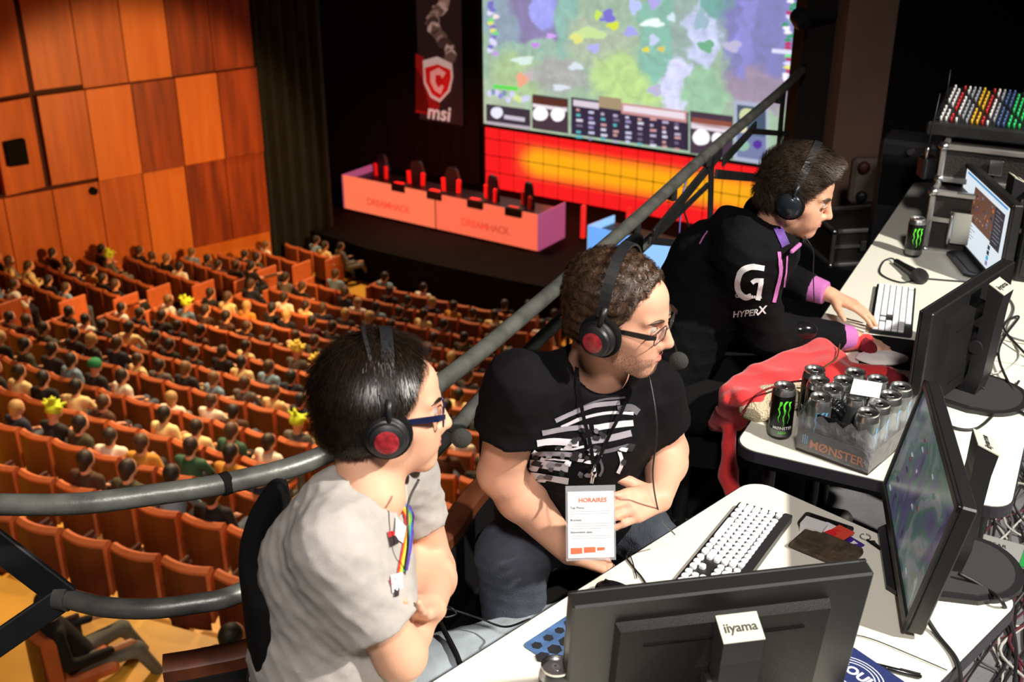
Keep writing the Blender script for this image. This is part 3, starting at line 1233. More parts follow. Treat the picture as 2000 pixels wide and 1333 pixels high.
# --- audience figures: four poses, each body one continuous mesh, with hair and clothes
def person_pose(kind):
    th = {'lap': 0, 'lean': 1, 'fold': 2, 'slouch': 3}[kind]
    lean = (0.02, .14, .03, -.06)[th]
    hip = Vector((0, .22 + (.06 if th == 3 else 0), .55))
    neck = Vector((0, .17 + lean, 1.02))
    head = Vector((0, .20 + lean * 1.15, 1.17))
    sk, sh, tr = [], [], []
    sk += [el(head + Vector((0, .01, .01)), (.074, .093, .105)), el(head + Vector((0, .05, -.05)), (.055, .055, .06)), rc(head + Vector((0, .095, 0)), head + Vector((0, .112, -.025)), .01, .013),
           rc(head + Vector((0, -.02, -.05)), neck, .055, .06)]
    for s in (-1, 1):
        so = neck + Vector((s * .17, 0, -.04))
        if th == 0:
            e_, w_ = so + Vector((s * .06, -.02, -.28)), Vector((s * .10, hip.y + .25, .66))
        elif th == 1:
            e_, w_ = so + Vector((s * .07, .13, -.24)), Vector((s * .03, hip.y + .36, .78))
        elif th == 2:
            e_, w_ = so + Vector((s * .07, .03, -.27)), Vector((-s * .07, hip.y + .16, .80))
        else:
            e_, w_ = so + Vector((s * .10, .02, -.26)), Vector((s * .24, hip.y + .28, .70))
        sh += [rc(so, e_, .057, .048), rc(e_, e_ + (w_ - e_) * .8, .047, .036)]
        d = (w_ - e_).normalized()
        sk += [rc(e_, w_, .036, .026), rc(w_, w_ + d * .08, .026, .03), rc(w_ + d * .08, w_ + d * .14 + Vector((0, 0, -.02)), .018, .012)]
        kx = s * (.11 if th != 3 else .17)
        kn = Vector((kx, hip.y + .42, .57 if th != 3 else .55))
        an = Vector((kx, hip.y + (.44 if th != 3 else .62), .12))
        tr += [rc(hip + Vector((s * .09, 0, 0)), kn, .088, .066), rc(kn, an, .064, .048)]
        sk += [rc(kn, an, .04, .035)]
    sh += [rc(hip + Vector((0, -.01, .04)), neck + Vector((0, 0, -.12)), .135, .14), rc(neck + Vector((-.13, 0, -.05)), neck + Vector((.13, 0, -.05)), .068, .068)]
    sk += [rc(neck, hip, .06, .1)]
    tr += [rc(hip + Vector((-.07, 0, -.01)), hip + Vector((.07, 0, -.01)), .12, .12)]
    hr = [el(head + Vector((0, -.018, .03)), (.088, .100, .100)), rc(head + Vector((0, -.05, -.02)), head + Vector((0, -.06, -.06)), .066, .055),
          ('-', el(head + Vector((0, .115, -.045)), (.088, .10, .105)), .012)]
    return blend(sk, .015), blend(sh, .03), blend(tr, .03), blend(hr, .01), head


M['skin_far'] = pbr('skin_far', srgb(212, 150, 116), .55)
M['shoe_dark'] = pbr('shoe_dark', (.02, .018, .016, 1), .6)
hair_m = {n: pbr('hair_' + n, c, .6, bump=.4, bscale=40, stretch=(1, 1, 1)) for n, c in
          (('black', (.008, .006, .005, 1)), ('dark brown', (.022, .011, .006, 1)), ('brown', (.06, .028, .012, 1)), ('light brown', (.17, .085, .03, 1)), ('blond', (.42, .26, .09, 1)))}
top_c = {'black': (10, 10, 11), 'charcoal': (34, 33, 34), 'grey': (92, 88, 80), 'dark blue': (24, 30, 46), 'olive': (62, 58, 36), 'brown': (70, 42, 24), 'cream': (226, 200, 140), 'pale blue': (120, 150, 170),
         'white': (226, 216, 196), 'maroon': (80, 20, 22), 'green': (40, 80, 56), 'mustard': (190, 130, 40)}
top_m = {k: pbr('top_' + k.replace(' ', '_'), srgb(*v), .85, var=.15, scale=9) for k, v in top_c.items()}
leg_c = {'dark': (22, 22, 26), 'blue jeans': (62, 72, 84), 'grey jeans': (104, 102, 92), 'khaki': (140, 118, 76)}
leg_m = {k: pbr('legs_' + k.replace(' ', '_'), srgb(*v), .85, var=.15, scale=9) for k, v in leg_c.items()}
poses = {}
for kd in ('lap', 'lean', 'fold', 'slouch'):
    a, b_, c_, d_, hd = person_pose(kd)
    root = thing('person', 'person', 'person')
    body = blob('body', a, .02, M['skin_far'], root, 1)
    top = blob('top', b_, .025, top_m['black'], root, 1)
    trs = blob('trousers', c_, .025, leg_m['dark'], root, 1)
    hair = blob('hair', d_, .016, hair_m['black'], root, 1)
    shoes = MB()
    for s in (-1, 1):
        kx = s * (.11 if kd != 'slouch' else .17)
        y = (.22 + .44 if kd != 'slouch' else .28 + .62)
        MB().box((kx, y + .05, .05), (.09, .27, .09), bev=.03).build('shoe', M['shoe_dark'], root)
    for o in (top, trs, hair, body):
        o.material_slots[0].link = 'OBJECT'
    poses[kd] = (root, hd)


def spiky_hat(head, c, mat, spikes, parent, nm):
    f = [el(head + Vector((0, -.01, .05)), (.105, .115, .10))]
    for k in range(spikes):
        a, b_ = k * 2.4, .25 + .75 * (k % 3) / 2
        d = Vector((math.cos(a) * math.cos(b_ * 1.3), math.sin(a) * math.cos(b_ * 1.3), math.sin(b_ * 1.3)))
        f.append(rc(head + Vector((0, -.01, .06)) + d * .07, head + Vector((0, -.01, .06)) + d * .17, .04, .018))
    f.append(('-', half(head + Vector((0, 0, -.01)), (0, .35, 1)), .01))
    g = blend(f, .015)
    return blob(nm, g, .014, mat, parent, 1)


hat_m = {'lime': pbr('hat_lime', srgb(190, 205, 40), .8, var=.25, scale=14), 'yellow': pbr('hat_yellow', srgb(240, 210, 90), .8, var=.2, scale=14), 'green': pbr('hat_green', srgb(40, 130, 80), .85)}
hat_at = [(211, 495, 'lime', 7), (362, 633, 'lime', 8), (545, 706, 'yellow', 14), (590, 718, 'yellow', 14), (163, 752, 'green', 0), (100, 825, 'lime', 10), (550, 876, 'lime', 5)]
aud = random.Random(21)


def add_person(pos, rotz, label, kd=None, hair=None, top=None, leg=None, hat=None, grp='audience in the stalls', turn=0):
    kd = kd or aud.choice(['lap', 'lean', 'fold', 'slouch', 'lap', 'fold'])
    root, hd = poses[kd]
    hair = hair or aud.choices(list(hair_m), (6, 6, 4, 2, 1))[0]
    top = top or aud.choices(list(top_m), (9, 8, 5, 4, 3, 3, 5, 3, 4, 1, 1, 1))[0]
    leg = leg or aud.choices(list(leg_m), (6, 3, 3, 1))[0]
    o = copy_tree(root)
    sc_ = aud.uniform(.92, 1.02)
    o.location = Vector(pos) - Vector((0, 0, .05))
    o.rotation_euler = (0, 0, rotz + turn)
    o.scale = (1, sc_, sc_)
    for ch in o.children:
        k = ch.name.split('.')[0]
        if k == 'hair':
            ch.material_slots[0].material = hair_m[hair]
        elif k == 'top':
            ch.material_slots[0].material = top_m[top]
        elif k == 'trousers':
            ch.material_slots[0].material = leg_m[leg]
        elif k == 'body':
            ch.material_slots[0].material = M['skin_far']
    extra = ''
    if hat:
        for ch in list(o.children):
            if ch.name.split('.')[0] == 'hair':
                bpy.data.objects.remove(ch)
        spiky_hat(hd, None, hat_m[hat[0]], hat[1], o, 'hat')
    tag(o, label(hair, top), 'person', grp)
    return o


n_seats = n_people = 0
SEATP = .56


def block(kname, rows, a0, a1, from_wall):
    global n_seats, n_people
    for k in rows:
        r = row_r(k)
        z = z_top(r) - .92
        step = math.degrees(SEATP / r)
        lo, hi = a0, a1
        if kname == 'main' and k == 0:
            hi = 33.0
        m = int((hi - lo) / step)
        for i in range(m):
            ph = hi - step * (i + .5)
            p = polar(r, ph, z)
            if not in_view((p.x, p.y, z + .95)):
                continue
            if kname == 'side' and (p - WC).dot(WN) < .45:
                continue
            rot = math.atan2(RC.y - p.y, RC.x - p.x) - PI / 2
            px, py, dd = project((p.x, p.y, z + 1.2))
            hat = None
            for h in hat_at:
                if abs(h[0] - px) < FPX * .3 / dd and abs(h[1] - py) < FPX * .42 / dd and not h in used_hat:
                    hat = h
                    used_hat.add(h)
                    break
            occ = hat is not None or aud.random() < (.86 if k > 0 else .6)
            if k >= 12 and hat is None:
                occ = aud.random() < .45
            rname = '%s row from the stage' % ORD[k + 1]
            bname = 'main block' if kname == 'main' else 'side block'
            s_ = copy_tree(seat0)
            s_.location = p
            s_.rotation_euler = (0, 0, rot)
            tag(s_, '%s orange seat, %s from aisle, %s, %s' % ('occupied' if occ else 'empty', ORD[i if kname == 'main' else m - 1 - i], rname, bname), 'seat', 'orange seats in the %s' % bname)
            n_seats += 1
            if (i == 0 and kname == 'main') or (i == m - 1 and kname == 'side'):
                e_ = MB()
                e_.v, e_.f = list(row_end0.v), list(row_end0.f)
                ob = e_.build('end_panel', M['seat_fabric'], s_)
                ob.location = ((.30 if kname == 'side' else -.30), 0, 0)
            if occ:
                n_people += 1
                where = '%s from aisle, %s row, %s' % (ORD[i if kname == 'main' else m - 1 - i], ORD[k + 1], bname)
                if hat:
                    add_person(p + Vector((0, 0, 0)), rot, lambda h, t, c=hat[0:3], w_=where: 'person in a %s plush hat, %s' % (c[2], w_), hat=(hat[2], hat[3]))
                else:
                    add_person(p, rot, lambda h, t, w_=where: '%s-haired person in %s, %s' % (h, t, w_), turn=aud.uniform(-.25, .25))


used_hat = set()
block('main', range(0, 14), 14.0, 35.3, False)
block('side', range(-1, 11), 36.9, 46.5, True)
# a last row across the yellow cross aisle, right below the balcony
for ph, lab in ((20.55, 'seat'), (19.2, 'seat2')):
    r = 48.75
    p = G(60, 1175, -3.1) if lab == 'seat' else G(408, 1262, -3.08)
    p.z = -4.25
    rot = math.atan2(RC.y - p.y, RC.x - p.x) - PI / 2
    s_ = copy_tree(seat0)
    s_.location = p
    s_.rotation_euler = (0, 0, rot + (-.55 if lab == 'seat' else .1))
    tag(s_, 'orange seat across the yellow aisle, ' + ('under the black railing bracket' if lab == 'seat' else 'just below the balcony ledge'), 'seat', 'orange seats behind the yellow aisle')
    if lab == 'seat':
        add_person(p, rot - .55, lambda h, t: 'seated person in black stretching grey-jeaned legs across the yellow aisle', 'slouch', 'black', 'black', 'grey jeans')
    else:
        add_person(p, rot - .25, lambda h, t: 'black-haired person in a black top seated just below the balcony ledge', 'lap', 'black', 'black', 'dark')
# someone standing in the aisle and someone lounging with legs up on the stage edge
pA = polar(row_r(2.4), 36.0, z_top(row_r(2.4)) - .92)
o = add_person(pA + Vector((0, 0, .28)), math.atan2(RC.y - pA.y, RC.x - pA.x) - PI / 2, lambda h, t: 'person dressed all in black crouching in the aisle between the seat blocks', 'lean', 'black', 'black', 'dark')
pL = G(640, 520, -7.75)
o = add_person(G(662, 556, -8.62), -.95, lambda h, t: 'person in pale jeans lounging with both legs stretched out at the stage edge', 'slouch', 'black', 'grey', 'grey jeans')
for oo in [seat0] + [v[0] for v in poses.values()]:
    for ch in list(oo.children):
        bpy.data.objects.remove(ch)
    bpy.data.objects.remove(oo)
print('SEATS', n_seats, 'PEOPLE', n_people)
# ------------------------------------------------------------ the control balcony: floor, ledge, railing, pillar
led_pts = [G(318, 1312, .3), G(400, 1298, .3), G(520, 1268, .3), G(700, 1180, .3), G(870, 1060, .3), G(950, 955, .3), Vector((.22, 3.75, .3)), Vector((.70, 4.65, .3)), Vector((1.3, 5.9, .3)), Vector((1.75, 7.0, .3))]
led_c = spline(led_pts, 6)
fp = [(p.x, p.y) for p in led_c] + [(6, 7.6), (6, -2.5), (-1.6, -2.5), (-1.6, 1.2)]
struct('floor_balcony', MB().prism(fp[::-1], -.25, 0), M['dark_floor'], 'dark floor of the control balcony')
M['floor_vinyl'] = M['grey_floor']
q = [G(1240, 620, 0), G(1990, 300, 0), G(2300, 500, 0), G(2300, 1500, 0), G(1860, 1500, 0), G(1560, 1100, 0), G(1240, 900, 0)]
qp = [(.55, 2.2), (1.0, 4.2), (1.2, 4.6), (1.9, 5.6), (5.9, 5.6), (5.9, -2.0), (1.2, -2.0)]
struct('floor_balcony_grey', MB().prism(qp[::-1], 0, .004), M['grey_floor'], 'grey vinyl floor under the control desks')
ramp = []
lw = MB()
n = 37
vs, fs = [], []
for i, p in enumerate(led_c[:n]):
    t = (led_c[min(i + 1, n - 1)] - led_c[max(i - 1, 0)]).normalized()
    s_ = Vector((t.y, -t.x, 0))
    for off, z in ((-.06, .27), (-.06, .305), (-.05, .315), (.0, .315), (.012, .305), (.012, .27)):
        vs.append(Vector((p.x, p.y, 0)) - s_ * -off + Vector((0, 0, z)))
for i in range(n - 1):
    for j in range(6):
        k = (j + 1) % 6
        fs.append((i * 6 + j, i * 6 + k, (i + 1) * 6 + k, (i + 1) * 6 + j))
fs += [tuple(range(6)), tuple((n - 1) * 6 + j for j in range(6))[::-1]]
M['ledge_wood'] = wood('ledge_wood', srgb(70, 34, 17), srgb(98, 50, 26), 12)
led_o = lw.add(vs, fs).build('trim_1', M['ledge_wood'], smooth=True, angle=40)
tag(led_o, 'curved brown wooden cap of the balcony parapet', kind='structure')
n = len(led_c)
vs, fs = [], []
for i, p in enumerate(led_c):
    t = (led_c[min(i + 1, n - 1)] - led_c[max(i - 1, 0)]).normalized()
    s_ = Vector((t.y, -t.x, 0))
    for off, z in ((-.05, -.25), (-.05, .27), (.02, .27), (.02, -.25)):
        vs.append(Vector((p.x, p.y, 0)) + s_ * off + Vector((0, 0, z)))
for i in range(n - 1):
    for j in range(4):
        k = (j + 1) % 4
        fs.append((i * 4 + j, i * 4 + k, (i + 1) * 4 + k, (i + 1) * 4 + j))
struct('wall_parapet', MB().add(vs, fs), M['black_cloth'], 'black balcony parapet')
struct('wall_right', MB().box((6.3, 8.4, 1.6), (7.6, .2, 5.4)), M['backdrop'], 'black drape wall behind the control desks')

rail = thing('railing', 'dark grey tubular steel railing curving along the balcony edge', 'railing', (0, 0, 0))
RZ = .95
rp_ = [G(-260, 960, RZ), G(-120, 982, RZ), G(0, 986, RZ), G(150, 985, RZ), G(300, 967, RZ), G(440, 945, RZ), G(600, 903, RZ), G(740, 832, RZ), G(870, 740, RZ), G(1000, 636, RZ), G(1240, 430, RZ), G(1380, 302, RZ), G(1520, 182, RZ), G(1570, 134, RZ)]
MB().tube(spline(rp_, 7), .0245, 14).build('handrail', M['rail_paint'], rail, smooth=True)
LZ = .68
lp_ = [G(122, 1166, LZ), G(165, 1178, LZ), G(210, 1187, LZ), G(290, 1190, LZ), G(380, 1180, LZ), G(465, 1160, LZ), G(620, 1080, LZ), G(760, 965, LZ), G(889, 838, LZ), G(945, 774, LZ), G(1100, 620, LZ), G(1272, 466, LZ)]
MB().tube(spline(lp_, 7), .0235, 14).build('lower_rail', M['rail_paint'], rail, smooth=True)
a = G(432, 948, RZ)
b_ = G(446, 943, RZ)
MB().cyl(a, a + (b_ - a).normalized() * .02, .0262, 16).build('black_tape', M['black_cloth'], rail, smooth=True, angle=40)
MB().cyl(lp_[0] + Vector((-.01, 0, 0)), lp_[0] + (lp_[1] - lp_[0]).normalized() * .02, .03, 16).build('collar', M['rail_paint'], rail, smooth=True, angle=40)


def flat_bar(name, a, b, w_, t_, mat, parent, side):
    a, b = Vector(a), Vector(b)
    d = (b - a).normalized()
    s_ = Vector(side)
    s_ = (s_ - d * s_.dot(d)).normalized()
    n_ = d.cross(s_)
    m = Matrix((d, s_, n_)).transposed()
    MB().box((a + b) / 2, ((b - a).length, w_, t_), m, bev=.003).build(name, mat, parent)


toc = Vector((0, -.85, .5))
flat_bar('brace', G(-110, 985, .93), G(128, 1168, LZ), .075, .014, M['dark_steel'], rail, Vector((.7, 0, .7)))
flat_bar('brace', G(128, 1166, LZ), Q(-130, 1345, 2.5), .06, .014, M['dark_steel'], rail, Vector((.4, 0, -1)))
pa, pb_ = G(1240, 430, RZ), G(1520, 182, RZ)
pn = (pb_ - pa).cross(Vector((0, 0, 1))).normalized()
rl = lambda px, py: onplane(px, py, pa, pn)
for (x0, y0, x1, y1, w_) in ((1390, 300, 1384, 560, .062), (1530, 176, 1500, 520, .066), (1409, 296, 1276, 460, .052), (1398, 340, 1505, 350, .045), (1476, 246, 1412, 316, .05), (1466, 256, 1540, 262, .03), (1382, 362, 1290, 452, .03),
                             (1268, 470, 1384, 482, .03)):
    flat_bar('post' if abs(x0 - x1) < 35 else 'brace', rl(x0, y0), rl(x1, y1), w_, .012, M['dark_steel'], rail, Vector((pn.y, -pn.x, .3)) if abs(x0 - x1) < 35 else Vector((0, 0, 1)))
for q in ((1240, 430), (1312, 365), (1380, 302), (1520, 182)):
    p = rl(*q)
    MB().box(p + Vector((0, 0, -.03)), (.03, .05, .05), (0, 0, .6), bev=.006).build('bracket', M['dark_steel'], rail)
for pts, col, lab in (([(1540, 168), (1534, 230), (1531, 290), (1528, 345)], (.10, .06, .03, 1), 'thin brown cable hanging from the end of the railing'),
                      ([(1352, 330), (1340, 380), (1336, 420), (1334, 452)], (.12, .11, .35, 1), 'thin blue cable hanging from the railing near the posts'),
                      ([(1340, 400), (1350, 430), (1362, 470)], (.02, .02, .02, 1), 'short black cable hanging beside the blue one')):
    tag(MB().tube(spline([rl(*p) + Vector((-.02, -.03, 0)) for p in pts], 5), .004, 6).build('cable', pbr('cable_paint', col, .5), smooth=True), lab, 'cable')

# pillar and dark gear at the end of the balcony
M['pillar'] = pbr('pillar', srgb(128, 98, 82), .8, var=.1, scale=3)
M['pillar_dark'] = pbr('pillar_dark', srgb(22, 13, 10), .85)
pz = Q(1652, 300, 7.2)
struct('trim_2', MB().box((pz.x, pz.y, 2.2), (.30, .3, 4.6), (0, 0, .1)), M['pillar'], 'brown-grey pillar at the end of the balcony')
struct('trim_3', MB().box((pz.x - .25, pz.y + .1, 2.2), (.20, .2, 4.6), (0, 0, .1)), M['pillar_dark'], 'narrow dark upright beside the pillar')
pc = Q(1562, 34, 6.6)
sp = MB().lathe([(.02, -.04), (.05, -.03), (.06, .03), (.05, .06), (.02, .07)], pc, 16, (.3, -.8, -.3))
sp.box(pc + Vector((.12, .1, 0)), (.3, .04, .04), (0, 0, .5))
tag(sp.build('spotlight', M['black_plastic'], smooth=True, angle=40), 'small round black spotlight fixed to the dark upright by the pillar', 'spotlight')
ep = thing('wall_box', 'pale grey box with a dark red knob hanging behind the hooded person', 'box', Q(1688, 352, 6.4))
MB().box((0, 0, 0), (.16, .08, .26), bev=.02).build('case', pbr('wall_box_grey', srgb(96, 82, 74), .7), ep)
MB().lathe([(.02, 0), (.034, .015), (.034, .03), (.012, .04)], (-.03, -.04, .09), 14, (0, -1, 0)).build('knob', pbr('dull_red', srgb(60, 10, 12), .6), ep, smooth=True)
MB().lathe([(.03, 0), (.033, .02), (.012, .03)], (-.02, -.04, -.08), 14, (0, -1, 0)).build('lamp_cap', M['black_plastic'], ep, smooth=True)

# ------------------------------------------------------------ desks
DZ = .74


def desk(name, label, o, da, la, db, lb):
    t = thing(name, label, 'desk', (o.x, o.y, 0), math.atan2(da.y, da.x))
    sgn = 1 if (da.x * db.y - da.y * db.x) > 0 else -1
    poly = rrect(la, lb, .06, 6, la / 2, sgn * lb / 2)
    MB().prism(poly[::-1] if sgn < 0 else poly, DZ - .004, DZ).build('top', M['desk_white'], t)
    big = rrect(la + .008, lb + .008, .063, 6, la / 2, sgn * lb / 2)
    MB().prism(big[::-1] if sgn < 0 else big, DZ - .034, DZ - .002).build('edge_band', M['desk_edge'], t)
    MB().box((la / 2, sgn * lb / 2, DZ - .065), (la - .14, lb - .14, .05)).build('underframe', M['black_metal'], t)
    for x in (.1, la - .1):
        for y in (.08, lb - .08):
            MB().cyl((x, sgn * y, 0), (x, sgn * y, DZ - .04), .017, 12).build('leg', M['black_metal'], t, smooth=True, angle=50)
    return t


A0 = G(1472, 936)
Aa = (G(845, 1333) - A0).normalized()
Ab = (G(1968, 1172) - A0)
Abn = Vector((-Aa.y, Aa.x, 0))
if Abn.dot(Ab) < 0:
    Abn = -Abn
desk('control_desk', 'white desk in front of the two seated commentators, carrying the nearest monitors', A0, Aa, 1.42, Abn, .70)
B0 = G(1434, 872)
Ba = (G(1757, 398) - B0).normalized()
Bbn = Vector((Ba.y, -Ba.x, 0))
desk('control_desk', 'white desk carrying the crate of drink cans and the red hooded sweater', B0, Ba, .90, Bbn, .70)
C0 = B0 + Ba * .905
desk('control_desk', 'white desk of the hooded person, with flight cases at its far end', C0, Ba, 1.95, Bbn, .70)


def loc(o, a, b, u, v, z=0.0):
    p = Vector(o) + a * u + b * v
    return Vector((p.x, p.y, DZ + z))


# ------------------------------------------------------------ monitors
M['bezel'] = pbr('bezel', (0.009, 0.009, 0.009, 1), .42, spec=.7, bump=.03, bscale=300)
M['bezel_back'] = pbr('bezel_back', (0.008, 0.008, 0.0075, 1), .5, spec=.35, bump=.25, bscale=500)
M['label_grey'] = pbr('label_grey', srgb(200, 198, 178), .45)
M['stand_dark'] = pbr('stand_dark', (0.016, 0.016, 0.017, 1), .38)
M['print_dark'] = pbr('print_dark', (.03, .03, .03, 1), .5)


def monitor(label, ta, tb, view, ztop, tilt, screen_mat, H_=.325, name='monitor', plate_side=0.0, colh=.335, back=.0):
    """ta, tb: the ends of its top edge; view: the horizontal direction the picture faces."""
    view = Vector(view)
    x = Vector((tb.x - ta.x, tb.y - ta.y, 0))
    W = x.length
    x.normalize()
    y = -view                                    # local +Y = away from the viewer
    y = (y - x * y.dot(x)).normalized()
    if x.cross(y).z < 0:
        x = -x
    mid = (ta + tb) / 2
    t = thing(name, label, 'monitor', (mid.x + y.x * .02, mid.y + y.y * .02, DZ), math.atan2(x.y, x.x))
    zt = ztop - DZ
    Rt = Matrix.Translation((0, 0, zt)) @ Matrix.Rotation(-tilt, 4, 'X')

    def mk(mb, nm, mat, par=t, **k):
        mb.xf(Rt)
        return mb.build(nm, mat, par, **k)
    hs = MB().box((0, .012, -H_ / 2), (W, .034, H_), bev=.004)
    hous = mk(hs, 'housing', M['bezel'])
    bk = MB()
    w2, h2 = W * .36, H_ * .38
    vs = []
    for s_, yy in ((1.0, .028), (.97, .050)):
        for i, j in ((-1, -1), (1, -1), (1, 1), (-1, 1)):
            vs.append((i * w2 * s_, yy, -H_ * .53 + j * h2 * s_))
    bk.add(vs, [(0, 1, 2, 3), (7, 6, 5, 4), (0, 4, 5, 1), (1, 5, 6, 2), (2, 6, 7, 3), (3, 7, 4, 0)])
    mk(bk, 'back_cover', M['bezel_back'])
    for k in range(2):
        mk(MB().box((0, .0505, -H_ * (.28 + .5 * k)), (w2 * 1.5, .003, .004)), 'vent_slot', M['black_cloth'])
    fr = MB()
    b1 = .017
    fr.box((0, -.008, -b1 / 2), (W, .008, b1), bev=.002).box((0, -.008, -H_ + b1 / 2 + .004), (W, .008, b1 + .008), bev=.002)
    fr.box((-W / 2 + b1 / 2, -.008, -H_ / 2), (b1, .008, H_), bev=.002).box((W / 2 - b1 / 2, -.008, -H_ / 2), (b1, .008, H_), bev=.002)
    mk(fr, 'bezel', M['bezel'])
    pn_ = MB().add([(-W / 2 + b1, -.0055, -H_ + b1 + .006), (W / 2 - b1, -.0055, -H_ + b1 + .006), (W / 2 - b1, -.0055, -b1), (-W / 2 + b1, -.0055, -b1)], [(0, 1, 2, 3)])
    panel = mk(pn_, 'picture', screen_mat)
    # stand
    cy = .092 + back
    col = MB()
    prof = [(-.036, 0), (.036, 0), (.036, 1), (-.036, 1)]
    h0, h1 = .012, colh
    vs = []
    for z, sh, dp_ in ((h0, .03, .055), (h0 + .06, .012, .045), (h1 - .05, 0, .040), (h1, -.004, .046)):
        for i, j in ((-1, -1), (1, -1), (1, 1), (-1, 1)):
            zz = z + (0.022 if (z == h1 and j < 0) else 0)
            vs.append((i * .036, cy - sh + j * dp_ / 2, zz))
    fs = [(3, 2, 1, 0), (12, 13, 14, 15)]
    for k in range(3):
        for i in range(4):
            j = (i + 1) % 4
            fs.append((4 * k + i, 4 * k + j, 4 * k + 4 + j, 4 * k + 4 + i))
    cl = col.add(vs, fs).build('stand_column', M['stand_dark'], t)
    top = [Vector(vs[12 + i]) for i in range(4)]
    c_ = sum(top, Vector()) / 4
    nrm = (top[1] - top[0]).cross(top[3] - top[0]).normalized()
    pl = MB().add([c_ + (q - c_) * 1.02 + nrm * k for k in (.001, .0035) for q in top], [(4, 5, 6, 7), (0, 1, 5, 4), (1, 2, 6, 5), (2, 3, 7, 6), (3, 0, 4, 7)])
    pl.build('label_plate', M['label_grey'], cl)
    text('lettering', 'iiyama', .024, M['print_dark'], cl, frame(c_ + nrm * .0042, (-1, 0, 0), None, nrm), bold=.0004)
    arm = MB().box((0, .062, zt - H_ * .52), (.06, .05, .07), bev=.01).cyl((-.045, .07, zt - H_ * .52), (.045, .07, zt - H_ * .52), .02, 16)
    arm.build('hinge', M['stand_dark'], t, smooth=True, angle=40)
    bs = rrect(.27, .17, .03, 4, 0, cy - .10)
    hull = []
    for k in range(25):
        a = PI * k / 24
        hull.append((.125 * math.cos(a), cy + .03 + .105 * math.sin(a)))
    base = [(-.135, cy + .02), (-.135, cy - .15), (-.115, cy - .17), (.115, cy - .17), (.135, cy - .15), (.135, cy + .02)] + hull[1:-1]
    MB().prism(base, 0, .012).build('base', M['stand_dark'], t)
    MB().prism([(x_ * .86, (y_ - cy) * .86 + cy) for x_, y_ in base], .012, .0145).build('base_inlay', pbr('inlay', (.035, .035, .035, 1), .55), t)
    return t


def picture_mat(name, kind):
    m = bpy.data.materials.new(name)
    m.use_nodes = True
    nt = m.node_tree
    b = nt.nodes['Principled BSDF']
    b.inputs['Base Color'].default_value = (.01, .01, .01, 1)
    b.inputs['Roughness'].default_value = .25
    tc = nt.nodes.new('ShaderNodeTexCoord')
    n = nt.nodes.new('ShaderNodeTexNoise')
    n.inputs['Scale'].default_value = 7
    n.inputs['Detail'].default_value = 6
    n.inputs['Distortion'].default_value = 1.2
    nt.links.new(tc.outputs['Object'], n.inputs['Vector'])
    r = nt.nodes.new('ShaderNodeValToRGB')
    cr = r.color_ramp
    if kind == 'game':
        cr.elements[0].position, cr.elements[0].color = .28, srgb(22, 20, 44)
        cr.elements[1].position, cr.elements[1].color = .74, srgb(176, 176, 186)
        for p_, c_ in ((.42, srgb(84, 80, 110)), (.5, srgb(66, 100, 84)), (.57, srgb(120, 118, 128)), (.64, srgb(96, 110, 92))):
            e = cr.elements.new(p_)
            e.color = c_
    nt.links.new(n.outputs['Fac'], r.inputs[0])
    nt.links.new(r.outputs[0], b.inputs['Emission Color'])
    b.inputs['Emission Strength'].default_value = .62
    return m


ZT = 1.07
m1 = monitor('nearest black monitor, its back to the camera, with a grey brand plate', G(1107, 1150, ZT), G(1686, 1086, ZT), (-.18, .98, 0), ZT, R(9), M['screen_off'], plate_side=1, colh=.285)
mg = picture_mat('monitor_game_picture', 'game')
m2 = monitor('black monitor seen edge-on from its side, showing a misty game picture', G(1797, 742, ZT), G(1862, 990, ZT), (-1, .2, 0), ZT, R(11), mg, H_=.318, colh=.315, back=-.012)
m3 = monitor('black monitor with its back to the camera, standing behind the crate of cans', G(1790, 605, ZT), G(1953, 503, ZT), (-.7, .7, 0), ZT, R(0), M['screen_off'], H_=.32, colh=.335)
mwhite = glow('page_white', srgb(226, 236, 244), .95)
m4 = monitor('black monitor of the hooded person showing a pale web page', G(1879, 315, ZT), G(1973, 402, ZT), (-1, .07, 0), ZT, R(0), mwhite, H_=.318)
W4 = .52


def page(x0, x1, z0, z1, col, lift=.0062, s=.9, nm='page_block'):
    return MB().add([(x0, -lift, z0), (x1, -lift, z0), (x1, -lift, z1), (x0, -lift, z1)], [(0, 1, 2, 3)]).build(nm, emat(*col, s), m4)


zt4 = ZT - DZ
page(-.24, .24, zt4 - .034, zt4 - .026, (60, 150, 210))
page(-.13, .12, zt4 - .19, zt4 - .055, (110, 74, 58))
page(.12, .225, zt4 - .20, zt4 - .055, (44, 46, 56))
rr = random.Random(4)
for k in range(40):
    x, z = rr.uniform(-.125, .105), rr.uniform(zt4 - .185, zt4 - .065)
    page(x, x + rr.uniform(.006, .02), z, z + rr.uniform(.004, .012), rr.choice([(196, 120, 70), (60, 80, 110), (150, 60, 50), (190, 150, 110), (40, 40, 60), (120, 130, 150)]), .0066, .8)
for k in range(9):
    page(.135, .135 + rr.uniform(.04, .08), zt4 - .07 - k * .014, zt4 - .066 - k * .014, (120, 120, 132), .0066)
for k, c_ in enumerate(((40, 44, 80), (30, 30, 40), (60, 170, 220), (150, 120, 170))):
    page(.11, .135, zt4 - .222 - k * .02, zt4 - .206 - k * .02, c_, .0066)
for k in range(5):
    page(-.12, -.12 + rr.uniform(.03, .09), zt4 - .205 - k * .012, zt4 - .201 - k * .012, (150, 156, 170), .0066)
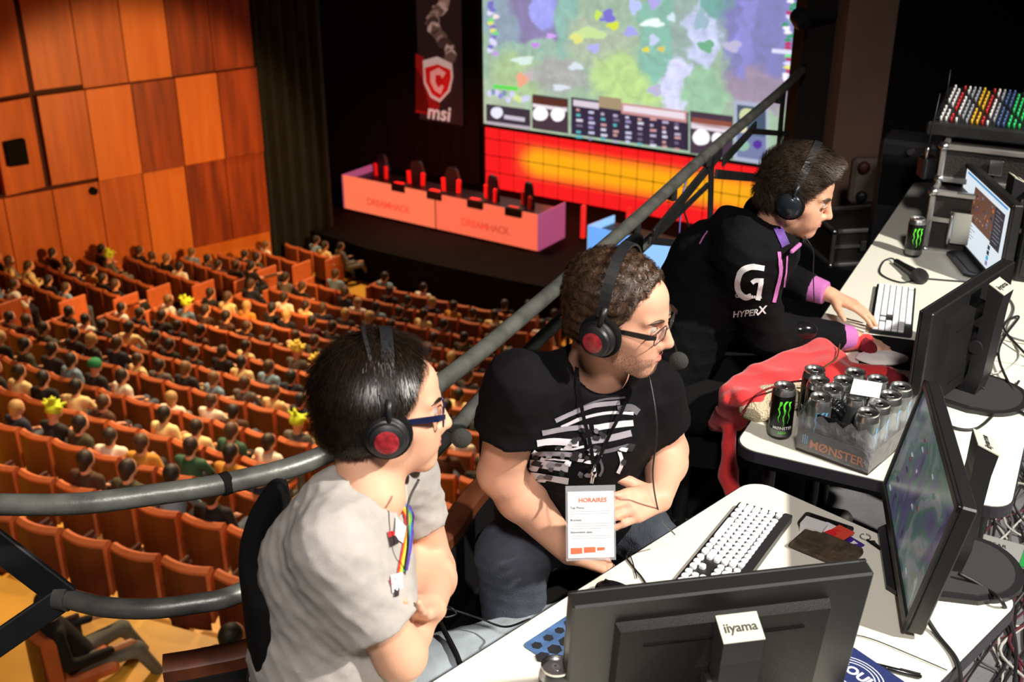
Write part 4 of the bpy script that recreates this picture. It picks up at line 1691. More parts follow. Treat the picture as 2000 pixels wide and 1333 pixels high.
for k in range(16):
    x, z = rr.uniform(-.24, .2), rr.uniform(.04, .27)
    o = MB().add([(x, -.0075, z), (x + rr.uniform(.01, .03), -.0075, z + rr.uniform(-.002, .002)), (x + rr.uniform(.015, .03), -.0075, z + rr.uniform(.003, .008)), (x + .003, -.0075, z + .007)], [(0, 1, 2, 3)])
    o.xf(Matrix.Translation((0, .04, 0))) if False else None
    oo = o.build('game_figure', emat(*rr.choice([(120, 50, 60), (180, 180, 190), (60, 120, 90), (130, 120, 160), (200, 200, 206), (40, 40, 70)]), .6), m2)
    oo.matrix_local = Matrix.Translation((0, 0, ZT - DZ)) @ Matrix.Rotation(-R(11), 4, 'X') @ Matrix.Translation((0, .0005, -(ZT - DZ)))

# ------------------------------------------------------------ drink cans
M['can_black'] = pbr('can_black', (.010, .010, .010, 1), .28, .6)
M['can_silver'] = pbr('can_silver', srgb(128, 132, 132), .35, .8, var=.15, scale=30)
M['can_base'] = pbr('can_base', srgb(110, 112, 112), .35, .8)
M['claw_green'] = pbr('claw_green', srgb(90, 220, 50), .4, emit=srgb(80, 220, 50), estr=.05)
M['claw_blue'] = pbr('claw_blue', srgb(90, 150, 190), .4)
M['can_text'] = pbr('can_text', srgb(225, 225, 220), .5)


def wrapped(mb_v, r, ang0):
    return [(r * math.sin(ang0 + x / r), -r * math.cos(ang0 + x / r), z) for x, z in mb_v]


def can(loc_, label, facing=0.0, body='can_black', claw='claw_green', writing=False, group=None, detail=True):
    t = thing('drink_can', label, 'can', loc_, 0, group)
    r, h = .0325, .157
    MB().lathe([(.024, 0), (.029, .006), (r, .014), (r, h - .022)], n=28, cap=True).build('body', M[body], t, smooth=True, angle=50)
    MB().lathe([(r, h - .022), (.030, h - .012), (.0275, h - .006), (.0285, h - .002), (.0282, h), (.0262, h - .001), (.0258, h - .006), (.0, h - .0065)], n=28, cap=False).build('lid', M['silver'], t, smooth=True, angle=35)
    if detail:
        tb = MB().prism(rrect(.012, .02, .0055, 4), h - .006, h - .0045)
        tb.box((0, .006, h - .004), (.006, .006, .002))
        ta_ = tb.build('tab', M['chrome'], t)
        ta_.rotation_euler = (0, 0, facing + .6)
        MB().lathe([(r + .0002, .004 + .009), (r + .0002, .034)], n=28, cap=False).build('base_band', M['can_base'], t, smooth=True)
        for k, (x0, wd, z0, z1) in enumerate(((-.0135, .0052, .058, .121), (.0, .0052, .046, .123), (.0135, .0052, .056, .121))):
            left, right = [], []
            for i in range(9):
                u = i / 8
                z = z1 + (z0 - z1) * u
                w_ = wd * (1.25 - u * 1.05) * (1 + .35 * math.sin(i * 2.3 + k))
                c0_ = x0 + .0022 * math.sin(i * 1.7 + k * 2) + (.003 if i == 0 else 0)
                left.append((c0_ - w_ / 2, z))
                right.append((c0_ + w_ / 2, z))
            v2 = wrapped(left + right, r + .0005, facing)
            MB().add(v2, [(i, i + 9, i + 10, i + 1) for i in range(8)]).build('claw_mark', M[claw], t)
    if writing:
        for s_, z, sz, mt in (('M\u00D8NSTER', .040, .0125, M['can_text']), ('ENERGY', .026, .0062, M['claw_green'])):
            tx = text('lettering', s_, sz, mt, t, Matrix.Identity(4), extrude=0, bold=.0003)
            for v in tx.data.vertices:
                x, y = v.co.x, v.co.y
                v.co = Vector(wrapped([(x, z + y)], r + .0006, facing)[0])
    return t


pc = G(1522, 852)
f0_ = math.atan2(pc.x, pc.y)
can(pc, 'black drink can with a green claw mark, standing alone on the desk corner', -f0_ * 0 - .05, writing=True)
can(G(1580, 838 - 20), 'tall black drink can beside the crate, the one nearer the red sweater', .7)
can(G(1588, 862 - 22) + Vector((.0, .0, 0)), 'black drink can touching the crate, in front of another black can', .5, writing=False)
can(G(1782, 500), 'black drink can with a green claw mark near the hooded person\'s monitor', -.1)
can(G(1084, 1430), 'black drink can cut by the lower edge of the photo, beside the nearest monitor', .0)

lid = lambda px, py: G(px, py, DZ + .163)
c1, c3 = lid(1604, 772), lid(1696, 803)
u_ = (lid(1671, 724) - c1) / 3                  # along the long side
v_ = (c3 - c1) / 2
uu, vv = u_.normalized() * .0665, v_.normalized() * .0665
vv = Vector((uu.y, -uu.x, 0)) if Vector((uu.y, -uu.x, 0)).dot(vv) > 0 else Vector((-uu.y, uu.x, 0))
k0 = c1 + (c3 - c1) / 2 - vv                    # keep the middle of the front row
names = ['on the side of the lone black can', 'in the middle column', 'on the side of the edge-on monitor']
rows_ = ['front', 'second', 'third', 'back']
for i in range(4):
    for j in range(3):
        if (i, j) == (0, 1):
            continue
        p = k0 + uu * i + vv * j
        can((p.x, p.y, DZ + .004), 'silver-grey drink can in the crate, %s row, %s' % (rows_[i], names[j]), math.atan2(p.x, p.y) - .35 + .5 * ((i * 3 + j) % 3), 'can_silver', 'claw_blue', group='drink cans in the crate')
# tray: cardboard bottom with printed skirts
ang = math.atan2(vv.y, vv.x)
cc = k0 + uu * 1.5 + vv
tray = thing('can_crate', 'opened shrink-wrapped cardboard tray of drink cans with orange lettering', 'crate', (cc.x, cc.y, DZ), ang)
TW, TL = .204, .272
sg = 1 if Vector((-math.sin(ang), math.cos(ang), 0)).dot(uu) > 0 else -1
M['carton_dark'] = pbr('carton_dark', srgb(38, 32, 26), .5, var=.2, scale=30)
M['carton_kraft'] = pbr('carton_kraft', srgb(120, 104, 62), .7)
MB().box((0, 0, .0015), (TW, TL, .003)).build('bottom', M['carton_kraft'], tray)
MB().box((0, -sg * TL / 2, .034), (TW, .003, .068)).build('front_wall', M['carton_dark'], tray)
MB().box((0, sg * TL / 2, .03), (TW, .003, .06)).build('back_wall', M['carton_dark'], tray)
for x in (-1, 1):
    MB().box((x * TW / 2, 0, .03), (.003, TL, .06)).build('side_wall', M['carton_dark'], tray)
MB().box((0, -sg * (TL / 2 - .006), .085), (.125, .002, .075)).build('inner_card', M['black_gloss'], tray)
M['orange_print'] = pbr('orange_print', srgb(196, 112, 48), .5)
text('lettering', 'M\u00D8NSTER', .034, M['orange_print'], tray, Matrix.Translation((.012, -sg * (TL / 2 + .0022), .032)) @ Matrix.Rotation(PI / 2, 4, 'X'), bold=.0006)
for k in range(3):
    MB().box((-.085 + .006 * k, -sg * (TL / 2 + .002), .042), (.0028, .001, .028 - .004 * (k != 1))).build('claw_print', M['claw_blue'], tray)
mw = pbr('shrink_film', (.9, .92, .95, 1), .12, alpha=.16, bump=1.0, bscale=35, spec=.9)
fm = []


def film_sheet(pts0, h0, h1, n=18, m=8, jag=.02):
    L = len(pts0) - 1
    vs, fs = [], []
    rf = random.Random(5)
    for i in range(n + 1):
        u = i / n * L
        a = int(min(u, L - 1e-6))
        q = Vector(pts0[a]).lerp(Vector(pts0[a + 1]), u - a)
        top_ = h1 + rf.uniform(-jag, jag * .6)
        for j in range(m + 1):
            z = h0 + (top_ - h0) * j / m
            off = rf.uniform(-.0025, .0025) + (.0 if j < m - 1 else -.006)
            vs.append((q.x * (1 + off * 6), q.y * (1 + off * 6), z))
    for i in range(n):
        for j in range(m):
            fs.append((i * (m + 1) + j, (i + 1) * (m + 1) + j, (i + 1) * (m + 1) + j + 1, i * (m + 1) + j + 1))
    return MB().add(vs, fs)


x_, y_ = TW / 2 + .004, TL / 2 + .004
film_sheet([(-x_, sg * y_ * .2, 0), (-x_, -sg * y_, 0), (x_, -sg * y_, 0), (x_, sg * y_, 0), (-x_, sg * y_, 0)], .01, .128, 40).build('shrink_film', mw, tray, smooth=True)
p = lid(1692, 760)
tag(MB().box((p.x, p.y, DZ + .1645), (.075, .095, .001), (0, 0, ang + .35)).build('paper_slip', M['white_plastic']), 'small white paper slip lying on the can lids', 'paper')
p = lid(1638, 776)
f = blend([el((p.x, p.y, DZ + .12), (.018, .016, .03)), el((p.x + .012, p.y - .006, DZ + .13), (.012, .01, .026)), el((p.x - .01, p.y + .004, DZ + .14), (.012, .01, .02))], .004)
g0 = lambda q, f=f: f(q) + .004 * np.sin(q[:, 0] * 320) * np.sin(q[:, 1] * 290 + q[:, 2] * 260)
g0.box = f.box
tag(blob('torn_wrapper', g0, .004, M['black_gloss'], None, 0), 'crumpled black plastic wrapper stuffed into the gap between the cans', 'wrapper')
# ------------------------------------------------------------ keyboards, phones and the rest on the desks
M['key_white'] = pbr('key_white', srgb(235, 235, 238), .4)
M['key_black'] = pbr('key_black', (.012, .012, .012, 1), .4)


def keyboard(label, o, dx, wdt, dep, rows, keyr, body, gap, gray_strip):
    """o: corner nearest the user, left end; dx: unit vector along the keys."""
    ang_ = math.atan2(dx.y, dx.x)
    t = thing('keyboard', label, 'keyboard', (o.x, o.y, DZ), ang_)
    MB().prism(rrect(wdt, dep, .008, 4, wdt / 2, dep / 2), .004, .015).build('case', body, t)
    if gray_strip:
        MB().prism(rrect(wdt, .022, .006, 3, wdt / 2, dep - .011), .015, .021).build('top_strip', body, t)
    for x in (.03, wdt - .03):
        MB().box((x, dep / 2, .002), (.02, dep * .7, .004)).build('foot', M['key_black'], t)
    usable = dep - (.026 if gray_strip else .012)
    pitch_y = usable / len(rows)
    shared = {}
    for ri, row in enumerate(rows):
        y = .006 + pitch_y * (ri + .5)
        x = .008
        tot = sum(abs(k) for k in row)
        unit = (wdt - .016) / tot
        for k in row:
            w_ = abs(k) * unit
            if k > 0:
                key = round(w_, 4)
                if key not in shared:
                    kb = MB()
                    a = rrect(w_ - gap, pitch_y - gap, keyr, 2)
                    b_ = [(p * .92, q * .92) for p, q in a]
                    n_ = len(a)
                    kb.add([(p, q, .015) for p, q in a] + [(p, q, .0205) for p, q in a] + [(p, q, .0225) for p, q in b_],
                           [tuple(range(2 * n_, 3 * n_))] + [(i, (i + 1) % n_, n_ + (i + 1) % n_, n_ + i) for i in range(n_)] + [(n_ + i, n_ + (i + 1) % n_, 2 * n_ + (i + 1) % n_, 2 * n_ + i) for i in range(n_)])
                    kk = kb.build('key', M['key_white'], t)
                    shared[key] = kk
                else:
                    kk = shared[key].copy()
                    C.objects.link(kk)
                kk.location = (x + w_ / 2, y, 0)
            x += w_
    return t


R15 = [1] * 15
rowsA = [[1.5, 1, 1.25, 5, 1.25, 1, 1.25, -.2, 1, 1, 1, -.2, 1, 1, 1], [2.2, 1, 1, 1, 1, 1, 1, 1, 1, 1, 1, 2.2, -.3, -1, 1, -1, -.2, 1, 1, 1],
         [1.8, 1, 1, 1, 1, 1, 1, 1, 1, 1, 1, 1, 1.6, -3.3, 1, 1, 1], [1.5, 1, 1, 1, 1, 1, 1, 1, 1, 1, 1, 1, 1, 1.3, -.3, 1, 1, 1, -.2, 1, 1, 1], [1, 1, 1, 1, 1, 1, 1, 1, 1, 1, 1, 1, 1, 1.8, -.3, 1, 1, 1, -.2, 1, 1, 1],
         [1, -.5, 1, 1, 1, 1, 1, 1, 1, 1, 1, 1, 1, 1, -.3, 1, 1, 1, -.2, 1, 1, 1]]
kA = [G(1446, 988), G(1548, 1014), G(1340, 1118)]
dA = (kA[0] - kA[2]).normalized()                 # long axis towards the far end
oA = G(1446, 990) - dA * .43
kx = (G(1447, 990) - G(1335, 1120))
# user sits up-left: rows count from the user's side (the left edge of the board)
kb_l = G(1444, 990)
kb_dir = (G(1444, 990) - G(1342, 1114)).normalized()
perp = Vector((kb_dir.y, -kb_dir.x, 0))
keyboard('white-keyed slim keyboard with a dark case on the nearest desk', kb_l + perp * .0, -kb_dir, .40, .136, rowsA, .006, pbr('kb_case', (.02, .02, .022, 1), .35), .0028, True)
M['screen_glow'] = None
kc0, kc1, kc3 = G(1697, 652), G(1776, 656), G(1713, 556)
kdir = (kc3 - kc0).normalized()
rowsC = [[1.5, 1.25, 1.25, 6, 1.25, 1.5, -.2, 1, 1, 1, -.2, 2, 1], [2.2, 1, 1, 1, 1, 1, 1, 1, 1, 1, 1, 2.2, -1.3, 1, -1.2, 1, 1, 1], [1.8, 1, 1, 1, 1, 1, 1, 1, 1, 1, 1, 1, 1.6, -3.4, 1, 1, 1, 1],
         [1.5, 1, 1, 1, 1, 1, 1, 1, 1, 1, 1, 1, 1, 1.3, -.2, 1, 1, 1, -.2, 1, 1, 1, 1], [1, 1, 1, 1, 1, 1, 1, 1, 1, 1, 1, 1, 1, 2, -.2, 1, 1, 1, -.2, 1, 1, 1, 1], [1, -1, 1, 1, 1, 1, -.4, 1, 1, 1, 1, -.4, 1, 1, 1, 1, -.2, 1, 1, 1, -4.2]]
perp3 = Vector((kdir.y, -kdir.x, 0))
keyboard('black keyboard with big white keys under the hooded person\'s hand', kc0 + kdir * .44 + perp3 * 0, -kdir, .44, .135, rowsC, .002, pbr('kb_case_black', (.014, .014, .016, 1), .45), .0022, False)
# the two boards above run away from their users: turn them so that the first row is nearest the user


def slab(name, label, cat, o, w_, d_, h_, ang_, mat, r=.008, z=0, group=None):
    t = thing(name, label, cat, (o.x, o.y, DZ + z), ang_, group)
    MB().prism(rrect(w_, d_, r, 4), 0, h_).build('body', mat, t, smooth=False)
    return t


# hexagon-patterned mouse mat and its mouse
mat_o = G(1052, 1212)
mm = thing('mouse_mat', 'blue mouse mat with black hexagon print, half behind the nearest monitor', 'mouse mat', (G(1095, 1222).x + Abn.x * .115, G(1095, 1222).y + Abn.y * .115, DZ), math.atan2(Aa.y, Aa.x))
M['mat_blue'] = pbr('mat_blue', srgb(70, 104, 150), .6, var=.5, scale=18)
M['mat_black'] = pbr('mat_black', (.012, .013, .018, 1), .7)
MB().prism(rrect(.21, .25, .01, 4, 0, 0), 0, .003).build('cloth', M['mat_blue'], mm)
rr = random.Random(9)
for i in range(6):
    for j in range(7):
        if rr.random() < .85:
            x, y = (i - 2.5) * .034 + (.017 if j % 2 else 0), (j - 3) * .034
            r_ = rr.uniform(.011, .0165)
            MB().prism([(x + r_ * math.cos(PI / 3 * k), y + r_ * math.sin(PI / 3 * k)) for k in range(6)], .003, .0034).build('hexagon', M['mat_black'], mm)
def mouse(label, p, ang_):
    t = thing('mouse', label, 'mouse', (p.x, p.y, DZ), ang_)
    f = blend([el((0, 0, .012), (.031, .056, .026)), ('-', half((0, 0, .0), (0, 0, 1)), .003)], .005)
    f.box = (A3((-.035, -.06, -.001)), A3((.035, .06, .04)))
    blob('body', f, .004, M['black_gloss'], t)
    MB().box((0, .025, .037), (.007, .018, .006), bev=.002).build('wheel', M['black_cloth'], t)
mouse('black computer mouse behind the top edge of the nearest monitor', G(1205, 1172), .9)
slab('mouse_mat', 'small black mouse mat under the hooded person\'s hand by the red sweater', 'mouse mat', G(1745, 690), .24, .20, .003, math.atan2(kdir.y, kdir.x), M['black_cloth'])

# phone with cards and wallet
ph = G(1612, 1032)
pang = math.atan2((G(1668, 1040) - G(1578, 1010)).y, (G(1668, 1040) - G(1578, 1010)).x)
t = thing('phone', 'black smartphone lying behind the coloured cards', 'phone', (ph.x, ph.y, DZ), pang)
MB().prism(rrect(.122, .060, .009, 4), 0, .009).build('body', M['black_plastic'], t)
MB().prism(rrect(.092, .052, .002, 2), .009, .0096).build('glass', M['black_gloss'], t)
MB().lathe([(.005, 0), (.005, .0006)], (.053, 0, .009), 12).build('button', M['silver'], t)
cw = [('small white box with a grey edge beside the phone', G(1588, 1038), .055, .042, .022, srgb(226, 226, 226)), ('white and red playing-card sized card in front of the phone', G(1618, 1046), .05, .06, .002, srgb(232, 226, 226)),
      ('red-orange card lying beside the white card', G(1640, 1050), .045, .055, .0022, srgb(214, 70, 50)), ('purple card with white print next to the red card', G(1662, 1062), .05, .04, .002, srgb(60, 34, 130))]
for i, (lab, p, w_, d_, h_, col) in enumerate(cw):
    o = slab('card' if i else 'small_box', lab, 'card' if i else 'box', p, w_, d_, h_, pang + (0, -.2, -.25, -.35)[i], pbr('card_%d' % i, col, .5), .003, z=.0105 if i in (1, 2) else 0)
    if i == 1:
        MB().prism([(-.006, -.02), (.02, -.026), (.022, .0), (.012, .008), (.022, .02), (.004, .014), (-.002, .002)], .002, .0026).build('red_mark', pbr('card_red', srgb(220, 30, 40), .5), o)
    if i == 3:
        MB().prism([(-.004, -.01), (.01, -.008), (.006, .0), (.012, .01), (-.002, .012), (.0, .002)], .002, .0026).build('white_mark', M['white_plastic'], o)
wl_ = thing('wallet', 'worn dark brown leather wallet lying open in front of the cards', 'wallet', (G(1612, 1078).x, G(1612, 1078).y, DZ), pang - .1)
lf = pbr('leather', srgb(70, 58, 40), .75, var=.5, scale=40, bump=.5, bscale=90)
f = blend([bx((0, 0, .008), (.075, .045, .006), .005), bx((.01, .02, .013), (.06, .03, .004), .004)], .004)
blob('body', f, .004, lf, wl_)
kr = thing('key_ring', 'metal key ring with a small key beside the purple card', 'keys', (G(1690, 1052).x, G(1690, 1052).y, DZ), 0)
MB().tube([(.012 * math.cos(a * PI / 8), .012 * math.sin(a * PI / 8), .004) for a in range(16)], .0013, 6, True).build('ring', M['chrome'], kr, smooth=True)
MB().box((.012, -.022, .004), (.012, .012, .003), bev=.001).box((.02, -.042, .004), (.006, .034, .002), (0, 0, .35)).build('key', M['chrome'], kr)
MB().tube(spline([(.0, -.012, .004), (.02, -.05, .004), (.035, -.085, .004), (.03, -.11, .003)], 4), .0028, 6).build('strap', M['black_cloth'], kr)

# blue pouch with printed roundel, and the pen
bp = G(1668, 1332)
t = thing('pouch', 'dark blue cloth pouch with a white circular print, cut by the lower edge', 'pouch', (bp.x, bp.y, DZ), pang - .35)
M['blue_cloth'] = pbr('blue_cloth', srgb(20, 36, 92), .8, bump=.2, bscale=150)
f = bx((0, 0, .008), (.085, .07, .008), .007)
blob('body', f, .005, M['blue_cloth'], t)
def ring(name, r0, r1, par, mat, z=.0165, sx=1.35):
    n = 30
    vs = [(r * sx * math.cos(2 * PI * k / n), r * math.sin(2 * PI * k / n), z) for r in (r0, r1) for k in range(n)]
    MB().add(vs, [(k, (k + 1) % n, n + (k + 1) % n, n + k) for k in range(n)]).build(name, mat, par)
M['print_white'] = pbr('print_white', srgb(214, 220, 235), .6)
for r0 in (.030, .037, .044):
    ring('ring_print', r0, r0 + .0022, t, M['print_white'])
text('lettering', '3OUL', .032, M['print_white'], t, Matrix.Translation((0, .004, .0168)) @ Matrix.Rotation(.0, 4, 'Z'), bold=.0012)
text('lettering', 'DELUXE', .009, M['print_white'], t, Matrix.Translation((0, -.052, .0168)), bold=.0003)
pen = thing('pen', 'black ballpoint pen lying beside the blue pouch', 'pen', (G(1730, 1310).x, G(1730, 1310).y, DZ), math.atan2((G(1790, 1328) - G(1672, 1298)).y, (G(1790, 1328) - G(1672, 1298)).x))
MB().lathe([(.001, -.07), (.004, -.062), (.0052, -.04), (.0055, .0), (.0055, .06), (.003, .068)], (0, 0, .006), 12, (1, 0, 0)).build('barrel', M['black_gloss'], pen, smooth=True, angle=40)
MB().lathe([(.0058, 0), (.0058, .003)], (.0, 0, .006), 12, (1, 0, 0)).build('band', M['chrome'], pen, smooth=True, angle=40)
MB().box((.045, .0, .0125), (.04, .003, .002)).build('clip', M['black_gloss'], pen)

# microphone and cable on the far desk
mc = thing('microphone', 'black handheld microphone lying on the far desk behind the keyboard', 'microphone', (0, 0, 0), 0)
p0, p1 = G(1752, 512, DZ + .014), G(1797, 540, DZ + .026)
ax = (p1 - p0).normalized()
MB().lathe([(.010, -.01), (.012, .0), (.0125, .05), (.018, .15)], p0, 18, ax).build('handle', M['black_plastic'], mc, smooth=True, angle=40)
MB().lathe([(.019, .15), (.027, .165), (.029, .185), (.025, .205), (.012, .216), (.001, .218)], p0, 20, ax).build('grille', pbr('grille', (.05, .05, .05, 1), .5, .6, bump=1, bscale=700), mc, smooth=True)
cb = spline([p0 - ax * .01, p0 - ax * .05, G(1725, 512, DZ + .004), G(1720, 535, DZ + .004), G(1760, 552, DZ + .004), G(1800, 545, DZ + .004), G(1850, 548, DZ + .004), G(1905, 552, DZ + .004)], 6)
MB().tube(cb, .0032, 7).build('cable', M['black_plastic'], mc, smooth=True)

# ------------------------------------------------------------ flight cases and mixer at the far end
M['case_panel'] = pbr('case_panel', (.02, .017, .014, 1), .5, bump=.3, bscale=120)
M['aluminium'] = pbr('aluminium', (.55, .55, .52, 1), .38, .9, var=.12, scale=12)


def flight_case(label, o, ang_, w_, d_, h_, zb, handle=True, latches=2):
    t = thing('flight_case', label, 'case', (o.x, o.y, zb), ang_)
    MB().box((w_ / 2, d_ / 2, h_ / 2), (w_ - .012, d_ - .012, h_ - .012)).build('shell', M['case_panel'], t)
    e = .022
    eds = []
    for z in (0, h_):
        for y in (0, d_):
            eds.append(((w_ / 2, y, z), (w_, e, e)))
        for x in (0, w_):
            eds.append(((x, d_ / 2, z), (e, d_, e)))
    for x in (0, w_):
        for y in (0, d_):
            eds.append(((x, y, h_ / 2), (e, e, h_)))
    for c_, s_ in eds:
        MB().box(c_, s_, bev=.004).build('edge_profile', M['aluminium'], t)
    for x in (0, w_):
        for y in (0, d_):
            for z in (0, h_):
                MB().lathe([(.001, -.02), (.018, -.012), (.022, 0), (.018, .012), (.001, .02)], (x, y, z), 10).build('corner', M['silver'], t, smooth=True)
    if h_ > .15:
        MB().box((w_ / 2, -.004, h_ * .55), (w_, .012, .018)).build('lid_seam', M['aluminium'], t)
    for k in range(latches):
        MB().box((w_ * (k + 1) / (latches + 1), -.012, h_ * .55), (.05, .008, .06), bev=.003).build('latch', M['silver'], t)
    if handle:
        MB().box((.12, -.01, h_ * .45), (.09, .006, .13), bev=.003).build('handle_dish', M['silver'], t)
        MB().tube(spline([(.085, -.012, h_ * .45 + .05), (.085, -.035, h_ * .45 + .05), (.085, -.04, h_ * .45 - .05), (.085, -.012, h_ * .45 - .05)], 4), .007, 8).build('handle', M['silver'], t, smooth=True)
    return t


cang = math.atan2(Bbn.y, Bbn.x)
fc0 = G(1806, 486)
flight_case('large black flight case with a silver handle at the far end of the desk', fc0, cang, .62, .42, .235, DZ, True)
fc1 = Q(1834, 352, 4.55)
flight_case('flat flight case with aluminium edges stacked under the mixing desk', Vector((fc1.x, fc1.y, 0)), cang, .60, .38, .13, DZ + .258, False)
mx0 = Q(1822, 268, 4.6)
mxz = DZ + .258 + .143
mx = thing('mixing_desk', 'audio mixing desk with rows of coloured knobs standing on the flight cases', 'mixing desk', (mx0.x, mx0.y, mxz), cang)
MB().box((.36, .22, .06), (.76, .42, .05), (R(10), 0, 0), bev=.01).build('body', M['black_plastic'], mx)
MB().box((.36, .0, .028), (.78, .03, .055), bev=.008).build('front_rail', M['black_metal'], mx)
kc = {'white': (.7, .7, .68, 1), 'grey': (.3, .32, .36, 1), 'red': (.5, .02, .02, 1), 'yellow': (.7, .4, .02, 1), 'blue': (.05, .10, .25, 1), 'green': (.02, .5, .12, 1)}
km = {k: pbr('knob_' + k, v, .4) for k, v in kc.items()}
order = ['white', 'white', 'red', 'white', 'grey', 'grey', 'yellow', 'yellow', 'red', 'white', 'grey', 'blue', 'blue', 'green', 'green', 'green', 'green', 'yellow'] + ['white', 'red', 'white', 'white', 'grey', 'yellow', 'red', 'white', 'white', 'blue', 'blue', 'green', 'green', 'green', 'green', 'white', 'yellow', 'white', 'grey', 'blue']
kn0 = MB().lathe([(.0055, 0), (.0048, .020), (.001, .022)], n=8)
for i, col in enumerate(order):
    for j in range(10):
        if (i + j) % 6 == 4:
            continue
        me_ = kn0
        if (col, ) not in shared_knobs if 'shared_knobs' in globals() else True:
            shared_knobs = globals().setdefault('shared_knobs', {})
        if col not in shared_knobs:
            a = MB()
            a.v, a.f = list(kn0.v), list(kn0.f)
            ob = a.build('knob', km[col], mx, smooth=True)
            shared_knobs[col] = ob
        else:
            ob = shared_knobs[col].copy()
            C.objects.link(ob)
        y = .04 + .038 * j
        ob.location = (.015 + .0195 * i, y, .085 + math.tan(R(10)) * (y - .22))
        ob.rotation_euler = (R(10), 0, 0)
for i, (px, py0, py1) in enumerate(((1812, 292, 172), (1846, 205, 130))):
    a, b_ = Q(px, py0, 4.55 + .25 * i), Q(px + (8 if i == 0 else 0), py1, 4.55 + .25 * i)
    b_.x, b_.y = a.x + (.015 if i == 0 else .0), a.y
    an = thing('antenna', ('short radio antenna left of the mixing desk, in front of the drape', 'taller radio antenna rising behind the mixing desk')[i], 'antenna', a)
    MB().cyl((0, 0, 0), b_ - a, .0035, 8, .002).build('rod', M['black_metal'], an, smooth=True)
    MB().lathe([(.007, -.04), (.008, .0), (.004, .01)], n=10).build('foot', M['silver'], an, smooth=True)
    if i == 0:
        rb = MB().box((.02, .03, -.08), (.06, .08, .09), bev=.008)
        rb.build('receiver', M['black_plastic'], an)
# case on the floor behind the desk, with equipment
fl_o = G(1622, 520, .0)
flight_case('open black equipment case standing on the floor behind the hooded person', Vector((fl_o.x, fl_o.y, 0)), .15, .55, .4, .20, .005, False, 2)
sp_ = thing('floor_speaker', 'dark loudspeaker box standing on the far end of the desk row', 'speaker', (Q(1770, 350, 5.6).x, Q(1770, 350, 5.6).y, 0), cang)
MB().box((0, 0, .46), (.26, .25, .9), bev=.02).build('cabinet', M['black_plastic'], sp_)
MB().box((0, -.13, .72), (.2, .01, .25), bev=.01).build('grille', M['black_cloth'], sp_)
MB().lathe([(.02, 0), (.015, .02)], (.02, -.13, .87), 10, (0, -1, 0)).build('knob', M['silver'], sp_)
rk = thing('rack_case', 'dark equipment rack beside the hooded person\'s monitor at the right edge', 'rack', (Q(1998, 470, 4.2).x, Q(1998, 470, 4.2).y, DZ), cang)
MB().box((.16, .1, .17), (.34, .28, .34), bev=.01).build('cabinet', M['black_plastic'], rk)
for k in range(4):
    MB().box((.16, -.045, .06 + .075 * k), (.30, .01, .062), bev=.003).build('front_panel', M['black_metal'], rk)
    MB().box((.05 + .05 * k, -.052, .06 + .075 * k), (.012, .006, .04)).build('fader', M['silver'], rk)

# ------------------------------------------------------------ floor at the right: switch and cables
sw_o = G(1958, 1112, .0)
sw = thing('network_switch', 'small network switch on the floor with green lights and plugged cables', 'switch', (sw_o.x, sw_o.y, .0), -.55)
MB().box((0, 0, .05), (.30, .14, .045), bev=.004).build('case', pbr('switch_grey', srgb(150, 152, 148), .5), sw)
MB().box((.10, 0, .0735), (.10, .14, .002)).build('green_label', pbr('green_label', srgb(40, 150, 70), .5), sw)
MB().box((0, -.071, .05), (.28, .004, .036)).build('port_panel', M['black_plastic'], sw)
text('lettering', 'NETGEAR', .026, M['print_dark'], sw, Matrix.Translation((-.06, .02, .0732)), bold=.0004)
mgl = glow('led_green', (.3, 1, .1, 1), 6)
for k in range(7):
    MB().box((-.12 + .034 * k, -.075, .063), (.006, .004, .005)).build('light', mgl, sw)
for k in range(4):
    MB().box((-.08 + .045 * k, -.085, .044), (.013, .03, .012), bev=.002).build('plug', (M['white_plastic'], pbr('plug_red', srgb(190, 40, 30), .5), M['white_plastic'], pbr('plug_yellow', srgb(214, 190, 60), .5))[k], sw)
for x in (-.12, .12):
    MB().box((x, 0, .014), (.02, .1, .028)).build('foot', M['black_plastic'], sw)
rr = random.Random(17)
ccol = [((.012, .012, .013, 1), 'black'), ((.10, .10, .10, 1), 'grey'), ((.45, .45, .40, 1), 'pale'), ((.10, .02, .03, 1), 'dark red'), ((.012, .012, .013, 1), 'black')]
cm = [(pbr('cable_' + n_.replace(' ', '_'), c_, .5), n_) for c_, n_ in ccol]
for k in range(24):
    m_, n_ = cm[k % 5]
    x0, y0 = 1935 + rr.uniform(-20, 90), 760 + rr.uniform(0, 80)
    pts = []
    x, y = x0, y0
    for j in range(10):
        pts.append(G(x, y, .006 + .012 * rr.random() + (.0 if j % 2 else .01)))
        x += rr.uniform(-80, 76)
        y += rr.uniform(10, 130)
        x = min(max(x, 1895 if y < 1150 else 1840 + (1250 - min(y, 1250)) * .5), 2060)
    o = MB().tube(spline(pts, 6), .0028 + .0012 * (k % 3), 6).build('floor_cable', m_, smooth=True)
    tag(o, 'one of the %s cables tangled on the grey floor right of the desks' % n_, 'cable', '%s cables on the floor' % n_)
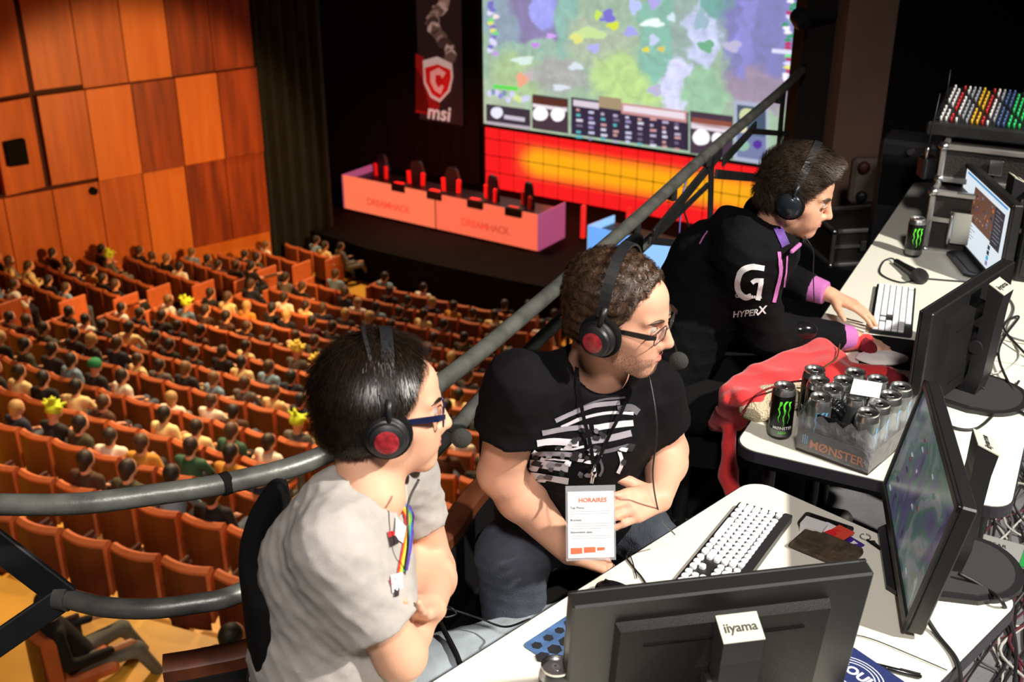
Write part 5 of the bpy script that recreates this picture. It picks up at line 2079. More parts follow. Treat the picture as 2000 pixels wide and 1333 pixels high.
for i, (pts, r_, lab) in enumerate((
        ([G(1905, 745, DZ + .03), G(1935, 770, DZ + .008), G(1985, 800, DZ + .006), G(2040, 830, DZ + .006)], .004, 'black cable running off the right edge from the middle monitor stand'),
        ([G(1830, 745, DZ + .03), G(1815, 790, DZ + .006), G(1850, 830, DZ + .006), G(1905, 838, DZ + .006), G(1950, 800, DZ + .006), G(1990, 745, DZ + .006)], .004, 'black cable looping round the base of the middle monitor'),
        ([G(1795, 1185, DZ + .03), G(1830, 1240, DZ + .006), G(1868, 1290, DZ + .006), G(1878, 1345, DZ + .006)], .0052, 'thick black cable crossing the desk from under the edge-on monitor'),
        ([G(1872, 1120, DZ + .03), G(1925, 1150, DZ + .010), G(1962, 1185, DZ + .006), G(1985, 1270, .5), G(1975, 1380, .3)], .0045, 'black cable leading over the desk corner to the floor'),
        ([G(1640, 1235, DZ + .004), G(1700, 1248, DZ + .004), G(1780, 1280, DZ + .004), G(1850, 1310, DZ + .004)], .0012, 'thin wire lying across the nearest desk behind the pen'),
        ([G(1228, 1079, DZ + .004), G(1224, 1090, DZ + .004), G(1240, 1112, DZ + .004), G(1258, 1135, DZ + .004), G(1290, 1190, DZ + .004)], .0022, 'thin black cord over the desk edge beside the commentator\'s hand'),
        ([G(1228, 1078, DZ + .004), G(1236, 1100, DZ + .004), G(1244, 1130, DZ + .004)], .0014, 'very thin black cord beside the other cord at the desk edge'),
        ([G(1996, 800, DZ + .006), G(1950, 690, DZ + .02), G(1990, 620, DZ + .006), G(1960, 640, DZ + .03), G(2010, 700, DZ + .006)], .004, 'black cable bunched behind the middle monitor'),
        ([G(1930, 640, DZ + .005), G(1970, 655, DZ + .005), G(1990, 700, DZ + .005), G(1940, 730, DZ + .01), G(1925, 700, DZ + .005)], .0028, 'thin pale cable behind the middle monitor'),
        ([G(1948, 560, DZ + .005), G(1980, 600, DZ + .005), G(1965, 650, DZ + .02), G(2010, 670, DZ + .01)], .0035, 'grey cable between the middle and far monitors'))):
    mm_ = cm[2][0] if 'pale' in lab else cm[1][0] if 'grey cable' in lab else cm[0][0]
    tag(MB().tube(spline(pts, 8), r_, 7).build('cable', mm_, smooth=True), lab, 'cable')

# ------------------------------------------------------------ red hooded sweater thrown over the desk edge
M['red_knit'] = pbr('red_knit', srgb(214, 44, 46), .85, var=.12, scale=14, bump=.35, bscale=260, sheen=.3)
M['red_cuff'] = pbr('red_cuff', srgb(120, 14, 28), .9, bump=.6, bscale=200)
M['fleece'] = pbr('fleece', srgb(206, 192, 160), .95, bump=1.0, bscale=170)
t = thing('sweater', 'red zipped hooded sweater with cream fleece lining thrown over the desk edge', 'sweater', (0, 0, 0))
ZS = DZ + .045


def folds(f, amp, fr, dirs):
    def g(p):
        d = f(p)
        w_ = np.sin(p[:, 2] * 7 + p[:, 0] * 5) * .8
        s_ = 0
        for i, (a, b_, c_) in enumerate(dirs):
            ph_ = (p[:, 0] * a + p[:, 1] * b_ + p[:, 2] * c_) * fr * (1 + .37 * i) + w_ * (1 + i) + i
            s_ = s_ + (1 - np.abs(np.sin(ph_))) ** 2
        return d - amp * (s_ / len(dirs) - .35)
    g.box = (f.box[0] - amp, f.box[1] + amp)
    return g


def sheet(a, b, wa, wb, th):                   # flattened band of cloth from a to b, wa and wb wide
    a, b = Vector(a), Vector(b)
    d = (b - a).normalized()
    sd = d.cross(Vector((0, 0, 1)))
    sd = sd.normalized() if sd.length > .05 else Vector((.5, .86, 0))
    nn = d.cross(sd).normalized()
    rot = np.array([[d.x, sd.x, nn.x], [d.y, sd.y, nn.y], [d.z, sd.z, nn.z]])
    L = (b - a).length
    return [(bx((a + b) / 2, (L / 2 + .02, (wa + wb) / 4, th), th * .95, rot), .03)]


sw_p = sheet(G(1500, 742, ZS + .005), G(1618, 692, ZS + .012), .15, .15, .030) + sheet(G(1500, 742, ZS), G(1446, 778, ZS - .006), .15, .15, .026) + sheet(G(1446, 782, ZS - .01), G(1418, 832, .60), .13, .10, .018)
sw_p += [(rc(G(1600, 690, ZS + .008), G(1628, 735, ZS), .046, .044), .03), (rc(G(1620, 735, ZS), G(1668, 742, ZS - .01), .044, .034), .03), (rc(G(1590, 668, ZS), G(1690, 668, ZS - .012), .032, .027), .02),
         (rc(G(1640, 728, ZS - .01), G(1735, 735, ZS - .015), .034, .028), .02), (rc(G(1425, 840, .62), G(1422, 930, .52), .022, .026), .02), (rc(G(1422, 930, .52), G(1452, 1030, .42), .026, .03), .02),
         (rc(G(1450, 775, ZS + .01), G(1405, 805, .66), .022, .016), .02)]
f = folds(blend(sw_p, .02), .0070, 26, ((.2, .9, .2), (.75, -.1, .8)))
blob('body', f, .0055, M['red_knit'], t, 1)
for nm, a, b_, r_ in (('cuff', (1676, 664), (1700, 682), .026), ('cuff', (1730, 733), (1762, 748), .027)):
    blob(nm, folds(rc(G(*a, ZS - .012), G(*b_, ZS - .016), r_, r_ * .85), .003, 160, ((1, 0, 0),)), .005, M['red_cuff'], t, 0)
f = folds(blend([el(G(1512, 778, DZ + .03), (.10, .050, .040)), el(G(1480, 800, DZ + .02), (.055, .05, .036)), el(G(1555, 760, DZ + .03), (.06, .05, .036))], .03), .004, 90, ((1, .5, 0), (0, 1, .6)))
blob('fleece_lining', f, .006, M['fleece'], t, 1)
MB().tube(spline([G(1640, 672, ZS + .062), G(1634, 700, ZS + .058), G(1612, 716, ZS + .072), G(1600, 735, ZS + .066)], 6), .0025, 6).build('zip', pbr('zip_brass', (.5, .35, .12, 1), .35, .9), t, smooth=True)
MB().tube(spline([G(1600, 742, ZS + .05), G(1540, 748, ZS + .055), G(1480, 770, ZS + .048), G(1446, 812, ZS + .0)], 6), .003, 6).build('zip', M['red_cuff'], t, smooth=True)
p = G(1722, 706)
f = folds(el((p.x, p.y, DZ + .012), (.085, .05, .014)), .004, 60, ((1, .5, 0), (0, 1, 0)))
tag(blob('white_cloth', f, .006, pbr('white_cloth', srgb(240, 236, 230), .9), None, 1), 'crumpled white cloth lying between the two red sleeves', 'cloth')
# ------------------------------------------------------------ the three men at the desks
M['skin_a'] = pbr('skin_a', srgb(222, 168, 138), .55, var=.06, scale=16, bump=.06, bscale=300, sss=.12)
M['skin_b'] = pbr('skin_b', srgb(218, 162, 134), .52, var=.06, scale=16, bump=.06, bscale=300, sss=.12)
M['skin_c'] = pbr('skin_c', srgb(218, 164, 134), .52, var=.06, scale=16, bump=.06, bscale=300, sss=.12)
M['lip'] = pbr('lip', srgb(206, 112, 104), .45)
M['eye_white'] = pbr('eye_white', srgb(150, 136, 130), .55, spec=.2)
M['iris'] = pbr('iris', srgb(40, 26, 18), .2)
for _k in ('skin_a', 'skin_b', 'skin_c'):
    M[_k].node_tree.nodes['Principled BSDF'].inputs['Specular IOR Level'].default_value = .35
M['nail'] = pbr('nail', srgb(236, 190, 172), .35)


def head_matrix(cen, az, pitch=0, roll=0):
    return Matrix.Translation(cen) @ Matrix.Rotation(-R(az), 4, 'Z') @ Matrix.Rotation(R(roll), 4, 'Y') @ Matrix.Rotation(-R(pitch), 4, 'X')


def head_sdf(nose=1.0, jaw=1.0, fat=1.0):
    q = [el((0, -.014, .032), (.074, .096, .084)), (el((0, .040, .045), (.056, .050, .046)), .02), (el((0, .024, -.030), (.062 * fat, .064, .082)), .03)]
    for s in (-1, 1):
        q += [(rc((s * .050 * fat, .0, -.058), (s * .016, .066, -.096), .018, .017), .025), (rc((s * .010, .083, .024), (s * .044, .070, .026), .008, .007), .016),
              (rc((s * .038, .060, -.024), (s * .052, .035, -.014), .016, .013), .035),
              (el((s * .030, .062, -.055), (.024, .024, .030)), .02),
              ('-', el((s * .033, .096, .004), (.019, .016, .012)), .012),
              (el((s * .033, .0735, .003), (.0150, .0105, .0115)), .004),
              (rc((s * .012, .096, -.036), (s * .013, .092, -.034), .0085, .0075), .006),
              ('-', el((s * .008, .103, -.043), (.0026, .004, .003)), .003),
              (el((s * .077, -.006, -.004), (.007, .019, .031)), .006), ('-', el((s * .086, -.002, .0), (.006, .010, .018)), .006)]
    q += [(rc((0, .085, .018), (0, .088 + .018 * nose, -.026), .0080, .0105), .012), (el((0, .089 + .019 * nose, -.0315), (.0115, .0100, .0085)), .007),
          (el((0, .081, -.060), (.027, .016, .022)), .018), (el((0, .073, -.096 * jaw), (.020, .018, .016)), .02),
          ('-', rc((-.020, .098, -.0625), (.020, .098, -.0625), .0022), .003)]
    return q


def local(prims, mtx):
    f = blend(prims, .01)
    return moved(f, mtx)


HC1 = lambda z=0: half((0, .060, .070), (0, .90, -.43))


def hair_sdf(thick=.012, front=.066, top=.0, nape=-.080, side=.028, vol=()):
    q = [el((0, -.016, .036 + top), (.076 + thick, .098 + thick, .086 + thick)), (el((0, -.045, -.02), (.068 + thick * .6, .060 + thick, .060)), .02)]
    q += [(v, .015) for v in vol]
    f = blend(q, .01)
    n1 = A3((0, .90, -.43))
    n2 = A3((0, .50, -.87))

    def g(p):
        d = f(p)
        wob = .004 * np.sin(p[:, 0] * 90) * np.cos(p[:, 2] * 60)
        c1 = (p - A3((0, front, .074))) @ n1 + wob
        # the temples recede less than the middle of the brow
        c2 = (p - A3((0, side, -.030))) @ n2
        c3 = nape - p[:, 2]
        c = np.maximum(np.maximum(c1, c2), c3)
        return smax(d, c, .012)
    g.box = f.box
    return g


def grad(f, P_, e=.001):
    g = np.stack([f(P_ + A3(d)) - f(P_ - A3(d)) for d in ((e, 0, 0), (0, e, 0), (0, 0, e))], 1)
    return g / (np.linalg.norm(g, axis=1, keepdims=True) + 1e-9)


def strands(name, f, V, count, length, lift, comb, mat, parent, width=.0011, segs=4, seed=1, curl=0.0, mtx=None, keep=None):
    rs = np.random.RandomState(seed)
    idx = rs.randint(0, len(V), count)
    p = V[idx].astype(np.float32) + rs.normal(0, .001, (count, 3)).astype(np.float32)
    if keep is not None:
        p = p[keep(p)]
    cnt = len(p)
    n = grad(f, p)
    p = p - f(p)[:, None] * n + n * .0004
    L = length * rs.uniform(.6, 1.25, (cnt, 1)).astype(np.float32)
    jit = rs.normal(0, .22, (cnt, 3)).astype(np.float32)
    rows = []
    for s in range(segs + 1):
        d = comb(p) + jit
        d = d - n * (d * n).sum(1, keepdims=True)
        d /= np.linalg.norm(d, axis=1, keepdims=True) + 1e-9
        side = np.cross(d, n)
        wd = width * (1 - .8 * s / segs)
        rows.append((p + side * wd, p - side * wd))
        p = p + d * L / segs + n * lift / segs * (1 if s < segs else 0)
        if curl:
            p = p + side * (curl * np.sin(s * 2.4 + idx[:cnt] % 7)[:, None] if False else curl * np.sin(s * 2.2 + (np.arange(cnt) % 7))[:, None])
        dd = f(p)[:, None]
        p = np.where(dd < .0005, p - (dd - .0006) * n, p)
        n = grad(f, p)
    VV = np.concatenate([np.concatenate([a, b_], 0) for a, b_ in rows], 0)
    base = np.arange(cnt)
    F = []
    for s in range(segs):
        o0, o1 = s * 2 * cnt, (s + 1) * 2 * cnt
        F.append(np.stack([base + o0, base + o1, base + o1 + cnt, base + o0 + cnt], 1))
    F = np.concatenate(F)
    return VV, F


def apply_m(V, m):
    mm = np.array(m, dtype=np.float64)
    return V @ mm[:3, :3].T + mm[:3, 3]


def joinVF(parts):
    vs, fs, o = [], [], 0
    for V, F in parts:
        vs.append(V)
        fs.append(F + o)
        o += len(V)
    return np.concatenate(vs), np.concatenate(fs)


def make_hair(parent, mtx, f, mat, count, length, lift, comb, seed=1, curl=0, h=.0045, width=.0011):
    V, F = polygonize(f, h)
    V = relax(V, F, 1)
    V = V + (np.sin(V[:, 0:1] * 330 + 3 * np.sin(V[:, 1:2] * 40)) * np.sin(V[:, 1:2] * 300 + 3 * np.sin(V[:, 2:3] * 50))) * .0011 * np.array([[.5, .5, 1.]])
    SV, SF = strands('hair', f, V, count, length, lift, comb, mat, parent, seed=seed, curl=curl, width=width)
    A_, B_ = joinVF([(V, F), (SV, SF)])
    return mesh_np('hair', apply_m(A_, mtx), B_, mat, parent)


def capped(a, b, r1, r2, cut=0.0):
    g = rc(a, b, r1, r2)
    a_, b_ = A3(a), A3(b)
    d = (b_ - a_) / np.linalg.norm(b_ - a_)
    e = b_ + d * cut

    def f(p):
        return smax(g(p), (p - e) @ d, .004)
    f.box = g.box
    return f


def hand(W, f, n, t, curl=(.25, .3, .35, .4), spread=.05, scale=1.0, thumb=(.55, .75, .25), tcurl=.2):
    """W wrist, f towards the fingers, n out of the palm, t towards the thumb side."""
    W, f, n, t = Vector(W), Vector(f).normalized(), Vector(n), Vector(t)
    n = (n - f * n.dot(f)).normalized()
    t = (t - f * t.dot(f) - n * t.dot(n)).normalized()
    s = scale
    out = []
    offs = (.028, .0095, -.009, -.0265)
    klen = (.088, .092, .087, .079)
    flen = (.92, 1.0, .94, .76)
    for i in range(4):
        K = W + f * klen[i] * s + t * offs[i] * s
        out.append((rc(W + t * offs[i] * .55 * s, K, .0145 * s, .0115 * s), .012))
        d = (f + t * spread * (1.5 - i)).normalized()
        c = curl[i]
        p = K
        rad = .0098 * s * (1 if i < 3 else .88)
        for j, L in enumerate((.044, .027, .021)):
            a = c * (.8, 1.15, .8)[j]
            d = (d * math.cos(a) + n * math.sin(a)).normalized()
            n2 = n
            q = p + d * L * flen[i] * s
            out.append((rc(p, q, rad, rad * .88), .0035))
            p = q
            rad *= .9
    out.append((rc(W + f * .02 * s, W + f * .055 * s + t * .012 * s, .018 * s, .015 * s), .012))
    p = W + f * .022 * s + t * .020 * s + n * .006 * s
    d = (f * thumb[0] + t * thumb[1] + n * thumb[2]).normalized()
    rad = .0155 * s
    for j, L in enumerate((.042, .032, .026)):
        q = p + d * L * s
        out.append((rc(p, q, rad, rad * .82), .007 if j == 0 else .004))
        p = q
        rad *= .82
        d = (d + f * tcurl + n * tcurl * .5).normalized()
    return out


def arm(sh, elb, wr, r=(.050, .040, .038, .026)):
    sh, elb, wr = Vector(sh), Vector(elb), Vector(wr)
    m = elb.lerp(wr, .28)
    return [(rc(sh, elb, r[0], r[1]), .02), (rc(elb, m, r[1], r[2] * 1.12), .02), (rc(m, wr, r[2] * 1.12, r[3]), .02)]


def hitp(px, py, f, d0=1.0, d1=5.0, lift=.0018):
    """first point where the ray of the photo meets the surface f"""
    d = np.array(ray(px, py), dtype=np.float32)
    o = A3((0, 0, CAM_H))
    t = d0
    L = float(np.linalg.norm(d))
    for _ in range(120):
        p = o + d * t
        v = float(f(p[None])[0])
        if v < .0006:
            break
        t += max(min(v, .05), .0006) / L * .8
        if t > d1:
            return None
    n = grad(f, p[None])[0]
    return Vector((p + n * lift).tolist())


def strip(name, pts, wpx, f, mat, parent, n=None, lift=.0018):
    """painted stroke laid on the surface f along the photo path pts"""
    P2 = spline([(x, y, 0) for x, y in pts], n or 6)
    vs, fs = [], []
    for i, p in enumerate(P2):
        t = (P2[min(i + 1, len(P2) - 1)] - P2[max(i - 1, 0)]).normalized()
        s_ = Vector((-t.y, t.x, 0))
        w_ = wpx[i * len(wpx) // len(P2)] if isinstance(wpx, (list, tuple)) else wpx
        for k in (-.5, 0, .5):
            q = hitp(p.x + s_.x * w_ * k, p.y + s_.y * w_ * k, f, lift=lift)
            if q is None:
                return None
            vs.append(q)
    for i in range(len(P2) - 1):
        for k in (0, 1):
            fs.append((i * 3 + k, i * 3 + k + 1, i * 3 + k + 4, i * 3 + k + 3))
    return MB().add(vs, fs).build(name, mat, parent, smooth=True)


def splotch(name, pts, f, mat, parent, lift=.0018):
    cx_, cy_ = sum(p[0] for p in pts) / len(pts), sum(p[1] for p in pts) / len(pts)
    pp = []
    m = len(pts)
    for i in range(m):
        a, b_ = pts[i], pts[(i + 1) % m]
        pp += [a, ((a[0] + b_[0]) / 2, (a[1] + b_[1]) / 2)]
    n = len(pp)
    vs = [hitp(cx_, cy_, f, lift=lift)]
    for s in (.5, 1.0):
        for x, y in pp:
            vs.append(hitp(cx_ + (x - cx_) * s, cy_ + (y - cy_) * s, f, lift=lift))
    if any(v is None for v in vs):
        return None
    fs = [(0, 1 + i, 1 + (i + 1) % n) for i in range(n)] + [(1 + i, 1 + n + i, 1 + n + (i + 1) % n, 1 + (i + 1) % n) for i in range(n)]
    return MB().add(vs, fs).build(name, mat, parent, smooth=True)


def surf_text(s, px, py, size_px, ang_, f, mat, parent, bold=.02, shear=0, lift=.0018, stretch=1.0):
    tx = text('lettering', s, 1.0, mat, parent, Matrix.Identity(4), extrude=0, bold=bold, shear=shear)
    c, s_ = math.cos(ang_), math.sin(ang_)
    for v in tx.data.vertices:
        x, y = v.co.x * size_px * stretch, -v.co.y * size_px
        q = hitp(px + x * c - y * s_, py + x * s_ + y * c, f, lift=lift)
        if q is not None:
            v.co = q
    return tx


def face_bits(parent, mtx, look=0.0, brow_mat=None, mouth_open=.0, beard=None, fsk=None, thick_brow=1.0):
    for s in (-1, 1):
        c_ = Vector((s * .0318, .0775, .003))
        e = MB()
        d = Vector((look, 1, -.12)).normalized()
        e.lathe([(.0125 * math.sin(a), -.0125 * math.cos(a)) for a in [PI * (k + .02) / 10.02 for k in range(11)]], c_, 16, d, cap=False)
        e.xf(mtx)
        eo = e.build('eye', M['eye_white'], parent, smooth=True)
        ir = MB().lathe([(.0072, .0106), (.0052, .0119), (.0, .0131)], c_, 14, d, cap=False).xf(mtx)
        ir.build('iris', M['iris'], eo, smooth=True)
        lids = MB()
        up = [c_ + Vector((s * x * .0155, .0132 * math.sqrt(max(0, 1 - (x * .9) ** 2)) * .95 + .0012, .0050 * (1 - x * x) + .0008)) for x in [-1 + k / 4 for k in range(9)]]
        lids.tube(up, .0026, 6)
        lo_ = [c_ + Vector((s * x * .0150, .0125 * math.sqrt(max(0, 1 - (x * .9) ** 2)) * .93, -.0062 * (1 - x * x) + .0004)) for x in [-1 + k / 4 for k in range(9)]]
        lids.tube(lo_, .0021, 6).xf(mtx)
        lids.build('eyelid', fsk, parent, smooth=True)
        MB().tube([p + Vector((0, .0022, -.0016)) for p in up[1:-1]], .0010, 5).xf(mtx).build('eyelash', M['iris'], parent, smooth=True)
        br = [Vector((s * (.012 + .040 * k / 6), .0935 - .020 * (k / 6) ** 2, .0215 + .006 * math.sin(k / 6 * PI * .8))) for k in range(7)]
        b_ = MB().tube(br, [.0022 * thick_brow, .0036 * thick_brow, .0040 * thick_brow, .0038 * thick_brow, .0032 * thick_brow, .0024, .001], 6).xf(mtx)
        b_.build('eyebrow', brow_mat, parent, smooth=True)
    lip = MB()
    lip.tube([Vector((x * .023, .0968 - .011 * x * x, -.0585 - mouth_open * .0 + .0025 * (abs(x) < .5) * .4 - .0012 * abs(x))) for x in [-1 + k / 4 for k in range(9)]], [.001, .0028, .0036, .0038, .0034, .0038, .0036, .0028, .001], 7)
    lip.tube([Vector((x * .021, .0958 - .011 * x * x, -.0665 - mouth_open * (1 - x * x))) for x in [-1 + k / 4 for k in range(9)]], [.001, .0032, .0042, .0047, .0048, .0047, .0042, .0032, .001], 7)
    lip.xf(mtx)
    lip.build('mouth', M['lip'], parent, smooth=True)


def headset(label, mtx, emblem=None, mic=True, tilt=0.0, double=True, gloss='black_plastic', band_mat='black_plastic', bandh=.143):
    t = thing('headset', label, 'headset', (0, 0, 0))
    cup_y, cup_z = -.002, -.010
    for s in (-1, 1):
        cb_ = MB()
        cx_ = Vector((s * .078, cup_y, cup_z))
        ax_ = Vector((s, -.08, .02)).normalized()
        cb_.lathe([(.030, .0), (.041, .002), (.044, .010), (.043, .016), (.038, .019)], cx_, 26, ax_)
        cu = cb_.xf(mtx).build('ear_cushion', M['black_cloth'], t, smooth=True, angle=60)
        c2 = MB().lathe([(.036, .018), (.037, .024), (.034, .028), (.034, .032), (.031, .034), (.029, .040), (.020, .045), (.0, .047)], cx_, 26, ax_).xf(mtx)
        c2.build('ear_cup', M[gloss], t, smooth=True, angle=35)
        if emblem:
            MB().lathe([(.0205, .0452), (.014, .0475), (.0, .0485)], cx_, 20, ax_, cap=False).xf(mtx).build('emblem', emblem, t, smooth=True)
        MB().tube([cx_ + Vector((s * .030, 0, .030)), cx_ + Vector((s * .024, 0, .050)), cx_ + Vector((s * .016, 0, .066))], [.005, .006, .008], 8).xf(mtx).build('yoke', M['black_plastic'], t, smooth=True)
    arcs = [(.0, .0105, .0022)] + ([(-.42, .0032, .0022)] if double else [])
    for dy, w_, th in arcs:
        vs, fs = [], []
        n = 22
        for k in range(n + 1):
            a = R(14) + (PI - R(28)) * k / n
            up = math.sin(a)
            c_ = Vector((.099 * math.cos(a), -.002 + dy * .09 * up ** 1.2 * (1 if dy else 1) + tilt * up, -.0 + bandh * up))
            if up < .35:
                c_.z += 0
            for q_, r_ in ((-w_, 0), (w_, 0), (w_, th * 2), (-w_, th * 2)):
                nrm = Vector((math.cos(a), 0, math.sin(a)))
                vs.append(c_ + Vector((0, q_, 0)) + nrm * r_)
        for k in range(n):
            for j in range(4):
                j2 = (j + 1) % 4
                fs.append((k * 4 + j, k * 4 + j2, k * 4 + 4 + j2, k * 4 + 4 + j))
        fs += [(0, 1, 2, 3)[::-1], tuple(n * 4 + j for j in range(4))]
        MB().add(vs, fs).xf(mtx).build('headband', M[band_mat], t)
    if mic:
        b_ = spline([(-.098, .02, -.03), (-.10, .055, -.05), (-.075, .098, -.066), (-.035, .120, -.064), (-.012, .130, -.060)], 5)
        MB().tube(b_, .0022, 7).xf(mtx).build('boom', M['black_plastic'], t, smooth=True)
        mb_ = blend([el((.0, .136, -.060), (.017, .019, .018))], .005)
        V, F = polygonize(mb_, .003)
        mesh_np('foam_ball', apply_m(V, mtx), F, pbr('foam', (.028, .030, .026, 1), .95, bump=.5, bscale=400), t)
    return t


def glasses(label, mtx, rim, lw=.0016, temple=None):
    t = thing('eyeglasses', label, 'glasses', (0, 0, 0))
    for s in (-1, 1):
        pts = [Vector((s * .034 + x, .104 - abs(s * .034 + x) * .12 - .002, .001 + y)) for x, y in rrect(.050, .029, .009, 4)]
        MB().tube(pts, lw, 6, True).xf(mtx).build('rim', rim, t, smooth=True)
        MB().add(pts, [tuple(range(len(pts)))]).xf(mtx).build('lens', pbr('lens_glass', (1, 1, 1, 1), .02, alpha=.10, spec=.7), t)
        tp = [Vector((s * .059, .098, .008)), Vector((s * .068, .085, .009)), Vector((s * .076, .04, .008)), Vector((s * .080, .0, .004))]
        vs = []
        for p, hgt in zip(tp, (.004, .006, .005, .003)):
            for dz_, dx_ in ((-hgt, 0), (hgt, 0), (hgt, .0022 * s), (-hgt, .0022 * s)):
                vs.append(p + Vector((dx_, 0, dz_)))
        fs = []
        for k in range(3):
            for j in range(4):
                j2 = (j + 1) % 4
                fs.append((k * 4 + j, k * 4 + j2, k * 4 + 4 + j2, k * 4 + 4 + j))
        fs += [(0, 1, 2, 3), (12, 13, 14, 15)]
        MB().add(vs, fs).xf(mtx).build('temple', temple or rim, t)
    MB().tube([Vector((-.010, .101, .003)), Vector((0, .104, .006)), Vector((.010, .101, .003))], lw, 6).xf(mtx).build('bridge', rim, t, smooth=True)
    return t


def office_chair(label, p, az, seat_z=.5, back_h=.46, name='office_chair'):
    t = thing(name, label, 'chair', (p[0], p[1], 0), -R(az))
    MB().prism(rrect(.48, .46, .09, 5), seat_z - .06, seat_z).build('seat', M['black_cloth'], t)
    f = blend([bx((0, -.25, seat_z + .30), (.21, .022, back_h / 2), .02)], .01)
    g = lambda q, f=f: f(np.stack([q[:, 0], q[:, 1] + q[:, 0] ** 2 * -.9, q[:, 2]], 1))
    g.box = (f.box[0], f.box[1])
    blob('backrest', g, .012, M['black_cloth'], t)
    MB().box((0, -.275, seat_z + .05), (.07, .02, .3), bev=.006).box((0, -.15, seat_z - .075), (.07, .27, .02), bev=.006).build('back_bracket', M['black_metal'], t)
    MB().cyl((0, 0, .1), (0, 0, seat_z - .06), .026, 14).build('column', M['black_metal'], t, smooth=True, angle=40)
    for k in range(5):
        a = k * 1.2566 + .3
        MB().box((.15 * math.cos(a), .15 * math.sin(a), .085), (.30, .045, .03), (0, 0, a), bev=.008).build('base_arm', M['black_metal'], t)
        c_ = Vector((.29 * math.cos(a), .29 * math.sin(a), .035))
        MB().cyl(c_ + Vector((-.02, 0, 0)), c_ + Vector((.02, 0, 0)), .03, 12).build('castor', M['black_plastic'], t, smooth=True, angle=40)
    return t
def mix(a, b, t):
    return Vector(a).lerp(Vector(b), t)


# ============ first man: light grey T-shirt, arms crossed
p1 = thing('person', 'seated man in a light grey T-shirt with crossed arms, glasses and a headset', 'person', (0, 0, 0))
H1 = Q(752, 798, 1.985)
HM1 = head_matrix(H1, 80, 4, -4)
c7 = Q(700, 952, 1.985)
rs_, re_, rw_ = Q(655, 1068, 1.87), Q(782, 1280, 1.97), Q(812, 1108, 2.22)
ls_, le_, lw_ = Q(788, 925, 2.17), Q(846, 1112, 2.33), Q(840, 1188, 2.04)
hp = Q(655, 1440, 2.32)
bel = Q(655, 1270, 2.1)
che = Q(662, 1100, 2.0)
hd1 = local(head_sdf(1.0), HM1)
neck1 = [(hd1, .0), (rc(H1 + Vector((-.035, -.01, -.06)), c7 + Vector((.02, 0, -.02)), .054, .062), .03)]
skin_arms = arm(rs_, re_, rw_, (.055, .043, .042, .028)) + arm(ls_, le_, lw_, (.052, .042, .040, .028))
tip = Q(778, 1200, 1.90)
fdir = (tip - lw_).normalized()
skin_arms += hand(lw_, fdir, (re_ - rs_).normalized() * .2 + Vector((.25, .9, 0)) * 1.0, (0, 0, 1), (.10, .16, .2, .25), .02, .95, thumb=(.6, .7, .1))
skin_arms += hand(rw_, (le_ + Vector((.0, .05, .05)) - rw_) * .6 + Vector((.05, .2, .02)), (-1, 0, 0), (0, 0, 1), (.1, .1, .1, .1), .02, .95)
body_f = blend(skin_arms + [(rc(c7 + Vector((0, 0, -.06)), che, .06, .08), .03)], .01)
head_f = blend(neck1, .01)
VFs = []
for f, h in ((head_f, .0032), (body_f, .0046)):
    V, F = polygonize(f, h)
    VFs.append((relax(V, F, 1, .35), F))
A_, B_ = joinVF(VFs)
mesh_np('body', A_, B_, M['skin_a'], p1)
tee1 = blend([rc(che, bel, .128, .146), (rc(bel, hp, .146, .150), .05), (rc(c7 + Vector((-.01, 0, -.05)), che, .085, .125), .05),
              (rc(c7 + Vector((-.02, -.03, -.035)), rs_, .055, .062), .07), (rc(c7 + Vector((.01, .04, -.04)), ls_, .05, .058), .06),
              (capped(rs_, mix(rs_, re_, .66), .062, .074), .045), (capped(ls_, mix(ls_, le_, .45), .060, .064), .04),
              ('-', rc(c7 + Vector((.03, .0, .005)), H1 + Vector((-.01, 0, -.05)), .066, .075), .006)], .02)
tee1 = folds(tee1, .0062, 46, ((.6, .5, 1.0), (-.7, .6, .8), (.9, -.2, .7)))
o = blob('tshirt', tee1, .006, pbr('tee_grey', srgb(172, 166, 160), .9, var=.06, scale=60, bump=.12, bscale=500), p1, 1)
jean1 = pbr('jeans_light', srgb(146, 156, 162), .85, var=.22, scale=10, bump=.25, bscale=300)
kneeR, kneeL = Vector((.10, 1.68, .52)), Vector((.16, 2.16, .56))
tr = blend([(rc(hp + Vector((.02, -.08, -.04)), kneeR, .105, .080), .03), (rc(hp + Vector((.02, .12, -.02)), kneeL, .100, .078), .03), (rc(kneeR, (.12, 1.72, .10), .075, .055), .02), (rc(kneeL, (.2, 2.12, .10), .074, .055), .02),
            (rc(hp + Vector((0, -.05, 0)), hp + Vector((0, .07, 0)), .135, .13), .04)], .02)
tr = folds(tr, .006, 60, ((1, .4, .2), (-.5, 1, .4)))
blob('jeans', tr, .007, jean1, p1)
for kx in ((.13, 1.72), (.21, 2.12)):
    f = blend([rc((kx[0] - .03, kx[1], .05), (kx[0] + .17, kx[1] - .03, .04), .045, .035), ('-', half((0, 0, .004), (0, 0, 1)), .002)], .01)
    f.box = (f.box[0], f.box[1])
    blob('shoe', f, .008, M['shoe_dark'], p1)
hair1 = pbr('hair_one', (.012, .007, .004, 1), .34, var=.5, scale=60)
hf = hair_sdf(.016, .050, nape=-.105, side=.020)
comb1 = lambda p: np.stack([p[:, 0] * 2, p[:, 1] * 1.0 + .02, -np.ones(len(p)) * .12 - np.abs(p[:, 0]) * 3 + (p[:, 2] - .05) * -1.0], 1).astype(np.float32) * 5
make_hair(p1, HM1, hf, hair1, 9000, .040, .010, comb1, 1, .0012, width=.0008)
face_bits(p1, HM1, .35, hair1, .002, fsk=M['skin_a'])
red_em = pbr('emblem_red', srgb(150, 40, 46), .3, var=.5, scale=90)
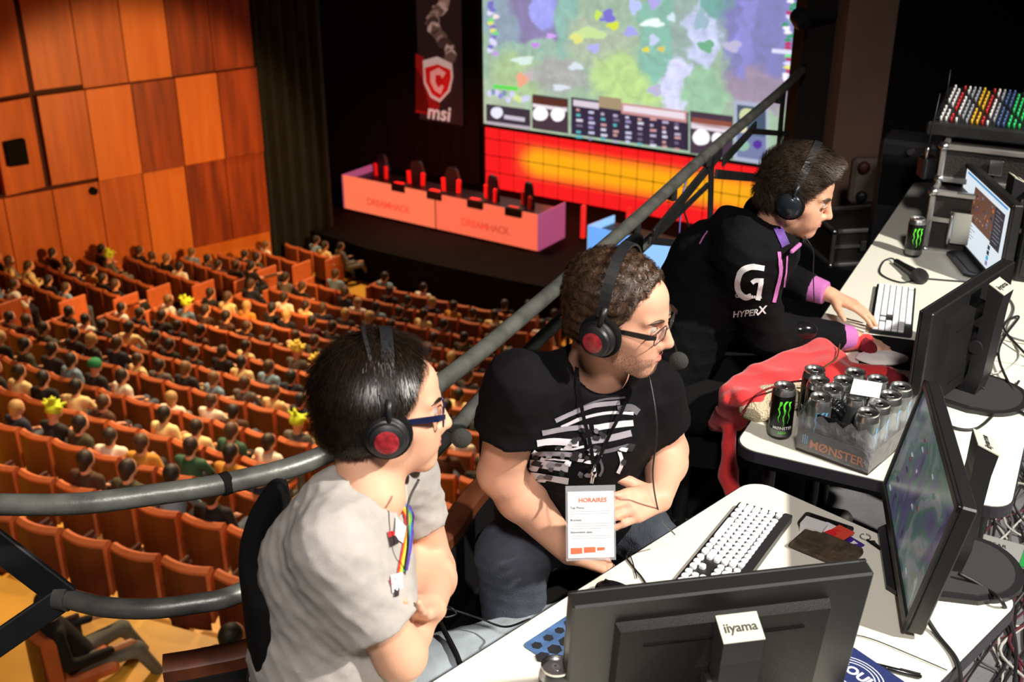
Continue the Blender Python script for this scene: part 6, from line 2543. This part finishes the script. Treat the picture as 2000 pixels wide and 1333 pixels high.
hs1 = headset('black headset with a red emblem on the ear cup, worn by the man in grey', HM1, red_em)
glasses('dark blue framed glasses worn by the man in grey', HM1, pbr('glass_blue', srgb(22, 28, 60), .35), .0017)
# rainbow print across the chest
rb = [(214, 40, 36), (240, 150, 30), (240, 220, 60), (90, 190, 80), (60, 120, 210), (90, 60, 160)]
for i, c_ in enumerate(rb):
    m_ = pbr('print_%d' % i, srgb(*c_), .8)
    strip('print_stripe', [(775 + i * 4.2, 982 + i * 1.5), (789 + i * 3.4, 1006), (790 + i * 2.6, 1040), (784 + i * 2.8, 1080), (776 + i * 3, 1120 - i)], 4.6, tee1, m_, p1, 4, lift=.002 + .0002 * i)
wh = pbr('print_white', srgb(235, 230, 228), .8)
bk_ = pbr('print_ink', srgb(40, 28, 30), .8)
rd_ = pbr('print_red', srgb(190, 30, 34), .8)
for pts, m_ in ((((770, 1010), (790, 1030), (784, 1062), (768, 1050)), wh), (((756, 1052), (772, 1046), (775, 1062), (760, 1070)), bk_), (((754, 1040), (770, 1038), (770, 1048), (756, 1052)), rd_),
                (((760, 1124), (782, 1118), (784, 1150), (764, 1160)), wh), (((758, 1132), (770, 1130), (772, 1142), (762, 1146)), rd_), (((766, 1150), (778, 1146), (776, 1164), (768, 1166)), bk_)):
    splotch('print_patch', pts, tee1, m_, p1, lift=.0034)
cd = MB().tube(spline([mix(H1, c7, .45) + Vector((.085, -.085, -.02)), Q(797, 985, 1.9), Q(797, 1060, 1.88), Q(790, 1140, 1.93), Q(812, 1190, 2.0), Q(838, 1208, 2.2)], 8), .0022, 6)
cd.build('cable', M['black_plastic'], hs1, smooth=True)
tag(MB().tube(spline([G(840, 1178, .69), G(862, 1222, .68), G(892, 1280, .66), G(905, 1322, .62)], 6), .0065, 6).build('strap', M['black_cloth'], smooth=True), 'black strap lying over the jeans of the man in grey', 'strap')
tag(MB().tube(spline([G(846, 1176, .70), G(880, 1188, .72), G(890, 1200, .70), G(868, 1206, .70), G(872, 1190, .71), G(930, 1206, .70), G(985, 1225, .70), G(1035, 1210, .76)], 8), .0024, 6).build('cable', M['black_plastic'], smooth=True),
    'thin black cable looping over the jeans of the man in grey to the desk', 'cable')
office_chair('black office chair with a curved back behind the man in grey', (hp.x + .125, hp.y + .02), 84, .58, .42)

# ============ second man: black T-shirt, leaning forward
p2 = thing('person', 'seated man in a black printed T-shirt and dark jeans, wearing glasses, headset and badge', 'person', (0, 0, 0))
H2 = Q(1210, 612, 2.25)
HM2 = head_matrix(H2, 116, 9, 4)
c7 = Q(1168, 712, 2.36)
rs_, re_, rw_ = Q(1016, 756, 2.26), Q(978, 925, 2.40), Q(1112, 1078, 2.58)
ls_, le_, lw_ = Q(1270, 765, 2.46), Q(1304, 880, 2.62), Q(1288, 972, 2.45)
hp = Vector((.17, 2.50, .66))
che = Q(1140, 830, 2.46)
bel = Q(1135, 920, 2.66)
hd2 = local(head_sdf(1.05, 1.0, 1.03), HM2)
head_f = blend([(hd2, 0), (rc(H2 + Vector((-.03, .02, -.06)), c7 + Vector((0, 0, -.01)), .056, .066), .03)], .01)
sk = arm(rs_, re_, rw_, (.060, .047, .046, .030)) + arm(ls_, le_, lw_, (.056, .044, .042, .029))
sk += hand(rw_, Q(1215, 1112, 2.66) - rw_, (-.1, .1, -1), (.5, .8, .3), (.28, .32, .36, .4), .06, 1.05, thumb=(.75, .6, .0))
sk += hand(lw_, Q(1200, 1000, 2.36) - lw_, (-.1, .75, -.6), (0, .1, 1), (.30, .34, .40, .46), .05, 1.02, thumb=(.6, .6, .2))
body_f = blend(sk + [(rc(c7 + Vector((0, 0, -.06)), che, .06, .09), .03)], .01)
VFs = []
for f, h in ((head_f, .0032), (body_f, .0048)):
    V, F = polygonize(f, h)
    VFs.append((relax(V, F, 1, .35), F))
A_, B_ = joinVF(VFs)
mesh_np('body', A_, B_, M['skin_b'], p2)
sx2 = (ls_ - rs_).normalized()
tee2 = blend([(rc(che - sx2 * .04, bel - sx2 * .03, .128, .138), .0), (rc(che + sx2 * .04, bel + sx2 * .02, .120, .130), .04), (rc(bel, hp, .145, .145), .05), (rc(c7 + Vector((0, .01, -.05)), che, .085, .125), .05),
              (rc(c7 - sx2 * .04 + Vector((0, .01, -.03)), rs_, .055, .062), .07), (rc(c7 + sx2 * .04 + Vector((0, .01, -.03)), ls_, .052, .060), .07),
              (capped(rs_, mix(rs_, re_, .46), .066, .080), .05), (capped(ls_, mix(ls_, le_, .50), .062, .072), .05),
              ('-', el(c7 + Vector((.02, -.035, .035)), (.088, .085, .075)), .006)], .02)
tee2 = folds(tee2, .0062, 44, ((1.0, .3, .6), (-.5, .8, .9), (.3, -.2, 1.0)))
blob('tshirt', tee2, .006, pbr('tee_black', srgb(15, 14, 16), .85, spec=.12, var=.15, scale=30, bump=.12, bscale=500), p2, 1)
jean2 = pbr('jeans_dark', srgb(62, 68, 78), .85, var=.25, scale=12, bump=.3, bscale=300)
kR, kL = Q(1000, 1085, 2.62), Vector((.44, 2.24, .60))
tr = blend([(rc(hp + Vector((-.08, -.03, -.01)), kR, .105, .084), .03), (rc(hp + Vector((.09, 0, 0)), kL, .102, .080), .03), (rc(kR, (.02, 2.12, .12), .082, .060), .02), (rc(kL, (.50, 2.3, .12), .076, .055), .02),
            (rc(hp + Vector((-.08, 0, 0)), hp + Vector((.08, 0, 0)), .138, .135), .04)], .02)
tr = folds(tr, .007, 55, ((1, .4, .2), (-.5, 1, .4), (.2, .3, 1)))
blob('jeans', tr, .007, jean2, p2)
for kx in ((.02, 2.1), (.5, 2.28)):
    f = blend([rc((kx[0], kx[1] + .03, .05), (kx[0] + .06, kx[1] - .17, .04), .045, .035)], .01)
    blob('shoe', f, .008, M['shoe_dark'], p2)
hair2 = pbr('hair_two', (.055, .028, .014, 1), .5, var=.6, scale=70)
hf = hair_sdf(.009, .058, nape=-.075, side=.022)
comb2 = lambda p: np.stack([np.sin(p[:, 1] * 300) + p[:, 0] * 8, np.cos(p[:, 0] * 280) * .8 + .5, np.sin(p[:, 2] * 260 + p[:, 0] * 200) * .8 - .2], 1).astype(np.float32)
make_hair(p2, HM2, hf, hair2, 7500, .016, .005, comb2, 3, .0018, width=.0009)
# stubble along jaw and upper lip
V, F = polygonize(blend(head_sdf(1.05, 1.0, 1.03), .01), .004)
keep = lambda p: (p[:, 2] < -.035) & (p[:, 1] > -.005) & (p[:, 2] > -.125) & ~((np.abs(p[:, 2] + .062) < .010) & (np.abs(p[:, 0]) < .024)) & ~((p[:, 2] > -.047) & (p[:, 1] > .068)) & (p[:, 2] < -.030 - .35 * np.maximum(p[:, 1] - .02, 0))
SV, SF = strands('stubble', blend(head_sdf(1.05, 1.0, 1.03), .01), V, 15000, .003, .0010, lambda p: np.stack([p[:, 0] * 0, p[:, 0] * 0 + .2, p[:, 0] * 0 - 1], 1).astype(np.float32), None, None, width=.0003, segs=1, seed=5, keep=keep)
mesh_np('stubble', apply_m(SV, HM2), SF, pbr('stubble', (.17, .09, .06, 1), .7), p2)
face_bits(p2, HM2, .5, hair2, .004, fsk=M['skin_b'])
hs2 = headset('black headset with foam microphone worn by the man in the black T-shirt', HM2, red_em, tilt=-.01, double=False)
MB().tube(spline([mix(H2, c7, .7) + Vector((.08, -.06, -.0)), Q(1283, 830, 2.25), Q(1275, 930, 2.32), Q(1290, 1010, 2.45), Q(1318, 1045, 2.62)], 8), .0018, 6).build('cable', M['black_plastic'], hs2, smooth=True)
glasses('thin dark-rimmed glasses worn by the man in the black T-shirt', HM2, pbr('glass_dark', (.02, .016, .014, 1), .35), .0011)
# grey and white scene printed on the black shirt (plain abstract shapes)
pw = [pbr('ink_%d' % i, srgb(*c_), .8) for i, c_ in enumerate(((206, 200, 206), (150, 144, 152), (96, 92, 98), (232, 228, 232), (30, 28, 32)))]
for pts, wd, mi in (([(1084, 822), (1120, 806), (1160, 792), (1210, 786)], 9, 1), ([(1096, 834), (1140, 816), (1190, 806), (1236, 808)], 6, 0), ([(1120, 802), (1170, 782), (1220, 776)], 4, 2), ([(1206, 800), (1230, 796), (1246, 806)], 14, 2),
                    ([(1058, 846), (1100, 838), (1150, 834)], 10, 1), ([(1160, 836), (1200, 830), (1236, 826)], 12, 0), ([(1048, 866), (1080, 862), (1130, 866)], 13, 0), ([(1146, 862), (1190, 856), (1232, 846)], 13, 1),
                    ([(1040, 888), (1080, 886), (1136, 890)], 9, 1), ([(1036, 906), (1070, 908), (1110, 914)], 16, 0), ([(1150, 886), (1190, 880), (1228, 870)], 8, 2), ([(1036, 928), (1066, 932), (1110, 940)], 12, 3),
                    ([(1208, 880), (1214, 904), (1206, 924)], 7, 3), ([(1170, 894), (1176, 916), (1170, 930)], 5, 2), ([(1084, 876), (1112, 878), (1140, 872)], 4, 3), ([(1064, 896), (1090, 898), (1112, 900)], 3, 3)):
    strip('print_stripe', pts, wd, tee2, pw[mi], p2, 4)
rr = random.Random(12)
for k in range(44):
    x, y = rr.uniform(1042, 1232), rr.uniform(838, 930)
    y -= (x - 1130) * .12
    a, b_ = rr.uniform(4, 11), rr.uniform(3, 7)
    splotch('print_patch', [(x - a, y), (x - a * .3, y - b_), (x + a, y - b_ * .4), (x + a * .6, y + b_), (x - a * .5, y + b_ * .8)], tee2, pw[rr.choice((0, 1, 2, 3, 4, 4, 4))], p2, lift=.003 + .00004 * k)
# lanyard and badge
bd = thing('badge', 'white paper schedule badge in a clear sleeve hanging on a black lanyard', 'badge', (0, 0, 0))
top_ = Q(1155, 948, 2.33)
lan = M['black_cloth']
for pts in ([(1122, 700), (1124, 740), (1136, 800), (1150, 862), (1157, 905)], [(1228, 745), (1216, 790), (1186, 850), (1163, 905)]):
    qs = []
    for x, y in pts:
        q = hitp(x, y, tee2, lift=.006)
        qs.append(q if q else Q(x, y, 2.3))
    sp2 = spline(qs, 5)
    vs, fs = [], []
    for i, p in enumerate(sp2):
        for k in (-.004, .004):
            vs.append(p + Vector((k, 0, 0)))
    fs = [(2 * i, 2 * i + 1, 2 * i + 3, 2 * i + 2) for i in range(len(sp2) - 1)]
    MB().add(vs, fs).build('lanyard', lan, bd)
lq = hitp(1160, 905, tee2, lift=.008) or Q(1160, 905, 2.3)
MB().cyl(lq, top_ + Vector((0, .0, .004)), .004, 8).lathe([(.006, -.008), (.007, 0), (.006, .008)], mix(lq, top_, .4), 10).build('clip', M['chrome'], bd, smooth=True)
# badge plane hangs from top_
bxx = Vector((.995, .06, -.01)).normalized()
bdn = Vector((.0, -.52, .85))
bnrm = Vector((0, -.85, .34))
fm_ = frame(top_ + Vector((-.002, -.008, -.010)), bxx, None, bnrm)
BW, BH = .094, .136
bdy = MB().add([(-BW / 2 - .004, -BH - .006, -.001), (BW / 2 + .004, -BH - .006, -.001), (BW / 2 + .004, .012, -.001), (-BW / 2 - .004, .012, -.001), (-BW / 2 - .004, -BH - .006, .0), (BW / 2 + .004, -BH - .006, .0), (BW / 2 + .004, .012, .0), (-BW / 2 - .004, .012, .0)],
               [(3, 2, 1, 0), (4, 5, 6, 7), (0, 1, 5, 4), (1, 2, 6, 5), (2, 3, 7, 6), (3, 0, 4, 7)]).xf(fm_)
bdy.build('sleeve', pbr('sleeve_plastic', (.5, .52, .54, 1), .15, alpha=.35), bd)
MB().add([(-BW / 2, -BH, .0012), (BW / 2, -BH, .0012), (BW / 2, 0, .0012), (-BW / 2, 0, .0012)], [(0, 1, 2, 3)]).xf(fm_).build('paper', M['white_plastic'], bd)
og = pbr('badge_orange', srgb(206, 104, 66), .6)
gy = pbr('badge_grey', srgb(150, 148, 150), .6)
text('lettering', 'HORAIRES', .0125, og, bd, fm_ @ Matrix.Translation((.004, -.018, .0016)), bold=.0003)
for s_, y in (('Top Photo', -.033), ('Brackets', -.058), ('Showmatch dans', -.083)):
    text('lettering', s_, .0066, M['print_dark'], bd, fm_ @ Matrix.Translation((-.042, y, .0016)), align='LEFT')
for y in (-.041, -.046, -.066, -.071, -.076, -.091, -.096):
    MB().add([(-.042, y, .0016), (.040, y, .0016), (.040, y + .0009, .0016), (-.042, y + .0009, .0016)], [(0, 1, 2, 3)]).xf(fm_).build('text_line', gy, bd)
for x0, x1, y0, y1 in ((-.042, -.018, -.128, -.115), (-.015, .009, -.126, -.114), (.012, .028, -.122, -.115)):
    MB().add([(x0, y0, .0016), (x1, y0 + .001, .0016), (x1, y1, .0016), (x0, y1, .0016)], [(0, 1, 2, 3)]).xf(fm_).build('picture', og, bd)
office_chair('black office chair under the man in the black T-shirt', (hp.x, hp.y + .02), 165, .50, .30)

# ============ third man: black hooded jacket, bending over the keyboard
p3 = thing('person', 'dark-haired man in a black hooded jacket with white logos typing on a keyboard', 'person', (0, 0, 0))
H3 = Q(1557, 377, 3.32)
HM3 = head_matrix(H3, 112, 17, 2)
c7 = Q(1510, 458, 3.40)
rs_, re_, rw_ = Q(1452, 492, 3.34), Q(1500, 652, 3.52), Q(1668, 660, 3.66)
ls_, le_, lw_ = Vector((.82, 3.52, 1.13)), Vector((.90, 3.70, .86)), Q(1622, 576, 3.86)
hp = Vector((.46, 3.36, .62))
che = Vector((.64, 3.34, 1.02))
hd3 = local(head_sdf(1.12, 1.0, .98), HM3)
head_f = blend([(hd3, 0), (rc(H3 + Vector((-.05, .01, -.05)), c7 + Vector((.0, 0, -.0)), .052, .062), .03)], .01)
sk = arm(rs_, re_, rw_, (.045, .038, .036, .026)) + arm(ls_, le_, lw_, (.045, .038, .036, .026))
lw_.z = max(lw_.z, DZ + .045)
sk += hand(lw_, Q(1712, 616, 3.80) - lw_, (0, -.1, -1), (.2, -1, 0), (.22, .22, .25, .3), .10, 1.02, thumb=(.55, .8, .15))
sk += hand(rw_, Q(1768, 696, 3.66) - rw_, (0, 0, -1), (.1, 1, 0), (.28, .28, .3, .35), .06, 1.0, thumb=(.7, .6, .1))
body_f = blend(sk + [(rc(c7 + Vector((0, 0, -.06)), che, .06, .09), .03)], .01)
VFs = []
for f, h in ((head_f, .0038), (body_f, .0048)):
    V, F = polygonize(f, h)
    VFs.append((relax(V, F, 1, .35), F))
A_, B_ = joinVF(VFs)
mesh_np('body', A_, B_, M['skin_c'], p3)
hood = [(rc(che, hp, .150, .160), 0), (rc(c7 + Vector((-.05, 0, -.06)), che, .11, .145), .05), (rc(c7 + Vector((-.02, -.05, -.03)), rs_, .075, .068), .08), (rc(c7 + Vector((0, .05, -.03)), ls_, .075, .070), .08),
        (rc(rs_, re_, .072, .066), .06), (capped(re_, mix(re_, rw_, .80), .070, .052), .03), (rc(ls_, le_, .078, .066), .03), (capped(le_, mix(le_, lw_, .70), .066, .050), .03),
        (rc(c7 + Vector((-.10, -.07, .0)), c7 + Vector((-.12, .07, .0)), .055, .055), .04), (rc(c7 + Vector((-.10, -.07, .02)), c7 + Vector((.02, -.075, .0)), .042, .028), .03), (rc(c7 + Vector((-.12, .07, .02)), c7 + Vector((.04, .085, -.01)), .042, .028), .03),
        ('-', rc(c7 + Vector((.02, 0, .01)), H3 + Vector((-.02, 0, -.0)), .064, .088), .008)]
hoodf = folds(blend(hood, .02), .008, 36, ((1.0, .3, .6), (-.5, .8, .9), (.3, -.2, 1.0)))
jk = blob('hooded_jacket', hoodf, .007, pbr('jacket_black', srgb(14, 14, 16), .85, spec=.12, var=.2, scale=20, bump=.3, bscale=250), p3, 1)
pink = pbr('pink_knit', srgb(186, 106, 170), .85, bump=.3, bscale=300)
blob('cuff', capped(mix(re_, rw_, .74), mix(re_, rw_, .97), .046, .038), .006, pink, p3)
blob('cuff', capped(mix(le_, lw_, .62), mix(le_, lw_, .93), .047, .040), .006, pink, p3)
purple = pbr('purple_lining', srgb(84, 48, 130), .7, var=.5, scale=40)
for pts, wd, m_, nm in (([(1496, 392), (1506, 420), (1520, 450), (1534, 480)], 17, purple, 'hood_lining'), ([(1520, 492), (1524, 530), (1516, 565), (1510, 590)], 7, pink, 'zip_band'),
                        ([(1536, 500), (1534, 530), (1530, 560)], 3, pink, 'drawstring'), ([(1384, 452), (1374, 466), (1368, 478)], 3, pink, 'piping')):
    strip(nm, pts, wd, hoodf, m_, p3, 5, lift=.004)
ds = thing('neckband', 'pink ribbon round the neck of the hooded man', 'ribbon', (0, 0, 0))
blob('ribbon', rc(Q(1546, 492, 3.26), Q(1562, 478, 3.28), .007, .007), .004, pink, ds)
wlg = pbr('logo_white', srgb(232, 232, 232), .7)
strip('logo', [(1492, 524), (1468, 521), (1449, 529), (1441, 548), (1443, 568), (1455, 580), (1467, 577)], 11, hoodf, wlg, p3, 6, lift=.003)
strip('logo', [(1490, 548), (1476, 547), (1468, 552)], 9, hoodf, wlg, p3, 4, lift=.0032)
strip('logo', [(1486, 550), (1483, 568), (1480, 585)], 9, hoodf, wlg, p3, 4, lift=.0034)
surf_text('G Logitech', 1462, 578, 11.5, .05, hoodf, wlg, p3, lift=.003)
surf_text('HYPER', 1456, 612, 17, -.10, hoodf, wlg, p3, shear=.25, lift=.003)
surf_text('X', 1487, 606, 22, -.10, hoodf, wlg, p3, shear=.25, lift=.003)
blob('sleeve_patch', el(mix(re_, rw_, .34) + Vector((.0, -.045, .035)), (.048, .028, .03)), .006, M['black_gloss'], p3)
kR, kL = Vector((.86, 3.18, .58)), Vector((.95, 3.45, .58))
tr = blend([(rc(hp + Vector((0, -.09, -.03)), kR, .10, .078), .03), (rc(hp + Vector((.02, .09, -.03)), kL, .10, .078), .03), (rc(kR, (.90, 3.18, .10), .074, .055), .02), (rc(kL, (1.0, 3.46, .10), .074, .055), .02)], .02)
blob('trousers', tr, .009, M['black_cloth'], p3)
for kx in ((.9, 3.18), (1.0, 3.46)):
    blob('shoe', rc((kx[0] - .02, kx[1], .05), (kx[0] + .17, kx[1] - .03, .04), .045, .035), .009, M['shoe_dark'], p3)
hair3 = pbr('hair_three', (.050, .034, .022, 1), .5, var=.6, scale=60)
hf = hair_sdf(.014, .062, nape=-.075, side=.024, vol=[el((0, .055, .085), (.065, .052, .040)), el((.0, .01, .108), (.066, .075, .032)), el((.0, .080, .070), (.055, .030, .030))])
comb3 = lambda p: np.stack([np.sin(p[:, 1] * 60 + p[:, 2] * 40) * .5, np.ones(len(p)) * 1.0, .35 - p[:, 1] * 3 - np.maximum(.04 - p[:, 2], 0) * 22], 1).astype(np.float32)
make_hair(p3, HM3, hf, hair3, 8500, .036, .014, comb3, 7, .0018, width=.001)
face_bits(p3, HM3, .35, hair3, .0, fsk=M['skin_c'], thick_brow=1.35)
M['cup_gloss'] = pbr('cup_gloss', (.02, .024, .03, 1), .18, .3)
hs3 = headset('glossy black headphones worn by the hooded man', HM3, None, mic=False, double=False, gloss='cup_gloss', bandh=.158)
MB().tube(spline([Q(1572, 462, 3.27), Q(1588, 490, 3.28), Q(1588, 530, 3.34), Q(1590, 590, 3.4)], 6), .0016, 6).build('cable', M['black_plastic'], hs3, smooth=True)
office_chair('black office chair under the hooded man', (hp.x + .12, hp.y), 104, .5, .50)
